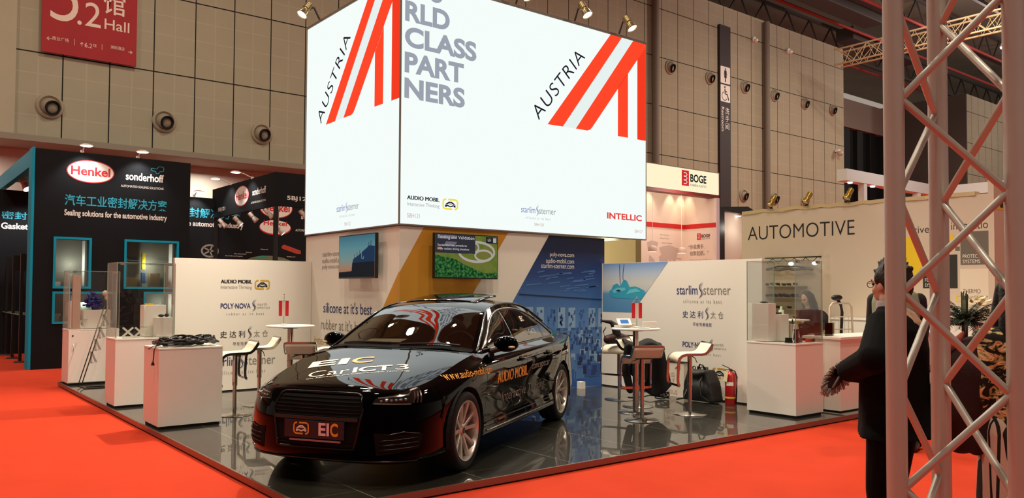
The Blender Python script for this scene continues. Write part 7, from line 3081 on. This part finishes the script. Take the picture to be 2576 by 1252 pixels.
for j in range(len(rg_) - 1):
    Fc += [(j * 28 + i, j * 28 + (i + 1) % 28, j * 28 + 28 + (i + 1) % 28, j * 28 + 28 + i) for i in range(28)]
Fc += [tuple(reversed(range(28))), tuple(range((len(rg_) - 1) * 28, len(rg_) * 28))]
m.add(V, Fc)
m.build('waistcoat', mat('waistcoat_sage', '#7f8a70', 0.9, bump=(90, 0.2)), t, remesh=0.012, smit=3)
for e in (-1, 1):
    m = MB()
    m.limb([(0.200 * e, -0.03, 1.44), (0.235 * e, -0.06, 1.18), (0.225 * e, 0.06, 0.98)], [0.070, 0.056, 0.048])
    m.build('sleeve', mat('sleeve_dark', '#16161a', 0.9), t, remesh=0.012, smit=2)
m = MB()
for e in (-1, 1):
    m.limb([(0.09 * e, 0, 0.94), (0.13 * e, 0.02, 0.50), (0.15 * e, 0.0, 0.08)], [0.125, 0.095, 0.08])
m.build('trousers', mat('trousers_black'), t, remesh=0.012, smit=3)
for e in (-1, 1):
    m = MB()
    m.limb([(0.15 * e, -0.05, 0.055), (0.16 * e, 0.10, 0.05), (0.165 * e, 0.20, 0.04)], [0.053, 0.05, 0.038])
    m.build('shoe', mat('shoe_brown', '#2a2014', 0.4), t, remesh=0.010, smit=2)

# woman with a phone at the far table
t = person('seated woman with long dark hair looking down at her phone, seen through the case', (7.70, -1.42, PZ), math.radians(80))
body = MB()
body.limb([(0, 0, 0.80), (0, 0.02, 1.0), (0, 0.05, 1.16), (0, 0.08, 1.26), (0, 0.10, 1.33)], [0.14, 0.125, 0.12, 0.055, 0.048])
for e in (-1, 1):
    body.limb([(0.08 * e, 0, 0.80), (0.10 * e, 0.38, 0.78), (0.09 * e, 0.36, 0.36)], [0.10, 0.075, 0.05])
    body.limb([(0.09 * e, 0.36, 0.36), (0.09 * e, 0.44, 0.34)], [0.04, 0.035])
    body.limb([(0.15 * e, 0.05, 1.17), (0.20 * e, 0.10, 0.95), (0.06 * e, 0.30, 1.02)], [0.052, 0.042, 0.032])
    hand(body, (0.06 * e, 0.30, 1.02), (-0.45 * e, 0.85, 0.25), (e, 0.3, -0.2), 0.95, 0.6, e)
hq, hM = head_geo(body, (0.0, 0.135, 1.42), 0.98, 0, -22)
body.build('body', M_skin, t, remesh=0.009, smit=2)
face_bits(t, hq, hM, 0.98)
hair_shell(t, lambda x, y, z: hq(x, y - 0.022, z + 0.006), hM, 0.98, 'long')
m = MB()
m.limb([(0, 0, 0.82), (0, 0.02, 1.0), (0, 0.05, 1.14)], [0.165, 0.15, 0.14])
m.limb([(-0.12, 0.05, 1.18), (0.12, 0.05, 1.18)], [0.07, 0.07])
for e in (-1, 1):
    m.limb([(0.15 * e, 0.05, 1.17), (0.205 * e, 0.10, 0.95), (0.085 * e, 0.27, 1.01)], [0.068, 0.06, 0.046])
m.build('jacket', mat('jacket_slate', '#26262c', 0.85), t, remesh=0.011, smit=3)
m = MB()
for e in (-1, 1):
    m.limb([(0.08 * e, 0, 0.81), (0.10 * e, 0.38, 0.79), (0.09 * e, 0.36, 0.36)], [0.115, 0.09, 0.062])
m.build('trousers', mat('trousers_black'), t, remesh=0.012, smit=3)
for e in (-1, 1):
    m = MB()
    m.limb([(0.082 * e, 0.262, 1.01), (0.066 * e, 0.292, 1.018)], [0.042, 0.042])
    m.build('cuff', mat('cuff_pale', '#D8CDBE', 0.8), t, remesh=0.008, smit=1)
t = thing('phone', 'dark mobile phone in the hands of the seated woman', 'phone', (7.70, -1.42, PZ), math.radians(80))
m = MB()
m.box(-0.037, -0.075, -0.004, 0.037, 0.075, 0.004, Matrix.Translation((0, 0.385, 1.07)) @ Matrix.Rotation(math.radians(35), 4, 'X'))
m.build('case', M_blk, t, bevel=0.003)
dup(st0, (7.72, -1.42, PZ - 0.03), math.radians(80 + 90), 'white stool under the seated woman with the phone')
small('rucksack', 'black rucksack hanging behind the seated woman', 'bag', (8.2, -1.30, PZ), [('e', (0, 0, 0.85), .17, .2, .36, 18, 14), ('e', (0.02, 0.02, 0.5), .16, .18, .5, 18, 14)], mat('pack_black'))

# visitor in the floral coat beside the truss
t = person('person in a floral printed coat and striped trousers half hidden by the truss tower', (-0.50, -7.62, 0), math.radians(-40))
body = MB()
for e in (-1, 1):
    body.limb([(0.09 * e, 0, 0.85), (0.11 * e, 0.02, 0.46), (0.11 * e, 0.0, 0.09)], [0.09, 0.06, 0.042])
    body.limb([(0.11 * e, -0.04, 0.045), (0.12 * e, 0.15, 0.035)], [0.042, 0.034])
    body.limb([(0.17 * e, 0, 1.34), (0.22 * e, -0.01, 1.08), (0.20 * e, 0.05, 0.83)], [0.055, 0.045, 0.033])
    hand(body, (0.20 * e, 0.05, 0.82), (0, 0.2, -0.97), (e, 0, 0), 0.95, 0.4, -e)
body.limb([(0, 0, 0.87), (0, 0.0, 1.08), (0, 0, 1.29), (0, 0.0, 1.42), (0, 0.02, 1.49)], [0.14, 0.13, 0.14, 0.058, 0.05])
hq, hM = head_geo(body, (0.0, 0.03, 1.595), 1.0, 0, 0)
body.build('body', M_skin, t, remesh=0.009, smit=2)
face_bits(t, hq, hM, 1.0)
hair_shell(t, lambda x, y, z: hq(x, y - 0.022, z + 0.006), hM, 1.0, 'long')
fl = mat('floral_print', '#0d0c0a', 0.85)
nt = fl.node_tree
tcn = nt.nodes.new('ShaderNodeTexCoord')
vo = nt.nodes.new('ShaderNodeTexNoise')
vo.inputs['Scale'].default_value = 13
vo.inputs['Detail'].default_value = 3
vo.inputs['Distortion'].default_value = 1.6
mpn = nt.nodes.new('ShaderNodeMapping')
mpn.inputs['Scale'].default_value = (0.7, 0.7, 1.3)
cr = nt.nodes.new('ShaderNodeValToRGB')
cr.color_ramp.interpolation = 'CONSTANT'
e = cr.color_ramp.elements
e[0].position, e[0].color = 0.0, (*C('#0D0B09'), 1)
e[1].position, e[1].color = 0.50, (*C('#4a4a2c'), 1)
for p_, c_ in ((0.535, '#B8A468'), (0.575, '#E2CF98'), (0.63, '#C8602C'), (0.68, '#E0A878')):
    x_ = e.new(p_)
    x_.color = (*C(c_), 1)
nt.links.new(tcn.outputs['Object'], mpn.inputs[0])
nt.links.new(mpn.outputs[0], vo.inputs['Vector'])
nt.links.new(vo.outputs['Fac'], cr.inputs[0])
nt.links.new(cr.outputs[0], nt.nodes['Principled BSDF'].inputs['Base Color'])
m = MB()
m.limb([(0, 0, 0.74), (0, 0, 1.0), (0, 0, 1.28)], [0.175, 0.165, 0.16])
m.limb([(-0.13, 0, 1.33), (0.13, 0, 1.33)], [0.085, 0.085])
for e_ in (-1, 1):
    m.limb([(0.18 * e_, 0, 1.33), (0.235 * e_, -0.01, 1.08), (0.215 * e_, 0.05, 0.86)], [0.08, 0.075, 0.065])
m.build('floral_coat', fl, t, remesh=0.011, smit=3)
for e_ in (-1, 1):
    m = MB()
    m.limb([(0.215 * e_, 0.05, 0.85), (0.21 * e_, 0.055, 0.79)], [0.07, 0.072])
    m.build('fur_cuff', mat('fur_black', '#080706', 0.95, bump=(80, 1.0)), t, remesh=0.009, smit=1)
st = lines_mat('stripe_trousers', '#CFC0AE', [(0, 0.0, 0.055, 0.014, '#17130f'), (1, 0.0, 0.055, 0.010, '#17130f')], 0.85)
m = MB()
for e_ in (-1, 1):
    m.limb([(0.09 * e_, 0, 0.83), (0.11 * e_, 0.02, 0.46), (0.11 * e_, 0.0, 0.10)], [0.125, 0.11, 0.11])
m.build('striped_trousers', st, t, remesh=0.011, smit=3)
for e_ in (-1, 1):
    m = MB()
    m.limb([(0.11 * e_, -0.04, 0.05), (0.12 * e_, 0.16, 0.04)], [0.048, 0.038])
    m.build('shoe', M_blk, t, remesh=0.009, smit=2)
# the maroon coat on her arm
t = thing('carried_coat', 'dark maroon coat with a rose lining bulging over the arm of the floral coat', 'coat', (-0.70, -7.43, 0))
m = MB()
dirL = Vector((-0.782, 0.623, 0))
P0 = Vector((0, 0, 0))
m.limb([P0 + Vector((0.02, -0.02, 1.30)), P0 + dirL * 0.05 + Vector((0, 0, 1.15)), P0 + dirL * 0.09 + Vector((0, 0, 0.95)), P0 + dirL * 0.04 + Vector((0, 0, 0.80))], [0.06, 0.125, 0.135, 0.10])
m.limb([P0 + dirL * -0.08 + Vector((0, 0, 1.22)), P0 + dirL * -0.05 + Vector((0, 0, 0.76))], [0.07, 0.07])
m.build('coat_body', mat('coat_maroon', '#2A0F0F', 0.95, bump=(60, 0.3)), t, remesh=0.012, smit=4)
m = MB()
m.limb([P0 + dirL * 0.20 + Vector((0, 0, 1.17)), P0 + dirL * 0.12 + Vector((0, 0, 1.28)), P0 + dirL * 0.04 + Vector((0, 0, 1.345)), P0 + dirL * 0.02 + Vector((0, 0, 1.375))], [0.02, 0.025, 0.022, 0.012])
m.build('lining', mat('lining_rose', '#9C4A48', 0.9), t, remesh=0.009, smit=2)

# palm and lily arrangement
t = thing('flower_arrangement', 'tall arrangement of dark palm fronds with pale lilies before the topic panels', 'plant', (4.05, -5.50, 0))
m = MB()
m.lathe([(0, 0), (0.16, 0), (0.19, 0.30), (0.17, 0.75), (0.20, 0.80), (0.15, 0.80), (0, 0.74)], n=28)
m.build('vase', mat('vase_cream', '#B8A68C', 0.5), t, smooth='auto')
m = MB()
rr = random.Random(21)
for i in range(52):
    a = 2 * PI * rr.random()
    el_ = 0.2 + 1.0 * rr.random()
    ln = 0.34 + 0.16 * rr.random()
    d = Vector((math.cos(a) * math.cos(el_), math.sin(a) * math.cos(el_), math.sin(el_)))
    P = [Vector((0, 0, 1.25)) + d * ln * k / 6 + Vector((0, 0, -0.17 * (k / 6) ** 2)) for k in range(7)]
    m.tube(P, 0.004, 4)
    for k in range(1, 7):
        tdir = (P[k] - P[k - 1]).normalized()
        sd_ = tdir.cross(Vector((0, 0, 1)))
        if sd_.length < 0.05:
            continue
        sd_.normalize()
        for e_ in (-1, 1):
            for q_ in (0.0, 0.5):
                b0 = P[k - 1].lerp(P[k], q_)
                tip = b0 + (sd_ * e_ * 0.9 + tdir * 0.7).normalized() * (0.13 - 0.010 * k) + Vector((0, 0, -0.03))
                w_ = tdir * 0.007
                m.add([b0 - w_, b0 + w_, tip, (b0 + tip) / 2 - w_ * 1.3], [(0, 1, 2, 3)])
m.build('foliage', mat('frond_green', '#1E2A16', 0.6, vary=(9, 0.4)), t, recalc=False)
for i, (x, y, z) in enumerate(((0.08, -0.12, 1.53), (0.15, -0.15, 1.50), (0.0, -0.09, 1.49), (0.09, -0.14, 1.46))):
    m = MB()
    for k in range(6):
        a = 2 * PI * k / 6 + i
        d = Vector((math.cos(a), math.sin(a) * 0.6 - 0.35, 0.35 + 0.3 * math.sin(a)))
        s_ = Vector((-math.sin(a), math.cos(a), 0)) * 0.018
        c = Vector((x - 0.05, y, z))
        m.add([c, c + d * 0.055 + s_ * 1.4, c + d * 0.12, c + d * 0.055 - s_ * 1.4], [(0, 1, 2, 3)])
    m.build('lily', mat('lily_cream', '#E8DDB4', 0.6), t, recalc=False)
m = MB()
for i in range(9):
    a = 2 * PI * i / 9
    m.tube([(0.02 * math.cos(a) - 0.02, 0.02 * math.sin(a), 0.8), (0.035 * math.cos(a) - 0.02, 0.03 * math.sin(a), 1.60 + 0.03 * math.sin(i * 2.3))], 0.006, 5)
m.build('stem', mat('stem_green', '#2b3a1c', 0.6), t)
small('side_box', 'pale wooden box corner low beside the truss foot', 'box', (-0.78, -7.98, 0.0), [('b', -.12, -.12, 0, .14, .12, .52)], mat('box_pine', '#D8BE8C', 0.6))
